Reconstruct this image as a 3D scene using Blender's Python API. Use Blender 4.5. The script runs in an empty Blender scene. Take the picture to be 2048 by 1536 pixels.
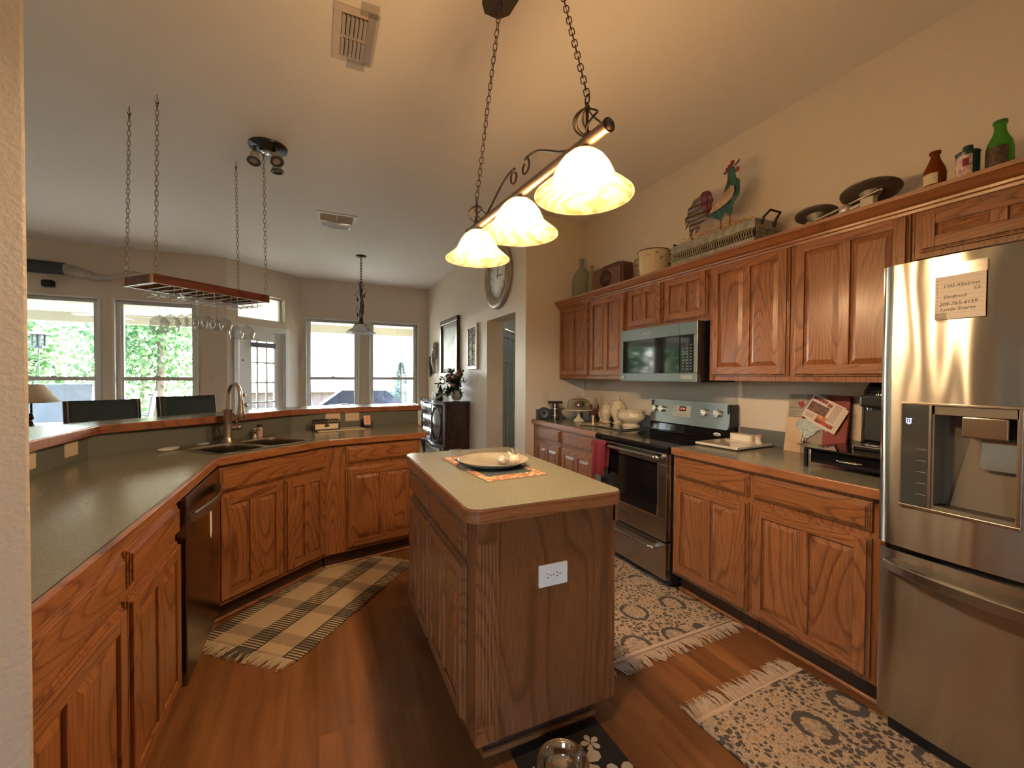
import bpy, bmesh, math, random
from mathutils import Matrix, Vector, noise as mnoise
random.seed(7)
SC = bpy.context.scene
COL = SC.collection
PI = math.pi
R = math.radians

# ---------------------------------------------------------------- camera
IMG_W, IMG_H, F_PX = 2048.0, 1536.0, 845.3
cam_d = bpy.data.cameras.new('camera')
cam_d.sensor_width = 36.0
cam_d.lens = F_PX * 36.0 / IMG_W
cam_d.clip_start = 0.02
cam_d.clip_end = 300
cam = bpy.data.objects.new('camera', cam_d)
COL.objects.link(cam)
YAW, PITCH, ROLL = R(24.567), R(0.992), R(-0.3305)
fwd = Vector((math.sin(YAW) * math.cos(PITCH), math.cos(YAW) * math.cos(PITCH), -math.sin(PITCH)))
rgt = Vector((math.cos(YAW), -math.sin(YAW), 0))
dwn = fwd.cross(rgt)
r2 = math.cos(ROLL) * rgt + math.sin(ROLL) * dwn
d2 = -math.sin(ROLL) * rgt + math.cos(ROLL) * dwn
rot = Matrix((r2, -d2, -fwd)).transposed()
cam.matrix_world = Matrix.Translation((0, 0, 1.35)) @ rot.to_4x4()
SC.camera = cam

# ---------------------------------------------------------------- world, sun, exposure
W = bpy.data.worlds.new('world')
SC.world = W
W.use_nodes = True
wn = W.node_tree
bg = wn.nodes['Background']
sky = wn.nodes.new('ShaderNodeTexSky')
sky.sky_type = 'NISHITA'
sky.sun_disc = False
sky.sun_elevation = R(48)
sky.sun_rotation = R(25)
sky.air_density = 1.0
sky.dust_density = 3.0
sky.ozone_density = 1.0
mixw = wn.nodes.new('ShaderNodeMix')
mixw.data_type = 'RGBA'
mixw.inputs[0].default_value = 0.55
mixw.inputs[7].default_value = (0.31, 0.325, 0.365, 1)
wn.links.new(sky.outputs[0], mixw.inputs[6])
wn.links.new(mixw.outputs[2], bg.inputs[0])
bg.inputs[1].default_value = 11.0

sun_d = bpy.data.lights.new('sun', 'SUN')
sun_d.energy = 12.0
sun_d.angle = R(1.5)
sun_d.color = (1.0, 0.95, 0.86)
sun = bpy.data.objects.new('sun', sun_d)
COL.objects.link(sun)
sun.rotation_euler = Vector((-0.35, -0.50, -0.85)).to_track_quat('-Z', 'Y').to_euler()

BULB_POWER = 70.0
SC.view_settings.view_transform = 'Standard'
SC.view_settings.look = 'None'
SC.view_settings.gamma = 1
SC.view_settings.use_curve_mapping = False
SC.view_settings.exposure = 0.66
SC.cycles.max_bounces = 10
SC.cycles.diffuse_bounces = 5
SC.cycles.glossy_bounces = 4
SC.cycles.transmission_bounces = 8
SC.cycles.transparent_max_bounces = 16
SC.cycles.caustics_reflective = False
SC.cycles.caustics_refractive = False
SC.cycles.sample_clamp_indirect = 6.0
SC.cycles.use_denoising = True

# ---------------------------------------------------------------- mesh builder
class MB:
    def __init__(s, T=None):
        s.v = []; s.f = []; s.mi = []; s.sm = []; s.T = T
    def add(s, vs, fs, mi=0, smooth=False):
        b = len(s.v)
        if s.T is None:
            s.v += [tuple(v) for v in vs]
        else:
            s.v += [tuple(s.T @ Vector(v)) for v in vs]
        for f in fs:
            s.f.append([b + i for i in f]); s.mi.append(mi); s.sm.append(smooth)
        return s
    def box(s, x0, x1, y0, y1, z0, z1, mi=0):
        x0, x1 = min(x0, x1), max(x0, x1); y0, y1 = min(y0, y1), max(y0, y1); z0, z1 = min(z0, z1), max(z0, z1)
        return s.add([(x0, y0, z0), (x1, y0, z0), (x1, y1, z0), (x0, y1, z0), (x0, y0, z1), (x1, y0, z1), (x1, y1, z1), (x0, y1, z1)],
                     [(0, 3, 2, 1), (4, 5, 6, 7), (0, 1, 5, 4), (1, 2, 6, 5), (2, 3, 7, 6), (3, 0, 4, 7)], mi)
    def obox(s, c, size, rot=None, mi=0):
        M = Matrix.Translation(c) @ (rot.to_4x4() if rot is not None else Matrix())
        a, b, d = size[0] / 2, size[1] / 2, size[2] / 2
        vs = [M @ Vector((i * a, j * b, k * d)) for k in (-1, 1) for (i, j) in ((-1, -1), (1, -1), (1, 1), (-1, 1))]
        return s.add(vs, [(0, 3, 2, 1), (4, 5, 6, 7), (0, 1, 5, 4), (1, 2, 6, 5), (2, 3, 7, 6), (3, 0, 4, 7)], mi)
    def prism(s, pts, z0, z1, mi=0, smooth=False):
        n = len(pts)
        a = sum(pts[i][0] * pts[(i + 1) % n][1] - pts[(i + 1) % n][0] * pts[i][1] for i in range(n))
        if a < 0: pts = pts[::-1]
        s.add([(x, y, z0) for x, y in pts] + [(x, y, z1) for x, y in pts], [tuple(range(n))[::-1], tuple(range(n, 2 * n))], mi)
        s.add([(x, y, z0) for x, y in pts] + [(x, y, z1) for x, y in pts], [(i, (i + 1) % n, n + (i + 1) % n, n + i) for i in range(n)], mi, smooth)
        return s
    def plate(s, pts, M, th, mi=0):
        """outline pts (x,y) extruded th along local z under matrix M"""
        T = s.T
        s.T = M if T is None else T @ M
        s.prism(pts, 0, th, mi)
        s.T = T
        return s
    def lathe(s, prof, o=(0, 0, 0), n=24, mi=0, smooth=True, M=None, sx=1, sy=1):
        vs = []; fs = []
        for r, z in prof:
            for i in range(n):
                a = 2 * PI * i / n
                p = Vector((r * math.cos(a) * sx, r * math.sin(a) * sy, z))
                if M is not None: p = M @ p
                vs.append((p.x + o[0], p.y + o[1], p.z + o[2]))
        for k in range(len(prof) - 1):
            for i in range(n):
                j = (i + 1) % n
                fs.append((k * n + i, k * n + j, (k + 1) * n + j, (k + 1) * n + i))
        s.add(vs, fs, mi, smooth)
        for k, rev in ((0, True), (len(prof) - 1, False)):
            if prof[k][0] > 1e-5:
                idx = [k * n + i for i in range(n)]
                s.add([vs[i] for i in idx], [tuple(range(n))[::-1] if rev else tuple(range(n))], mi, False)
        return s
    def shell(s, prof, o=(0, 0, 0), n=24, mi=0, M=None, sx=1, sy=1):
        """closed lathe (profile loops back), no caps"""
        vs = []; fs = []; m = len(prof)
        for r, z in prof:
            for i in range(n):
                a = 2 * PI * i / n
                p = Vector((r * math.cos(a) * sx, r * math.sin(a) * sy, z))
                if M is not None: p = M @ p
                vs.append((p.x + o[0], p.y + o[1], p.z + o[2]))
        for k in range(m):
            k2 = (k + 1) % m
            for i in range(n):
                j = (i + 1) % n
                fs.append((k * n + i, k * n + j, k2 * n + j, k2 * n + i))
        return s.add(vs, fs, mi, True)
    def tube(s, pts, r, n=8, closed=False, mi=0):
        pts = [Vector(p) for p in pts]; m = len(pts)
        rs = r if isinstance(r, (list, tuple)) else [r] * m
        up = None; vs = []
        for k in range(m):
            if closed: t = pts[(k + 1) % m] - pts[k - 1]
            else: t = pts[min(k + 1, m - 1)] - pts[max(k - 1, 0)]
            if t.length < 1e-9: t = Vector((0, 0, 1))
            t.normalize()
            if up is None:
                up = t.orthogonal().normalized()
            else:
                up = (up - t * up.dot(t))
                up = up.normalized() if up.length > 1e-6 else t.orthogonal().normalized()
            w = t.cross(up)
            for i in range(n):
                a = 2 * PI * i / n
                vs.append(pts[k] + (up * math.cos(a) + w * math.sin(a)) * rs[k])
        fs = []
        for k in range(m if closed else m - 1):
            k2 = (k + 1) % m
            for i in range(n):
                j = (i + 1) % n
                fs.append((k * n + i, k * n + j, k2 * n + j, k2 * n + i))
        s.add(vs, fs, mi, True)
        if not closed:
            s.add(vs[:n], [tuple(range(n))[::-1]], mi); s.add(vs[-n:], [tuple(range(n))], mi)
        return s
    def cyl(s, p0, p1, r, n=16, mi=0, r1=None):
        return s.tube([p0, p1], [r, r if r1 is None else r1], n, False, mi)
    def ball(s, c, r, n=12, sc=(1, 1, 1), mi=0, M=None):
        prof = [(max(1e-6, math.sin(PI * k / n)), -math.cos(PI * k / n)) for k in range(n + 1)]
        vs = []; fs = []; m = n * 2
        for rr, z in prof:
            for i in range(m):
                a = 2 * PI * i / m
                p = Vector((rr * math.cos(a) * r * sc[0], rr * math.sin(a) * r * sc[1], z * r * sc[2]))
                if M is not None: p = M @ p
                vs.append((p.x + c[0], p.y + c[1], p.z + c[2]))
        for k in range(n):
            for i in range(m):
                j = (i + 1) % m
                fs.append((k * m + i, k * m + j, (k + 1) * m + j, (k + 1) * m + i))
        return s.add(vs, fs, mi, True)
    def link(s, c, t, side, L, Wd, r, mi=0):
        """oval chain link centred c, long axis t, short axis side"""
        pts = []
        for k in range(14):
            a = 2 * PI * k / 14
            x = math.cos(a); y = math.sin(a)
            pts.append(c + side * (x * Wd / 2) + t * (y * Wd / 2 + (L - Wd) / 2 * (1 if y > 0 else -1)))
        return s.tube(pts, r, 5, True, mi)
    def chain(s, p0, p1, L, Wd, r, mi=0, sag=0.0):
        p0 = Vector(p0); p1 = Vector(p1)
        D = (p1 - p0).length; n = max(1, int(round(D / (L - 2 * r * 1.3))))
        t = (p1 - p0).normalized(); a = t.orthogonal().normalized(); b = t.cross(a)
        for k in range(n):
            f = (k + .5) / n
            c = p0.lerp(p1, f) + Vector((0, 0, -sag * 4 * f * (1 - f)))
            s.link(c, t, a if k % 2 else b, L, Wd, r, mi)
        return s
    def build(s, name, mat, parent=None, bevel=0, seg=2, label=None, wn_=False):
        me = bpy.data.meshes.new(name)
        me.from_pydata(s.v, [], s.f)
        mats = mat if isinstance(mat, (list, tuple)) else [mat]
        for m in mats: me.materials.append(m)
        me.polygons.foreach_set('material_index', s.mi)
        me.polygons.foreach_set('use_smooth', s.sm)
        me.update()
        o = bpy.data.objects.new(name, me)
        COL.objects.link(o)
        if parent is not None: o.parent = parent
        if label: o['label'] = label
        if bevel:
            b = o.modifiers.new('bevel', 'BEVEL'); b.width = bevel; b.segments = seg; b.limit_method = 'ANGLE'; b.angle_limit = R(40)
        return o

def thing(name, label, cat, loc=(0, 0, 0), rz=0.0, group=None):
    o = bpy.data.objects.new(name, None)
    COL.objects.link(o)
    o.location = loc; o.rotation_euler = (0, 0, rz)
    o['label'] = label; o['category'] = cat
    if group: o['group'] = group
    return o
def inv(root):
    return (Matrix.Translation(root.location) @ Matrix.Rotation(root.rotation_euler.z, 4, 'Z')).inverted()
def tag(o, label, cat, group=None, loc=None, rz=None):
    o['label'] = label; o['category'] = cat
    if group: o['group'] = group
    if loc is not None: o.location = loc
    if rz is not None: o.rotation_euler = (0, 0, rz)
    return o
def struct(o):
    o['kind'] = 'structure'; return o
def copy_tree(o, parent=None):
    c = o.copy(); COL.objects.link(c)
    if parent is not None: c.parent = parent
    for ch in list(o.children): copy_tree(ch, c)
    return c
def text(name, body, size, mat, parent, M, ext=0.0004, align='LEFT', shear=0.0, sx=1.0):
    cu = bpy.data.curves.new(name, 'FONT')
    cu.body = body; cu.size = size; cu.extrude = ext; cu.align_x = align; cu.align_y = 'CENTER'; cu.shear = shear
    cu.resolution_u = 3
    cu.materials.append(mat)
    tmp = bpy.data.objects.new(name + '_tmp', cu)
    me = bpy.data.meshes.new_from_object(tmp); me.name = name
    bpy.data.objects.remove(tmp)
    if not me.materials: me.materials.append(mat)
    o = bpy.data.objects.new(name, me); COL.objects.link(o)
    o.parent = parent
    o.matrix_local = M @ Matrix.Diagonal((sx, 1, 1, 1))
    return o
def frame(o, x, y):
    """matrix with origin o, x axis x, y axis y"""
    x = Vector(x).normalized(); y = Vector(y); y = (y - x * y.dot(x)).normalized(); z = x.cross(y)
    M = Matrix((x, y, z)).transposed().to_4x4(); M.translation = Vector(o)
    return M
def rrect(x0, x1, y0, y1, r, n=5):
    pts = []
    for cx, cy, a0 in ((x1 - r, y1 - r, 0), (x0 + r, y1 - r, 90), (x0 + r, y0 + r, 180), (x1 - r, y0 + r, 270)):
        for k in range(n + 1):
            a = R(a0 + 90 * k / n); pts.append((cx + r * math.cos(a), cy + r * math.sin(a)))
    return pts

# ---------------------------------------------------------------- materials
def newmat(name):
    m = bpy.data.materials.new(name); m.use_nodes = True
    return m, m.node_tree.nodes, m.node_tree.links, m.node_tree.nodes['Principled BSDF']
def pm(name, col, rough=0.5, metal=0.0, bump=None, spec=None, trans=0.0, ior=None, coat=0.0, var=None, emit=None, aniso=0.0):
    """plain procedural material; bump=(scale, strength, dist); var=(scale, amount)"""
    m, N, L, b = newmat(name)
    b.inputs['Base Color'].default_value = (*col, 1)
    b.inputs['Roughness'].default_value = rough
    b.inputs['Metallic'].default_value = metal
    if spec is not None: b.inputs['Specular IOR Level'].default_value = spec
    if trans: b.inputs['Transmission Weight'].default_value = trans
    if ior: b.inputs['IOR'].default_value = ior
    if coat:
        b.inputs['Coat Weight'].default_value = coat; b.inputs['Coat Roughness'].default_value = 0.08
    if emit:
        b.inputs['Emission Color'].default_value = (*emit[0], 1); b.inputs['Emission Strength'].default_value = emit[1]
    if aniso: b.inputs['Anisotropic'].default_value = aniso; b.inputs['Anisotropic Rotation'].default_value = .25 if axis == 'z' else 0
    if bump or var:
        tc = N.new('ShaderNodeTexCoord')
    if bump:
        nz = N.new('ShaderNodeTexNoise'); nz.inputs['Scale'].default_value = bump[0]; nz.inputs['Detail'].default_value = 4
        bp = N.new('ShaderNodeBump'); bp.inputs['Strength'].default_value = bump[1]; bp.inputs['Distance'].default_value = bump[2]
        L.new(tc.outputs['Object'], nz.inputs['Vector']); L.new(nz.outputs['Fac'], bp.inputs['Height']); L.new(bp.outputs['Normal'], b.inputs['Normal'])
    if var:
        nv = N.new('ShaderNodeTexNoise'); nv.inputs['Scale'].default_value = var[0]; nv.inputs['Detail'].default_value = 5
        L.new(tc.outputs['Object'], nv.inputs['Vector'])
        rp = N.new('ShaderNodeValToRGB'); e = rp.color_ramp.elements
        e[0].position = 0.3; e[1].position = 0.7
        e[0].color = (*[c * (1 - var[1]) for c in col], 1); e[1].color = (*[min(1, c * (1 + var[1])) for c in col], 1)
        L.new(nv.outputs['Fac'], rp.inputs['Fac']); L.new(rp.outputs['Color'], b.inputs['Base Color'])
    return m

def oak(name, axis, light=(0.315, 0.120, 0.041), dark=(0.145, 0.046, 0.015), ringf=9.0, rough=0.33):
    """oak with cathedral grain; axis = grain direction in object coordinates"""
    m, N, L, b = newmat(name)
    tc = N.new('ShaderNodeTexCoord'); oi = N.new('ShaderNodeObjectInfo')
    ad = N.new('ShaderNodeVectorMath'); ad.operation = 'MULTIPLY_ADD'
    cb = N.new('ShaderNodeCombineXYZ')
    for i in range(3): L.new(oi.outputs['Random'], cb.inputs[i])
    mp = N.new('ShaderNodeMapping'); sc = [1, 1, 1]; sc['xyz'.index(axis)] = 0.17
    mp.inputs['Scale'].default_value = sc
    ad.inputs[1].default_value = (7.3, 5.1, 9.7)
    L.new(cb.outputs[0], ad.inputs[0]); L.new(tc.outputs['Object'], ad.inputs[2])
    L.new(ad.outputs[0], mp.inputs['Vector'])
    nz = N.new('ShaderNodeTexNoise'); nz.inputs['Scale'].default_value = 4.6; nz.inputs['Detail'].default_value = 1.0; nz.inputs['Roughness'].default_value = .45
    L.new(mp.outputs[0], nz.inputs['Vector'])
    mu = N.new('ShaderNodeMath'); mu.operation = 'MULTIPLY'; mu.inputs[1].default_value = ringf * 2.6
    L.new(nz.outputs['Fac'], mu.inputs[0])
    pp = N.new('ShaderNodeMath'); pp.operation = 'FRACT'
    L.new(mu.outputs[0], pp.inputs[0])
    rp = N.new('ShaderNodeValToRGB'); e = rp.color_ramp.elements
    e[0].position = 0.0; e[0].color = (*[dark[i] * .5 + light[i] * .5 for i in range(3)], 1)
    e[1].position = 1.0; e[1].color = (*dark, 1)
    x = rp.color_ramp.elements.new(0.14); x.color = (*light, 1)
    x = rp.color_ramp.elements.new(0.74); x.color = (*[light[i] * .86 + dark[i] * .14 for i in range(3)], 1)
    L.new(pp.outputs[0], rp.inputs['Fac'])
    # pores
    mp2 = N.new('ShaderNodeMapping'); s2 = [330, 330, 330]; s2['xyz'.index(axis)] = 11
    mp2.inputs['Scale'].default_value = s2
    L.new(ad.outputs[0], mp2.inputs['Vector'])
    n2 = N.new('ShaderNodeTexNoise'); n2.inputs['Scale'].default_value = 1.0; n2.inputs['Detail'].default_value = 2
    L.new(mp2.outputs[0], n2.inputs['Vector'])
    r2_ = N.new('ShaderNodeMapRange'); r2_.inputs[1].default_value = .42; r2_.inputs[2].default_value = .62; r2_.inputs[3].default_value = .74; r2_.inputs[4].default_value = 1.06
    L.new(n2.outputs['Fac'], r2_.inputs[0])
    # broad tone
    n3 = N.new('ShaderNodeTexNoise'); n3.inputs['Scale'].default_value = 4; L.new(mp.outputs[0], n3.inputs['Vector'])
    r3 = N.new('ShaderNodeMapRange'); r3.inputs[3].default_value = .82; r3.inputs[4].default_value = 1.18; L.new(n3.outputs['Fac'], r3.inputs[0])
    m1 = N.new('ShaderNodeMath'); m1.operation = 'MULTIPLY'; L.new(r2_.outputs[0], m1.inputs[0]); L.new(r3.outputs[0], m1.inputs[1])
    mx = N.new('ShaderNodeVectorMath'); mx.operation = 'SCALE'
    L.new(rp.outputs['Color'], mx.inputs[0]); L.new(m1.outputs[0], mx.inputs['Scale'])
    L.new(mx.outputs[0], b.inputs['Base Color'])
    b.inputs['Roughness'].default_value = rough
    b.inputs['Coat Weight'].default_value = 0.25; b.inputs['Coat Roughness'].default_value = 0.2
    bp = N.new('ShaderNodeBump'); bp.inputs['Strength'].default_value = .25; bp.inputs['Distance'].default_value = .0006
    L.new(n2.outputs['Fac'], bp.inputs['Height']); L.new(bp.outputs['Normal'], b.inputs['Normal'])
    return m

OAKZ = oak('oak_vertical', 'z'); OAKX = oak('oak_horizontal', 'x'); OAKY = oak('oak_lengthwise', 'y')
OAK = [OAKZ, OAKX]
OAKP = oak('oak_panel', 'z', light=(0.25, 0.092, 0.032), dark=(0.14, 0.046, 0.015), ringf=4.0)
EDGE = oak('oak_edge', 'x', light=(0.34, 0.13, 0.048), dark=(0.22, 0.078, 0.028), ringf=3.0)
DARKW = oak('dark_mahogany', 'z', light=(0.040, 0.014, 0.010), dark=(0.026, 0.010, 0.007), ringf=4.0, rough=.25)
RACKW = oak('red_mahogany', 'x', light=(0.20, 0.055, 0.035), dark=(0.10, 0.026, 0.018), ringf=4.0, rough=.3)
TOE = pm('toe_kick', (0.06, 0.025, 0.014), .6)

WALLM = pm('wall_paint', (0.66, 0.565, 0.455), 0.50, bump=(110, 0.6, 0.004))
CEILM = pm('ceiling_paint', (0.80, 0.745, 0.69), 0.8, bump=(120, 0.3, 0.003))
TRIMM = pm('trim_paint', (0.72, 0.70, 0.66), 0.4)
WHITEP = pm('white_paint', (0.75, 0.74, 0.72), 0.35)
HALLD = pm('hall_door_paint', (0.50, 0.58, 0.56), 0.4)
VINYL = pm('window_vinyl', (0.62, 0.62, 0.60), 0.4)
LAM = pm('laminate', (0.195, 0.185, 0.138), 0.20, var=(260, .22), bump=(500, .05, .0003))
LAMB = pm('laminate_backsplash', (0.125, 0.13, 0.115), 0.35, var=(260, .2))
ALM = pm('almond_plastic', (0.62, 0.50, 0.36), 0.35)
WPLAST = pm('white_plastic', (0.80, 0.78, 0.74), 0.3)
BLACKP = pm('black_plastic', (0.012, 0.012, 0.013), 0.28)
BLACKG = pm('black_glass', (0.006, 0.006, 0.007), 0.05)
SLOT = pm('slot_dark', (0.01, 0.01, 0.01), 0.6)
CHROME = pm('chrome', (0.85, 0.84, 0.82), 0.08, 1.0)
NICKEL = pm('brushed_nickel', (0.50, 0.42, 0.36), 0.28, 1.0)
BRONZE = pm('dark_bronze', (0.10, 0.075, 0.06), 0.38, 0.8)
BRONZEL = pm('bronze_tube', (0.26, 0.18, 0.13), 0.32, 0.9)
IRON = pm('black_iron', (0.025, 0.024, 0.026), 0.45, 0.5)
STEELW = pm('steel_wire', (0.55, 0.54, 0.53), 0.3, 1.0)
CREAM = pm('cream_ceramic', (0.66, 0.55, 0.38), 0.16, coat=.4)
CREAMR = pm('cream_relief', (0.66, 0.54, 0.37), 0.2, bump=(55, .9, .006), coat=.4)

def steel(name, col=(0.56, 0.54, 0.51), rough=0.24, wave=0.0, axis='z', aniso=.75):
    m, N, L, b = newmat(name)
    b.inputs['Base Color'].default_value = (*col, 1); b.inputs['Metallic'].default_value = 1; b.inputs['Roughness'].default_value = rough; b.inputs['Anisotropic'].default_value = aniso; b.inputs['Anisotropic Rotation'].default_value = .25 if axis == 'z' else 0
    tc = N.new('ShaderNodeTexCoord')
    mp = N.new('ShaderNodeMapping'); sc = [3, 3, 3]; sc['xyz'.index(axis)] = 900
    mp.inputs['Scale'].default_value = sc; L.new(tc.outputs['Object'], mp.inputs['Vector'])
    nz = N.new('ShaderNodeTexNoise'); nz.inputs['Scale'].default_value = 1; nz.inputs['Detail'].default_value = 2; L.new(mp.outputs[0], nz.inputs['Vector'])
    bp = N.new('ShaderNodeBump'); bp.inputs['Strength'].default_value = .5; bp.inputs['Distance'].default_value = .00008
    L.new(nz.outputs['Fac'], bp.inputs['Height'])
    if wave:
        mp2 = N.new('ShaderNodeMapping'); mp2.inputs['Scale'].default_value = (7, 7, 1.6); L.new(tc.outputs['Object'], mp2.inputs['Vector'])
        n2 = N.new('ShaderNodeTexNoise'); n2.inputs['Scale'].default_value = 1; n2.inputs['Detail'].default_value = 0.5; L.new(mp2.outputs[0], n2.inputs['Vector'])
        b2 = N.new('ShaderNodeBump'); b2.inputs['Strength'].default_value = 1; b2.inputs['Distance'].default_value = wave
        L.new(n2.outputs['Fac'], b2.inputs['Height']); L.new(b2.outputs['Normal'], bp.inputs['Normal'])
    L.new(bp.outputs['Normal'], b.inputs['Normal'])
    return m
STEEL = steel('stainless_steel', (.42, .40, .37))
STEELF = steel('fridge_steel', (0.44, 0.40, 0.34), 0.25, wave=.022, aniso=.95)
STEELD = steel('dark_stainless', (0.22, 0.205, 0.19), 0.22)
SINKM = steel('sink_steel', (0.52, 0.47, 0.40), 0.25, axis='x')

def thin_glass(name, tint=(1, 1, 1), refl=0.06, rough=0.0):
    m = bpy.data.materials.new(name); m.use_nodes = True
    N = m.node_tree.nodes; L = m.node_tree.links
    N.remove(N['Principled BSDF'])
    tr = N.new('ShaderNodeBsdfTransparent'); tr.inputs[0].default_value = (*tint, 1)
    gl = N.new('ShaderNodeBsdfGlossy'); gl.inputs['Roughness'].default_value = rough
    lw = N.new('ShaderNodeLayerWeight'); lw.inputs[0].default_value = 0.25
    mr = N.new('ShaderNodeMapRange'); mr.inputs[3].default_value = refl; mr.inputs[4].default_value = 0.9
    mx = N.new('ShaderNodeMixShader')
    L.new(lw.outputs['Facing'], mr.inputs[0]); 
    pw = N.new('ShaderNodeMath'); pw.operation = 'POWER'; pw.inputs[1].default_value = 1.8
    L.new(lw.outputs['Facing'], pw.inputs[0]); L.new(pw.outputs[0], mr.inputs[0])
    L.new(mr.outputs[0], mx.inputs[0]); L.new(tr.outputs[0], mx.inputs[1]); L.new(gl.outputs[0], mx.inputs[2])
    L.new(mx.outputs[0], N['Material Output'].inputs[0])
    return m
PANE = thin_glass('window_glass', (.97, .99, .98), .04)
CLEARG = thin_glass('clear_glass', (.975, .98, .98), .14)
DARKPANE = thin_glass('oven_glass', (.05, .05, .05), .12)
GREENG = pm('green_glass', (0.10, 0.42, 0.05), 0.08, trans=.75, ior=1.2)
AMBERG = pm('amber_glass', (0.20, 0.045, 0.008), 0.08, trans=.35, ior=1.2)
OLDG = pm('old_bottle_glass', (0.46, 0.46, 0.33), 0.12, trans=.55, ior=1.15)

def floor_mat():
    m, N, L, b = newmat('floor_planks')
    tc = N.new('ShaderNodeTexCoord')
    mp = N.new('ShaderNodeMapping'); mp.inputs['Rotation'].default_value = (0, 0, R(90))
    L.new(tc.outputs['Object'], mp.inputs['Vector'])
    br = N.new('ShaderNodeTexBrick'); br.inputs['Scale'].default_value = 1
    br.inputs['Brick Width'].default_value = 1.25; br.inputs['Row Height'].default_value = 0.125; br.inputs['Mortar Size'].default_value = 0.0008
    br.inputs['Color1'].default_value = (0.0, 0, 0, 1); br.inputs['Color2'].default_value = (1, 1, 1, 1); br.inputs['Mortar'].default_value = (0.5, 0.5, 0.5, 1)
    br.offset = 0.37
    L.new(mp.outputs[0], br.inputs['Vector'])
    mp2 = N.new('ShaderNodeMapping'); mp2.inputs['Scale'].default_value = (9, 0.9, 1); L.new(tc.outputs['Object'], mp2.inputs['Vector'])
    va = N.new('ShaderNodeVectorMath'); va.operation = 'MULTIPLY_ADD'; va.inputs[1].default_value = (11, 23, 5)
    L.new(br.outputs['Color'], va.inputs[0]); L.new(mp2.outputs[0], va.inputs[2])
    nz = N.new('ShaderNodeTexNoise'); nz.inputs['Scale'].default_value = 1.6; nz.inputs['Detail'].default_value = 5; nz.inputs['Roughness'].default_value = .55
    L.new(va.outputs[0], nz.inputs['Vector'])
    rp = N.new('ShaderNodeValToRGB'); e = rp.color_ramp.elements
    e[0].position = .25; e[0].color = (0.115, 0.040, 0.014, 1); e[1].position = .75; e[1].color = (0.29, 0.125, 0.045, 1)
    x = e.new(.5); x.color = (0.21, 0.084, 0.029, 1)
    L.new(nz.outputs['Fac'], rp.inputs['Fac'])
    mr = N.new('ShaderNodeMapRange'); mr.inputs[3].default_value = .8; mr.inputs[4].default_value = 1.15
    L.new(br.outputs['Color'], mr.inputs[0])
    sc = N.new('ShaderNodeVectorMath'); sc.operation = 'SCALE'; L.new(rp.outputs['Color'], sc.inputs[0]); L.new(mr.outputs[0], sc.inputs['Scale'])
    L.new(sc.outputs[0], b.inputs['Base Color'])
    b.inputs['Roughness'].default_value = 0.34
    return m
FLOORM = floor_mat()
# ================================================================ ROOM SHELL
CEIL = 3.03
WX, ENDY, CX, FARY, LEFTX, BACKY = 2.65, 3.89, 1.93, 8.15, -5.6, -2.6

def wall(name, a, b, th, z1=CEIL, holes=(), side=1, mat=None):
    """wall from a to b (2D); room face on the line a-b, thickness th to the left (side=1) or right (-1); holes (s0,s1,z0,z1)"""
    a = Vector(a); b = Vector(b); Ln = (b - a).length; ang = math.atan2(b.y - a.y, b.x - a.x)
    mb = MB(); hs = sorted(holes, key=lambda h: (h[0], h[2])); y0, y1 = (0, th) if side > 0 else (-th, 0)
    s = 0
    for h in hs:
        if h[0] > s: mb.box(s, h[0], y0, y1, 0, z1)
        s = h[1]
    if s < Ln: mb.box(s, Ln, y0, y1, 0, z1)
    cols = sorted(set((h[0], h[1]) for h in hs))
    for c in cols:
        zz = 0
        for h in sorted([q for q in hs if (q[0], q[1]) == c], key=lambda q: q[2]):
            if h[2] > zz: mb.box(c[0], c[1], y0, y1, zz, h[2])
            zz = h[3]
        if zz < z1: mb.box(c[0], c[1], y0, y1, zz, z1)
    o = struct(mb.build(name, mat or WALLM))
    o.location = (a.x, a.y, 0); o.rotation_euler = (0, 0, ang)
    return o

mb = MB().box(LEFTX - .3, 3.9, BACKY - .3, FARY + .3, -0.12, 0)
struct(mb.build('floor', FLOORM))
mb = MB().box(LEFTX - .3, 3.9, BACKY - .3, FARY + .3, CEIL, CEIL + .12)
struct(mb.build('ceiling', CEILM))
wall('wall_right', (WX, BACKY), (WX, ENDY + .12), .15, side=-1)
wall('wall_end', (CX + .002, ENDY), (3.87, ENDY), .12, side=1)
HT = .22
wall('wall_dining', (CX, ENDY + .0005), (CX, FARY), HT, side=-1, holes=[(4.142 - ENDY, 4.99 - ENDY, 0, 2.05)])
# far wall with two windows, angled wall with door and transom, left far wall with windows
WZ0, WZ1 = 0.38, 2.335
AX = -0.27
wall('wall_far', (AX, FARY), (CX + HT, FARY), .16, side=1, holes=[(-.19 - AX, .655 - AX, WZ0, WZ1), (.86 - AX, 1.722 - AX, WZ0, WZ1)])
GA, GB = Vector((-1.2, 7.25)), Vector((-.27, 8.15))
wall('wall_angled', GA, GB, .16, side=1, holes=[(.165, .965, 0, 2.035), (.165, .965, 2.205, 2.60)])
BY = 7.25
wall('wall_living', (LEFTX, BY), (-1.2, BY), .16, side=1, holes=[(-5.35 - LEFTX, -4.47 - LEFTX, WZ0, 2.33), (-4.42 - LEFTX + .12, -3.52 - LEFTX, WZ0, 2.33)][:1] + [(-3.49 - LEFTX, -2.61 - LEFTX, WZ0, 2.33), (-2.44 - LEFTX, -1.56 - LEFTX, WZ0, 2.33)])
wall('wall_left', (LEFTX, BACKY), (LEFTX, BY + .16), .16, side=1, holes=[])
wall('wall_back', (LEFTX, BACKY), (WX + .15, BACKY), .16, side=-1, holes=[(2.6, 3.8, .5, 2.3)])
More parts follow.
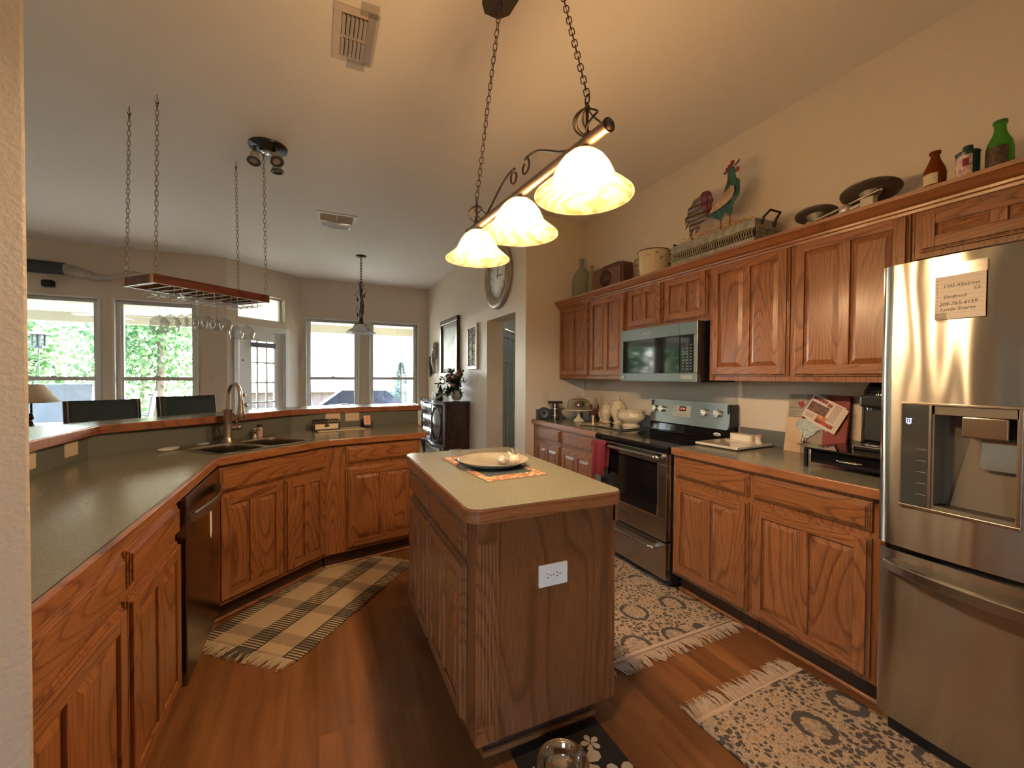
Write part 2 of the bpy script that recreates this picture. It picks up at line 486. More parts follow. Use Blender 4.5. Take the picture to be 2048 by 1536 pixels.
mb = MB().prism([(LEFTX, BACKY), (-1.45, BACKY), (-1.45, 4.6), (CX, 4.6), (CX, FARY), (AX, FARY), (-1.2, BY), (LEFTX, BY)], 0, .004)
struct(mb.build('floor_bounce', pm('bounce_carpet', (.36, .335, .31), .95, bump=(200, .6, .004))))  # pale grey carpet added to bounce neutral daylight onto the ceiling
# short wall that the bar run ends at, beside the camera
struct(MB().prism([(-.3945, .888), (-.60, .69), (-2.6, .69), (-2.6, .888)], 0, CEIL).build('wall_kitchen', WALLM, bevel=.010, seg=3))
# hallway behind the dining wall
wall('wall_hall_side', (3.75, ENDY + .12), (3.75, FARY), .12, side=-1)
HDA = Vector((2.15, 5.17)); HD = Vector((.39, .46)).normalized(); HL = 1.35
HDB = HDA + HD * HL
hs0 = (Vector((2.33, 5.38)) - HDA).length
wall('wall_hall', HDA, HDB, .12, side=1, holes=[(hs0, hs0 + .765, 0, 2.035)])
wall('wall_hall_far', HDB, (3.75, HDB.y), .12, side=1)

def window(n, a, ang, w, z0, z1, rail, label_parent=None):
    """single-hung window filling a hole; origin at left bottom seen from inside, x along the wall, +y outward"""
    root = bpy.data.objects.new('window_%d' % n, None); COL.objects.link(root)
    root.location = (a[0], a[1], 0); root.rotation_euler = (0, 0, ang); struct(root)
    mb = MB(); t = .045; y0, y1 = .045, .12
    mb.box(0, w, y0, y1, z0, z0 + t); mb.box(0, w, y0, y1, z1 - t, z1)
    mb.box(0, t, y0, y1, z0 + t, z1 - t); mb.box(w - t, w, y0, y1, z0 + t, z1 - t)
    mb.box(t, t + .022, y0 + .02, y1 - .01, z0 + t, z1 - t); mb.box(w - t - .022, w - t, y0 + .02, y1 - .01, z0 + t, z1 - t)
    mb.build('window_frame', VINYL, root, bevel=.003)
    if rail:
        MB().box(t, w - t, y0 - .012, y1 - .02, rail - .027, rail + .024).box(w * .5 - .03, w * .5 + .03, y0 - .022, y0, rail + .024, rail + .036).build('meeting_rail', VINYL, root, bevel=.003)
    # slim casing ring standing off the wall
    c = .028
    mb = MB(); mb.box(-c, 0, -.018, .045, z0 - c, z1 + c); mb.box(w, w + c, -.018, .045, z0 - c, z1 + c); mb.box(0, w, -.018, .045, z1, z1 + c)
    mb.box(-c, w + c, -.04, .045, z0 - c, z0)
    mb.build('window_casing', TRIMM, root, bevel=.003)
    MB().box(t, w - t, .085, .089, z0 + t, z1 - t).build('window_pane', PANE, root)
    return root
window(1, (-.19, FARY), 0, .845, WZ0, WZ1, 1.305)
window(2, (.86, FARY), 0, .862, WZ0, WZ1, 1.305)
window(3, (-3.49, BY), 0, .88, WZ0, 2.33, 1.295)
window(4, (-2.44, BY), 0, .88, WZ0, 2.33, 1.295)
window(5, (-5.35, BY), 0, .88, WZ0, 2.33, 1.295)
window(6, (LEFTX + 3.8, BACKY), R(180), 1.2, .5, 2.3, 1.35)  # unseen back window, added to let in ambient daylight
ga = math.atan2(.9, .93); gd = Vector((.93, .9)).normalized()
tw = bpy.data.objects.new('window_7', None); COL.objects.link(tw); struct(tw)
p = GA + gd * .165; tw.location = (p.x, p.y, 0); tw.rotation_euler = (0, 0, ga)
MB().box(0, .8, .09, .13, 2.205, 2.235).box(0, .8, .09, .13, 2.57, 2.60).box(0, .03, .09, .13, 2.235, 2.57).box(.77, .8, .09, .13, 2.235, 2.57).build('window_frame', TRIMM, tw, bevel=.003)
MB().box(.03, .77, .108, .112, 2.235, 2.57).build('window_pane', PANE, tw)
# patio door
d1 = bpy.data.objects.new('door_1', None); COL.objects.link(d1); struct(d1)
d1.location = (p.x, p.y, 0); d1.rotation_euler = (0, 0, ga)
mb = MB()
gx0, gx1, gz0, gz1 = .235, .63, .30, 1.88
mb.box(.02, gx0, .03, .075, .01, 2.02); mb.box(gx1, .775, .03, .075, .01, 2.02); mb.box(gx0, gx1, .03, .075, .01, gz0); mb.box(gx0, gx1, .03, .075, gz1, 2.02)
mb.build('door_slab', WHITEP, d1, bevel=.004)
mb = MB()
mx_ = [gx0 + .105, gx1 - .13]
for x in mx_: mb.box(x - .012, x + .012, .04, .065, gz0, gz1)
for z in (.62, .925, 1.235, 1.545): mb.box(gx0, gx1, .04, .065, z - .012, z + .012)
mb.build('muntin', WHITEP, d1)
MB().box(gx0, gx1, .05, .054, gz0, gz1).build('door_glass', PANE, d1)
MB().box(gx0 - .01, gx1 + .01, .005, .028, 1.78, 1.86).build('folded_blind', pm('blind_fabric', (.13, .13, .15), .7), d1, bevel=.006)
mb = MB(); mb.lathe([(.0001, 0), (.026, 0), (.03, .008), (.012, .014), (.012, .035), (.03, .045), (.03, .062), (.0001, .07)], (.105, .03, .90), 16, M=Matrix.Rotation(R(90), 4, 'X'))
mb.build('door_knob', NICKEL, d1)
mb = MB(); mb.lathe([(.0001, 0), (.03, 0), (.03, .014), (.0001, .018)], (.105, .03, 1.05), 16, M=Matrix.Rotation(R(90), 4, 'X')); mb.box(.1, .11, .002, .014, 1.03, 1.07)
mb.build('deadbolt', NICKEL, d1)
mb = MB(); mb.box(-.07, -.0, -.015, .0, 0, 2.11); mb.box(.8, .87, -.015, .0, 0, 2.11); mb.box(0, .8, -.015, 0, 2.035, 2.11); mb.box(0, .018, .0, .16, 0, 2.035); mb.box(.782, .8, 0, .16, 0, 2.035); mb.box(.018, .782, 0, .16, 2.022, 2.035)
mb.build('door_casing', WHITEP, d1, bevel=.003)
MB().box(.07, .11, .023, .03, 1.56, 1.585).build('door_sensor', pm('grey_plastic', (.2, .2, .21), .5), d1)

# hall door (six panels)
d2_ = bpy.data.objects.new('door_2', None); COL.objects.link(d2_); struct(d2_)
q = HDA + HD * hs0; d2_.location = (q.x, q.y, 0); d2_.rotation_euler = (0, 0, math.atan2(HD.y, HD.x))
mb = MB(); w = .765
st = [(.012, .12), (.32, .445), (.645, .753)]
for x0, x1 in st: mb.box(x0, x1, .02, .055, .01, 2.02)
zs = [(.01, .23), (.80, .95), (1.55, 1.66), (1.91, 2.02)]
for z0, z1 in zs:
    for x0, x1 in ((.12, .32), (.445, .645)): mb.box(x0, x1, .02, .055, z0, z1)
for z0, z1 in ((.23, .80), (.95, 1.55), (1.66, 1.91)):
    for x0, x1 in ((.12, .32), (.445, .645)):
        mb.box(x0, x1, .033, .05, z0, z1); mb.box(x0 + .03, x1 - .03, .024, .034, z0 + .03, z1 - .03)
mb.build('door_slab', HALLD, d2_, bevel=.004)
mb = MB(); mb.box(-.065, 0.005, -.018, 0, 0, 2.10); mb.box(w - .005, w + .065, -.018, 0, 0, 2.10); mb.box(0.005, w - .005, -.018, 0, 2.03, 2.10)
mb.build('door_casing', HALLD, d2_, bevel=.003)
for z in (.25, 1.1, 1.8): MB().box(.004, .02, .004, .02, z, z + .09).build('hinge', NICKEL, d2_)
MB().ball((.70, -.03, .95), .03, 8).cyl((.70, .02, .95), (.70, -.02, .95), .012).build('door_knob', NICKEL, d2_)

# baseboards
def base(name, a, b, side):
    a = Vector(a); b = Vector(b); L_ = (b - a).length
    o = struct(MB().box(0, L_, 0, .012 * side, 0, .09).box(0, L_, 0, .007 * side, .09, .10).build(name, WHITEP)); o.location = (a.x, a.y, 0); o.rotation_euler = (0, 0, math.atan2(b.y - a.y, b.x - a.x))
base('baseboard_far', (AX, FARY), (CX, FARY), -1)
base('baseboard_dining', (CX, 5.0), (CX, FARY), 1)
base('baseboard_living', (LEFTX, BY), (-1.2, BY), -1)
base('baseboard_end', (CX, ENDY), (2.03, ENDY), -1)
# ================================================================ CABINETS
def door_part(parent, x0, x1, z0, z1, npan=2, name='door', sw=.055):
    """overlay door: stepped outer edge, frame and raised panels; front at y=-.021"""
    mb = MB()
    mb.box(x0, x1, -.010, -.0005, z0, z1)                       # back layer (outer step)
    a = .006
    mb.box(x0 + a, x1 - a, -.0145, -.010, z0 + a, z1 - a)
    a = .011; X0, X1, Z0, Z1 = x0 + a, x1 - a, z0 + a, z1 - a; yf, yb = -.025, -.0145
    s = sw - a
    mb.box(X0, X0 + s, yf, yb, Z0, Z1); mb.box(X1 - s, X1, yf, yb, Z0, Z1)
    mb.box(X0 + s, X1 - s, yf + .0004, yb, Z0, Z0 + s, 1); mb.box(X0 + s, X1 - s, yf + .0004, yb, Z1 - s, Z1, 1)
    inner0, inner1 = X0 + s, X1 - s
    ms = sw * .82; pw = (inner1 - inner0 - ms * (npan - 1)) / npan
    for k in range(npan):
        px0 = inner0 + k * (pw + ms); px1 = px0 + pw
        if k < npan - 1: mb.box(px1, px1 + ms, yf + .0002, yb, Z0 + s, Z1 - s)
        pz0, pz1 = Z0 + s, Z1 - s; b = min(.028, pw * .24); g = .004
        o = [(px0 + g, -.0148, pz0 + g), (px1 - g, -.0148, pz0 + g), (px1 - g, -.0148, pz1 - g), (px0 + g, -.0148, pz1 - g)]
        i = [(px0 + b, -.0235, pz0 + b), (px1 - b, -.0235, pz0 + b), (px1 - b, -.0235, pz1 - b), (px0 + b, -.0235, pz1 - b)]
        mb.add(o + i, [(0, 1, 5, 4), (1, 2, 6, 5), (2, 3, 7, 6), (3, 0, 4, 7), (4, 5, 6, 7)])
    return mb.build(name, OAK, parent, bevel=.0018)
def drawer_part(parent, x0, x1, z0, z1, name='drawer'):
    mb = MB(); mb.box(x0, x1, -.009, -.0005, z0, z1)
    mb.box(x0 + .006, x1 - .006, -.0135, -.009, z0 + .006, z1 - .006)
    mb.box(x0 + .012, x1 - .012, -.018, -.0135, z0 + .012, z1 - .012); mb.box(x0 + .018, x1 - .018, -.0235, -.018, z0 + .018, z1 - .018)
    return mb.build(name, OAKX, parent, bevel=.0012)
ZD = (.735, .853); ZDOOR = (.137, .708)
def base_cab(label, loc, rz, w, depth, drawers, doors, group, stile=0.0, toe=True):
    root = thing('base_cabinet', label, 'cabinet', loc, rz, group)
    mb = MB()
    mb.box(0, w, .0, depth, .116, .874)
    mb.build('carcass', OAKZ, root)
    if toe:
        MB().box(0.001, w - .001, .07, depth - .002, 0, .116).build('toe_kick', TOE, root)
        MB().tube([(0.002, .066, .010), (w - .002, .066, .010)], .012, 8).build('shoe_molding', OAKX, root)
    for x0, x1 in drawers: drawer_part(root, x0, x1, *ZD)
    for x0, x1 in doors: door_part(root, x0, x1, *ZDOOR)
    return root
G1 = 'oak base cabinets on the range wall'
G2 = 'oak base cabinets of the sink run'
RZ = -PI / 2
base_cab('oak base cabinet at the far end of the range wall, below the tape roll', (2.03, 3.888, 0), RZ, .557, .6, [(.072, .545)], [(.072, .545)], G1)
base_cab('oak base cabinet touching the red towel side of the range', (2.03, 3.33, 0), RZ, .572, .6, [(.02, .512)], [(.02, .512)], G1)
base_cab('narrower oak base cabinet right of the range, below the marble board', (2.03, 1.984, 0), RZ, .528, .6, [(.022, .518)], [(.022, .518)], G1)
base_cab('wide oak base cabinet against the refrigerator, below the coffee maker', (2.03, 1.455, 0), RZ, .56, .6, [(.013, .522)], [(.013, .522)], G1)
# peninsula near leg (faces +X)
base_cab('oak base cabinet butting against the textured kitchen wall, farthest from the sink', (-.51, .895, 0), PI / 2, .628, .59, [(.02, .618)], [(.02, .618)], G2)
base_cab('oak base cabinet between the nearest one and the dishwasher', (-.51, 1.525, 0), PI / 2, .505, .59, [(.01, .49)], [(.01, .49)], G2)
# diagonal sink base
dA = Vector((-.48, 2.64)); dB = Vector((.06, 3.11)); dC = Vector((.76, 3.25))
dd = (dB - dA).normalized(); dn = Vector((-dd.y, dd.x)); SA = math.atan2(dd.y, dd.x)
fd = (dC - dB).normalized(); fn = Vector((-fd.y, fd.x)); FA = math.atan2(fd.y, fd.x)
def isect(p, d, q, e):
    t = ((q - p).x * e.y - (q - p).y * e.x) / (d.x * e.y - d.y * e.x); return p + d * t
# face line offsets .03 behind the counter edge
fp1 = isect(Vector((-.51, 0)), Vector((0, 1)), dA + dn * .03, dd)
fp2 = isect(dA + dn * .03, dd, dB + fn * .03, fd)
wS = (fp2 - fp1).length
root = thing('base_cabinet', 'diagonal oak sink base cabinet with two doors below the steel sink', 'cabinet', (fp1.x, fp1.y, 0), SA, G2)
mb = MB(); mb.prism([(0, 0), (wS, 0), (wS + .0, .52), (-.0, .52)], .116, .70).box(0, wS, 0, .03, .70, .874); mb.build('carcass', OAKZ, root)
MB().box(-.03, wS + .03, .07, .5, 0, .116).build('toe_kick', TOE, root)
MB().tube([(-.03, .066, .010), (wS + .02, .066, .010)], .012, 8).build('shoe_molding', OAKX, root)
drawer_part(root, .025, wS - .02, .722, .853, 'false_drawer_front')
door_part(root, .02, wS * .545, *ZDOOR); door_part(root, wS * .56, wS - .018, *ZDOOR)
wF = (dC - dB).length - .02
fE = fp2 + fd * wF
root = thing('base_cabinet', 'oak base cabinet at the free end of the peninsula with wide left stile', 'cabinet', (fp2.x, fp2.y, 0), FA, G2)
MB().box(.0, wF - .01, 0, .50, .116, .874).build('carcass', OAKZ, root)
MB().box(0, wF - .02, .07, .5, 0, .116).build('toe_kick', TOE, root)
MB().tube([(0, .066, .010), (wF - .02, .066, .010)], .012, 8).build('shoe_molding', OAKX, root)
drawer_part(root, .125, wF - .055, *ZD); door_part(root, .125, wF - .055, *ZDOOR)

# ---------------------------------------------------------------- dishwasher
root = thing('dishwasher', 'black stainless dishwasher under the left worktop, a white tag on its handle', 'dishwasher', (-.51, 2.035, 0), PI / 2)
MB().box(0, .60, .0, .57, .09, .865).build('body', BLACKP, root)
MB().box(.003, .597, -.035, -.001, .115, .866).build('door', STEELD, root, bevel=.004)
MB().box(.003, .597, .03, .05, .01, .112).build('toe_panel', BLACKP, root)
pts = [(.04 + .52 * k / 16, -.05 - .032 * math.sin(PI * k / 16), .775) for k in range(17)]
mb = MB(); 
for dz in (-.012, 0, .012): mb.tube([(x, y, z + dz) for x, y, z in pts], .010, 8)
mb.box(.035, .06, -.06, -.034, .758, .792).box(.54, .565, -.06, -.034, .758, .792)
mb.build('handle', STEEL, root)
T_ = frame((.20, -.072, .755), (1, 0, .04), (.05, 0, 1))
MB().plate([(0, 0), (.035, 0), (.035, -.10), (.018, -.135), (0, -.115)], T_, .001).build('paper_tag', pm('tag_paper', (.75, .66, .5), .7), root)
# corner filler beside the dishwasher
root = thing('corner_filler', 'narrow oak corner post between dishwasher and sink cabinet', 'filler panel', (-.51, 2.637, 0), PI / 2)
mb = MB(T=inv(root)); mb.prism([(-.512, 2.637), (-.512, fp1.y - .001), (fp1.x - .03, fp1.y + .02), (-.60, 2.637)], .0, .874); mb.build('post', OAKZ, root)

# ---------------------------------------------------------------- peninsula worktop, backsplash, bar
front = [(-.48, .892), (-.48, 2.64), (.06, 3.11), (.76, 3.25)]
backs = [(-1.10, .892), (-1.10, 2.93), (-.20, 3.775), (.84, 3.945)]
def ring_face(outer, holes, z, up=True):
    bm = bmesh.new(); es = []
    for loop in [outer] + holes:
        vs = [bm.verts.new((x, y, z)) for x, y in loop]
        for i in range(len(vs)): es.append(bm.edges.new((vs[i], vs[(i + 1) % len(vs)])))
    bmesh.ops.triangle_fill(bm, use_beauty=True, use_dissolve=False, edges=es)
    bm.verts.index_update()
    vs = [tuple(v.co) for v in bm.verts]; fs = []
    for f in bm.faces:
        idx = [v.index for v in f.verts]
        if (f.normal.z < 0) == up: idx = idx[::-1]
        fs.append(idx)
    bm.free(); return vs, fs
def inset_path(path, d):
    out = []
    P = [Vector(p) for p in path]
    for i, p in enumerate(P):
        ds = []
        if i > 0: ds.append((P[i] - P[i - 1]).normalized())
        if i < len(P) - 1: ds.append((P[i + 1] - P[i]).normalized())
        if len(ds) == 1: n = Vector((-ds[0].y, ds[0].x)); out.append(tuple(p + n * d))
        else:
            n1 = Vector((-ds[0].y, ds[0].x)); n2 = Vector((-ds[1].y, ds[1].x)); m = (n1 + n2).normalized(); out.append(tuple(p + m * (d / m.dot(n1))))
    return out
# sink outline in diagonal frame
SO = isect(dA, dd, dA, dd) if False else dA
def SP(s, t):   # s along the front diagonal, t back
    p = dA + dd * s + dn * t; return (p.x, p.y)
sinkhole = [SP(.075, .085), (SP(.64, .085)), SP(.64, .50), SP(.075, .50)]
cr = thing('worktop', 'grey-green laminate worktop with oak edge, bending around the sink', 'countertop', (0, 0, 0), 0)
inf = inset_path(front, .019)
endb = Vector(backs[3]) ; 
ins_end = (inf[3][0] - .019 * fd.x, inf[3][1] - .019 * fd.y)
out = inf[:3] + [ins_end] + [(backs[3][0] - .019 * fd.x, backs[3][1] - .019 * fd.y), backs[2], backs[1], backs[0]]
mb = MB(); v_, f_ = ring_face(out, [sinkhole], .914); mb.add(v_, f_)
v_, f_ = ring_face(out, [sinkhole], .8745, False); mb.add(v_, f_)
mb.build('laminate_top', LAM, cr)
mb = MB()
endf = [tuple(dC), (backs[3][0] + .0, backs[3][1])]
def band(mb, path, w, z0, z1):
    P = path; Q = inset_path(path, w)
    for i in range(len(P) - 1):
        mb.add([(*P[i], z0), (*P[i + 1], z0), (*Q[i + 1], z0), (*Q[i], z0), (*P[i], z1), (*P[i + 1], z1), (*Q[i + 1], z1), (*Q[i], z1)],
               [(0, 3, 2, 1), (4, 5, 6, 7), (0, 1, 5, 4), (1, 2, 6, 5), (2, 3, 7, 6), (3, 0, 4, 7)])
band(mb, [front[0], front[1]] , .019, .872, .9145)
mb2 = MB(); band(mb2, front[1:] + [backs[3]], .019, .872, .9145)
EB = mb.build('edge_band', OAKY, cr, bevel=.004); 
EB2 = mb2.build('edge_band', EDGE, cr, bevel=.004)
mb = MB()
band(mb, [backs[0], backs[1], backs[2], backs[3]], .01, .9145, 1.037)
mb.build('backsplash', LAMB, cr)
# knee wall carrying the bar
mb = MB(); band(mb, [backs[0], backs[1], backs[2], backs[3]], .01, 0, .01) if False else None
mb = MB(); band(mb, [(x, y) for x, y in inset_path(backs, .011)], .11, 0, 1.036)
struct(mb.build('wall_peninsula', WALLM))
e0 = Vector(backs[3])
struct(MB().prism([tuple(e0 + fd * .001), tuple(e0 + fd * .028), tuple(e0 + fd * .028 + fn * .14), tuple(e0 + fd * .001 + fn * .14)], 0, 1.036).build('trim_1', TRIMM, bevel=.003))
# bar top
bfront = [(-1.045, .892), (-1.05, 2.925), (-.575, 3.335), (-.42, 3.50), (-.20, 3.72), (.0, 3.795), (.862, 3.93)]
bback = [(.875, 4.26), (.0, 4.17), (-.20, 4.09), (-.62, 3.75), (-1.25, 3.13), (-1.37, 2.95), (-1.37, .892)]
bt = thing('breakfast_bar', 'raised breakfast bar top with reddish oak edge, running behind the sink', 'countertop', (0, 0, 0), 0)
fi = inset_path(bfront, .02); 
ip = fi[:-1] + [(fi[-1][0] - .019, fi[-1][1]), (bback[0][0] - .019, bback[0][1])] + bback[1:]
v_, f_ = ring_face(ip, [], 1.08); mb = MB().add(v_, f_); v_, f_ = ring_face(ip, [], 1.038, False); mb.add(v_, f_)
P = bback
for i in range(len(P) - 1): mb.add([(*P[i], 1.038), (*P[i + 1], 1.038), (*P[i + 1], 1.08), (*P[i], 1.08)], [(0, 1, 2, 3)])
mb.build('laminate_top', LAM, bt)
mb = MB(); band(mb, bfront + [bback[0]], .02, 1.036, 1.0808); mb.build('edge_band', oak('oak_edge_red', 'x', light=(.30, .105, .045), dark=(.17, .055, .026), ringf=3), bt, bevel=.004)

# ---------------------------------------------------------------- outlets
def outlet(label, M, two=True, w=.114, h=.07, mat=ALM, name='outlet_plate', cat='outlet', grp=None, face='duplex'):
    """plate lying in local xy of M, z outwards; horizontal duplex"""
    root = thing(name, label, cat, (0, 0, 0), 0, grp)
    root.matrix_world = M
    MB().plate(rrect(-w / 2, w / 2, -h / 2, h / 2, .003, 2), Matrix(), .005).build('cover_plate', mat, root, bevel=.0015)
    if face == 'duplex':
        mb = MB(); dk = MB()
        for sx_ in (-.0195, .0195):
            T = Matrix.Translation((sx_, 0, .005))
            mb.plate([(.0165 * math.cos(2 * PI * k / 20), .0145 * math.sin(2 * PI * k / 20)) for k in range(20)], T, .0015)
            dk.box(sx_ - .008, sx_ - .001, .0055, .0075, .0066, .0072); dk.box(sx_ - .008, sx_ + .0005, -.0075, -.0055, .0066, .0072)
            dk.plate([(.0023 * math.cos(2 * PI * k / 10), .0023 * math.sin(2 * PI * k / 10)) for k in range(10)], Matrix.Translation((sx_ + .008, 0, .0066)), .0006)
        dk.plate([(.002 * math.cos(2 * PI * k / 8), .002 * math.sin(2 * PI * k / 8)) for k in range(8)], Matrix.Translation((0, 0, .005)), .0008)
        mb.build('receptacle', mat, root); dk.build('slots', SLOT, root)
    elif face == 'rocker':
        MB().box(-.033 / 2, .033 / 2, -.012, .012, .005, .008).build('switch_toggle', mat, root, bevel=.001)
    elif face == 'toggle':
        MB().box(-.005, .005, -.012, .012, .005, .007).obox((0, 0, .012), (.009, .009, .016)).build('switch_toggle', mat, root, bevel=.001)
    elif face == 'blank':
        MB().lathe([(.0025, .005), (.0025, .0062)], (0, 0, 0), 8).build('screw', mat, root)
    return root
def at_bs(i, s, z, off=.0):
    a = Vector(backs[i]); b = Vector(backs[i + 1]); d = (b - a).normalized(); p = a + d * s; n = Vector((d.y, -d.x))
    p = p + n * (.0005 + off)
    return frame((p.x, p.y, z), (d.x, d.y, 0), (0, 0, 1))
outlet('almond blank plate under the bar on the near backsplash, all of it visible', at_bs(0, 1.865, .986), face='blank')
outlet('almond plate on the near backsplash half hidden by the textured wall edge', at_bs(0, 1.52, .986), face='blank')
outlet('almond double switch plate on the far backsplash behind the black letter holder', at_bs(2, .31, 1.0), face='rocker')
outlet('almond outlet plate on the far backsplash just right of the switch plate', at_bs(2, .465, 1.0))
outlet('white duplex outlet on the near end panel of the island', frame((.770, 1.3195, .636), (1, 0, 0), (0, 0, 1)), mat=WPLAST, w=.118, h=.078)
outlet('almond light switch on the end wall above the tape roll', frame((2.172, 3.8895, 1.136), (0, 0, 1), (1, 0, 0)) @ Matrix.Rotation(0, 4, 'Z'), face='toggle', w=.114, h=.07)
outlet('almond outlet on the range wall behind the white utensil crock', frame((2.6495, 3.575, 1.12), (0, 0, -1), (0, 1, 0)) @ Matrix.Rotation(0, 4, 'Z'))
outlet('almond wall switch between the carved panel and the sideboard flowers', frame((1.9295, 5.33, 1.30), (0, 0, -1), (0, 1, 0)), face='toggle')
outlet('almond light switch on the window wall left of the patio door', frame((-1.39, 7.2495, 1.30), (0, 0, 1), (1, 0, 0)), face='toggle')

# ---------------------------------------------------------------- right wall worktops
def straight_top(label, y0, y1, cut_end=False):
    root = thing('worktop', label, 'countertop', (2.0, y1, 0), RZ)
    w = y1 - y0
    MB().box(0, w, .019, .648, .8745, .914).build('laminate_top', LAM, root)
    MB().box(0, w, 0, .0185, .872, .9145).build('edge_band', EDGE, root, bevel=.004)
    mb = MB().box(0, w, .63, .6485, .9145, 1.015)
    if cut_end: mb.box(0, .018, .05, .63, .9145, 1.015)
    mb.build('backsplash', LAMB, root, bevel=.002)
    return root
straight_top('grey-green worktop left of the range, holding the cream crockery', 2.758, 3.887, True)
straight_top('grey-green worktop between range and refrigerator', .895, 1.982)

# ---------------------------------------------------------------- island
ix0, ix1, iy0, iy1 = .44, 1.072, 1.29, 2.405
isl = thing('kitchen_island', 'small oak kitchen island with two doors, two drawers and fluted corner', 'island', ((ix0 + ix1) / 2, (iy0 + iy1) / 2, 0), 0)
T = inv(isl)
mb = MB(T=T); mb.box(.475, 1.045, 1.325, 2.375, .10, .872); mb.build('carcass', OAKP, isl)
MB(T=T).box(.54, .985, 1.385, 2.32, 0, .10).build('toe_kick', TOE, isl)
mb = MB(T=T)
mb.tube([(.525, 1.380, .010), (1.0, 1.380, .010)], .013, 8); mb.build('shoe_molding', OAKX, isl)
mb = MB(T=T); mb.tube([(.532, 1.385, .010), (.532, 2.32, .010)], .012, 8); mb.build('shoe_molding', OAKY, isl)
mb = MB(T=T); mb.box(.555, 1.045, 1.32, 1.3255, .10, .872); mb.build('end_panel', OAKP, isl)
# fluted pilaster at near left corner
mb = MB(T=T); mb.box(.475, .553, 1.3165, 1.325, .10, .872)
for k in range(5): mb.tube([(.489 + k * .0125, 1.316, .17), (.489 + k * .0125, 1.316, .785)], .0042, 8)
mb.box(.477, .551, 1.310, 1.317, .79, .866).box(.477, .551, 1.311, 1.317, .105, .16)
mb.box(.5525, .5585, 1.313, 1.3255, .10, .872)
mb.build('fluted_pilaster', OAKZ, isl, bevel=.001)
mb = MB(T=T); mb.box(1.032, 1.05, 1.318, 1.34, .10, .872).box(1.03, 1.062, 1.318, 1.36, .79, .872); mb.build('corner_trim', OAKZ, isl, bevel=.004)
# doors face -X: local frame rz=-90 at x=.475
def sub(parent, T, fn_, *a):
    o = fn_(parent, *a); 
    o.matrix_local = T @ o.matrix_local if False else T
    return o
FI = Matrix.Translation((.475 - isl.location.x, 2.375 - isl.location.y, 0)) @ Matrix.Rotation(RZ, 4, 'Z')
for a, b in ((.025, .462), (.478, .968)):
    sub(isl, FI, drawer_part, a, b, .722, .848); sub(isl, FI, door_part, a, b, .125, .695)
mb = MB(T=T)
mb.prism(rrect(ix0 + .004, ix1 - .004, iy0 + .004, iy1 - .004, .045, 6), .908, .9142); mb.build('laminate_top', LAM, isl)
mb = MB(T=T); mb.prism(rrect(ix0, ix1, iy0, iy1, .05, 6), .866, .908, 0, False).prism(rrect(ix0 + .0025, ix1 - .0025, iy0 + .0025, iy1 - .0025, .048, 6), .9075, .912); mb.build('edge_band', EDGE, isl, bevel=.006)

# ---------------------------------------------------------------- wall cabinets
G3 = 'oak wall cabinets above the range wall'
def wall_cab(label, y1, y0, z0, doors, dz0, dz1, z1=2.137, depth=.318):
    root = thing('wall_cabinet', label, 'cabinet', (2.332, y1, z0), RZ, G3)
    MB().box(0, y1 - y0, 0.0006, depth, 0, z1 - z0).build('carcass', OAKZ, root)
    for a, b in doors: door_part(root, y1 - a, y1 - b, dz0 - z0, dz1 - z0)
    return root
wall_cab('oak wall cabinet at the far end with two tall narrow doors', 3.885, 2.792, 1.333, [(3.856, 3.336), (3.314, 2.815)], 1.36, 2.065)
wall_cab('short oak wall cabinet directly over the microwave', 2.790, 1.987, 1.728, [(2.775, 2.399), (2.378, 2.000)], 1.752, 2.065)
wall_cab('tall oak wall cabinet between microwave and refrigerator', 1.985, .945, 1.333, [(1.962, 1.466), (1.440, .955)], 1.362, 2.065)
wall_cab('low oak wall cabinet above the refrigerator', .943, -.06, 1.862, [(.925, .455), (.435, -.04)], 1.885, 2.045)
root = thing('crown_molding', 'oak crown molding along the top of the wall cabinets', 'molding', (2.332, 3.889, 2.06), RZ)
prof = [(0, 0), (-.014, .0), (-.016, .012), (-.024, .016), (-.026, .026), (-.038, .034), (-.056, .056), (-.060, .060), (-.064, .062), (-.066, .078), (.0, .078)]
w = 3.889 + .06
mb = MB(); n = len(prof)
mb.add([(0, y, z) for y, z in prof] + [(w, y, z) for y, z in prof], [tuple(range(n)), tuple(range(n, 2 * n))[::-1]] + [(i, (i + 1) % n, n + (i + 1) % n, n + i)[::-1] for i in range(n)])
mb.build('molding', EDGE, root)
# ================================================================ SINK AND FAUCET
def rect_bowl(mb, T, x0, x1, y0, y1, z, d, r=.05, tap=.02):
    old = mb.T; mb.T = T if old is None else old @ T
    top = rrect(x0, x1, y0, y1, r, 5); bot = rrect(x0 + tap, x1 - tap, y0 + tap, y1 - tap, r, 5); n = len(top)
    mb.add([(x, y, z) for x, y in top] + [(x, y, z - d) for x, y in bot], [(i, n + i, n + (i + 1) % n, (i + 1) % n) for i in range(n)] + [tuple(range(n, 2 * n))], 0, True)
    mb.T = old; return top
ang = SA
snk = thing('kitchen_sink', 'double-bowl stainless steel sink set into the diagonal worktop', 'sink', (*SP(.355, .31), .9145), SA)
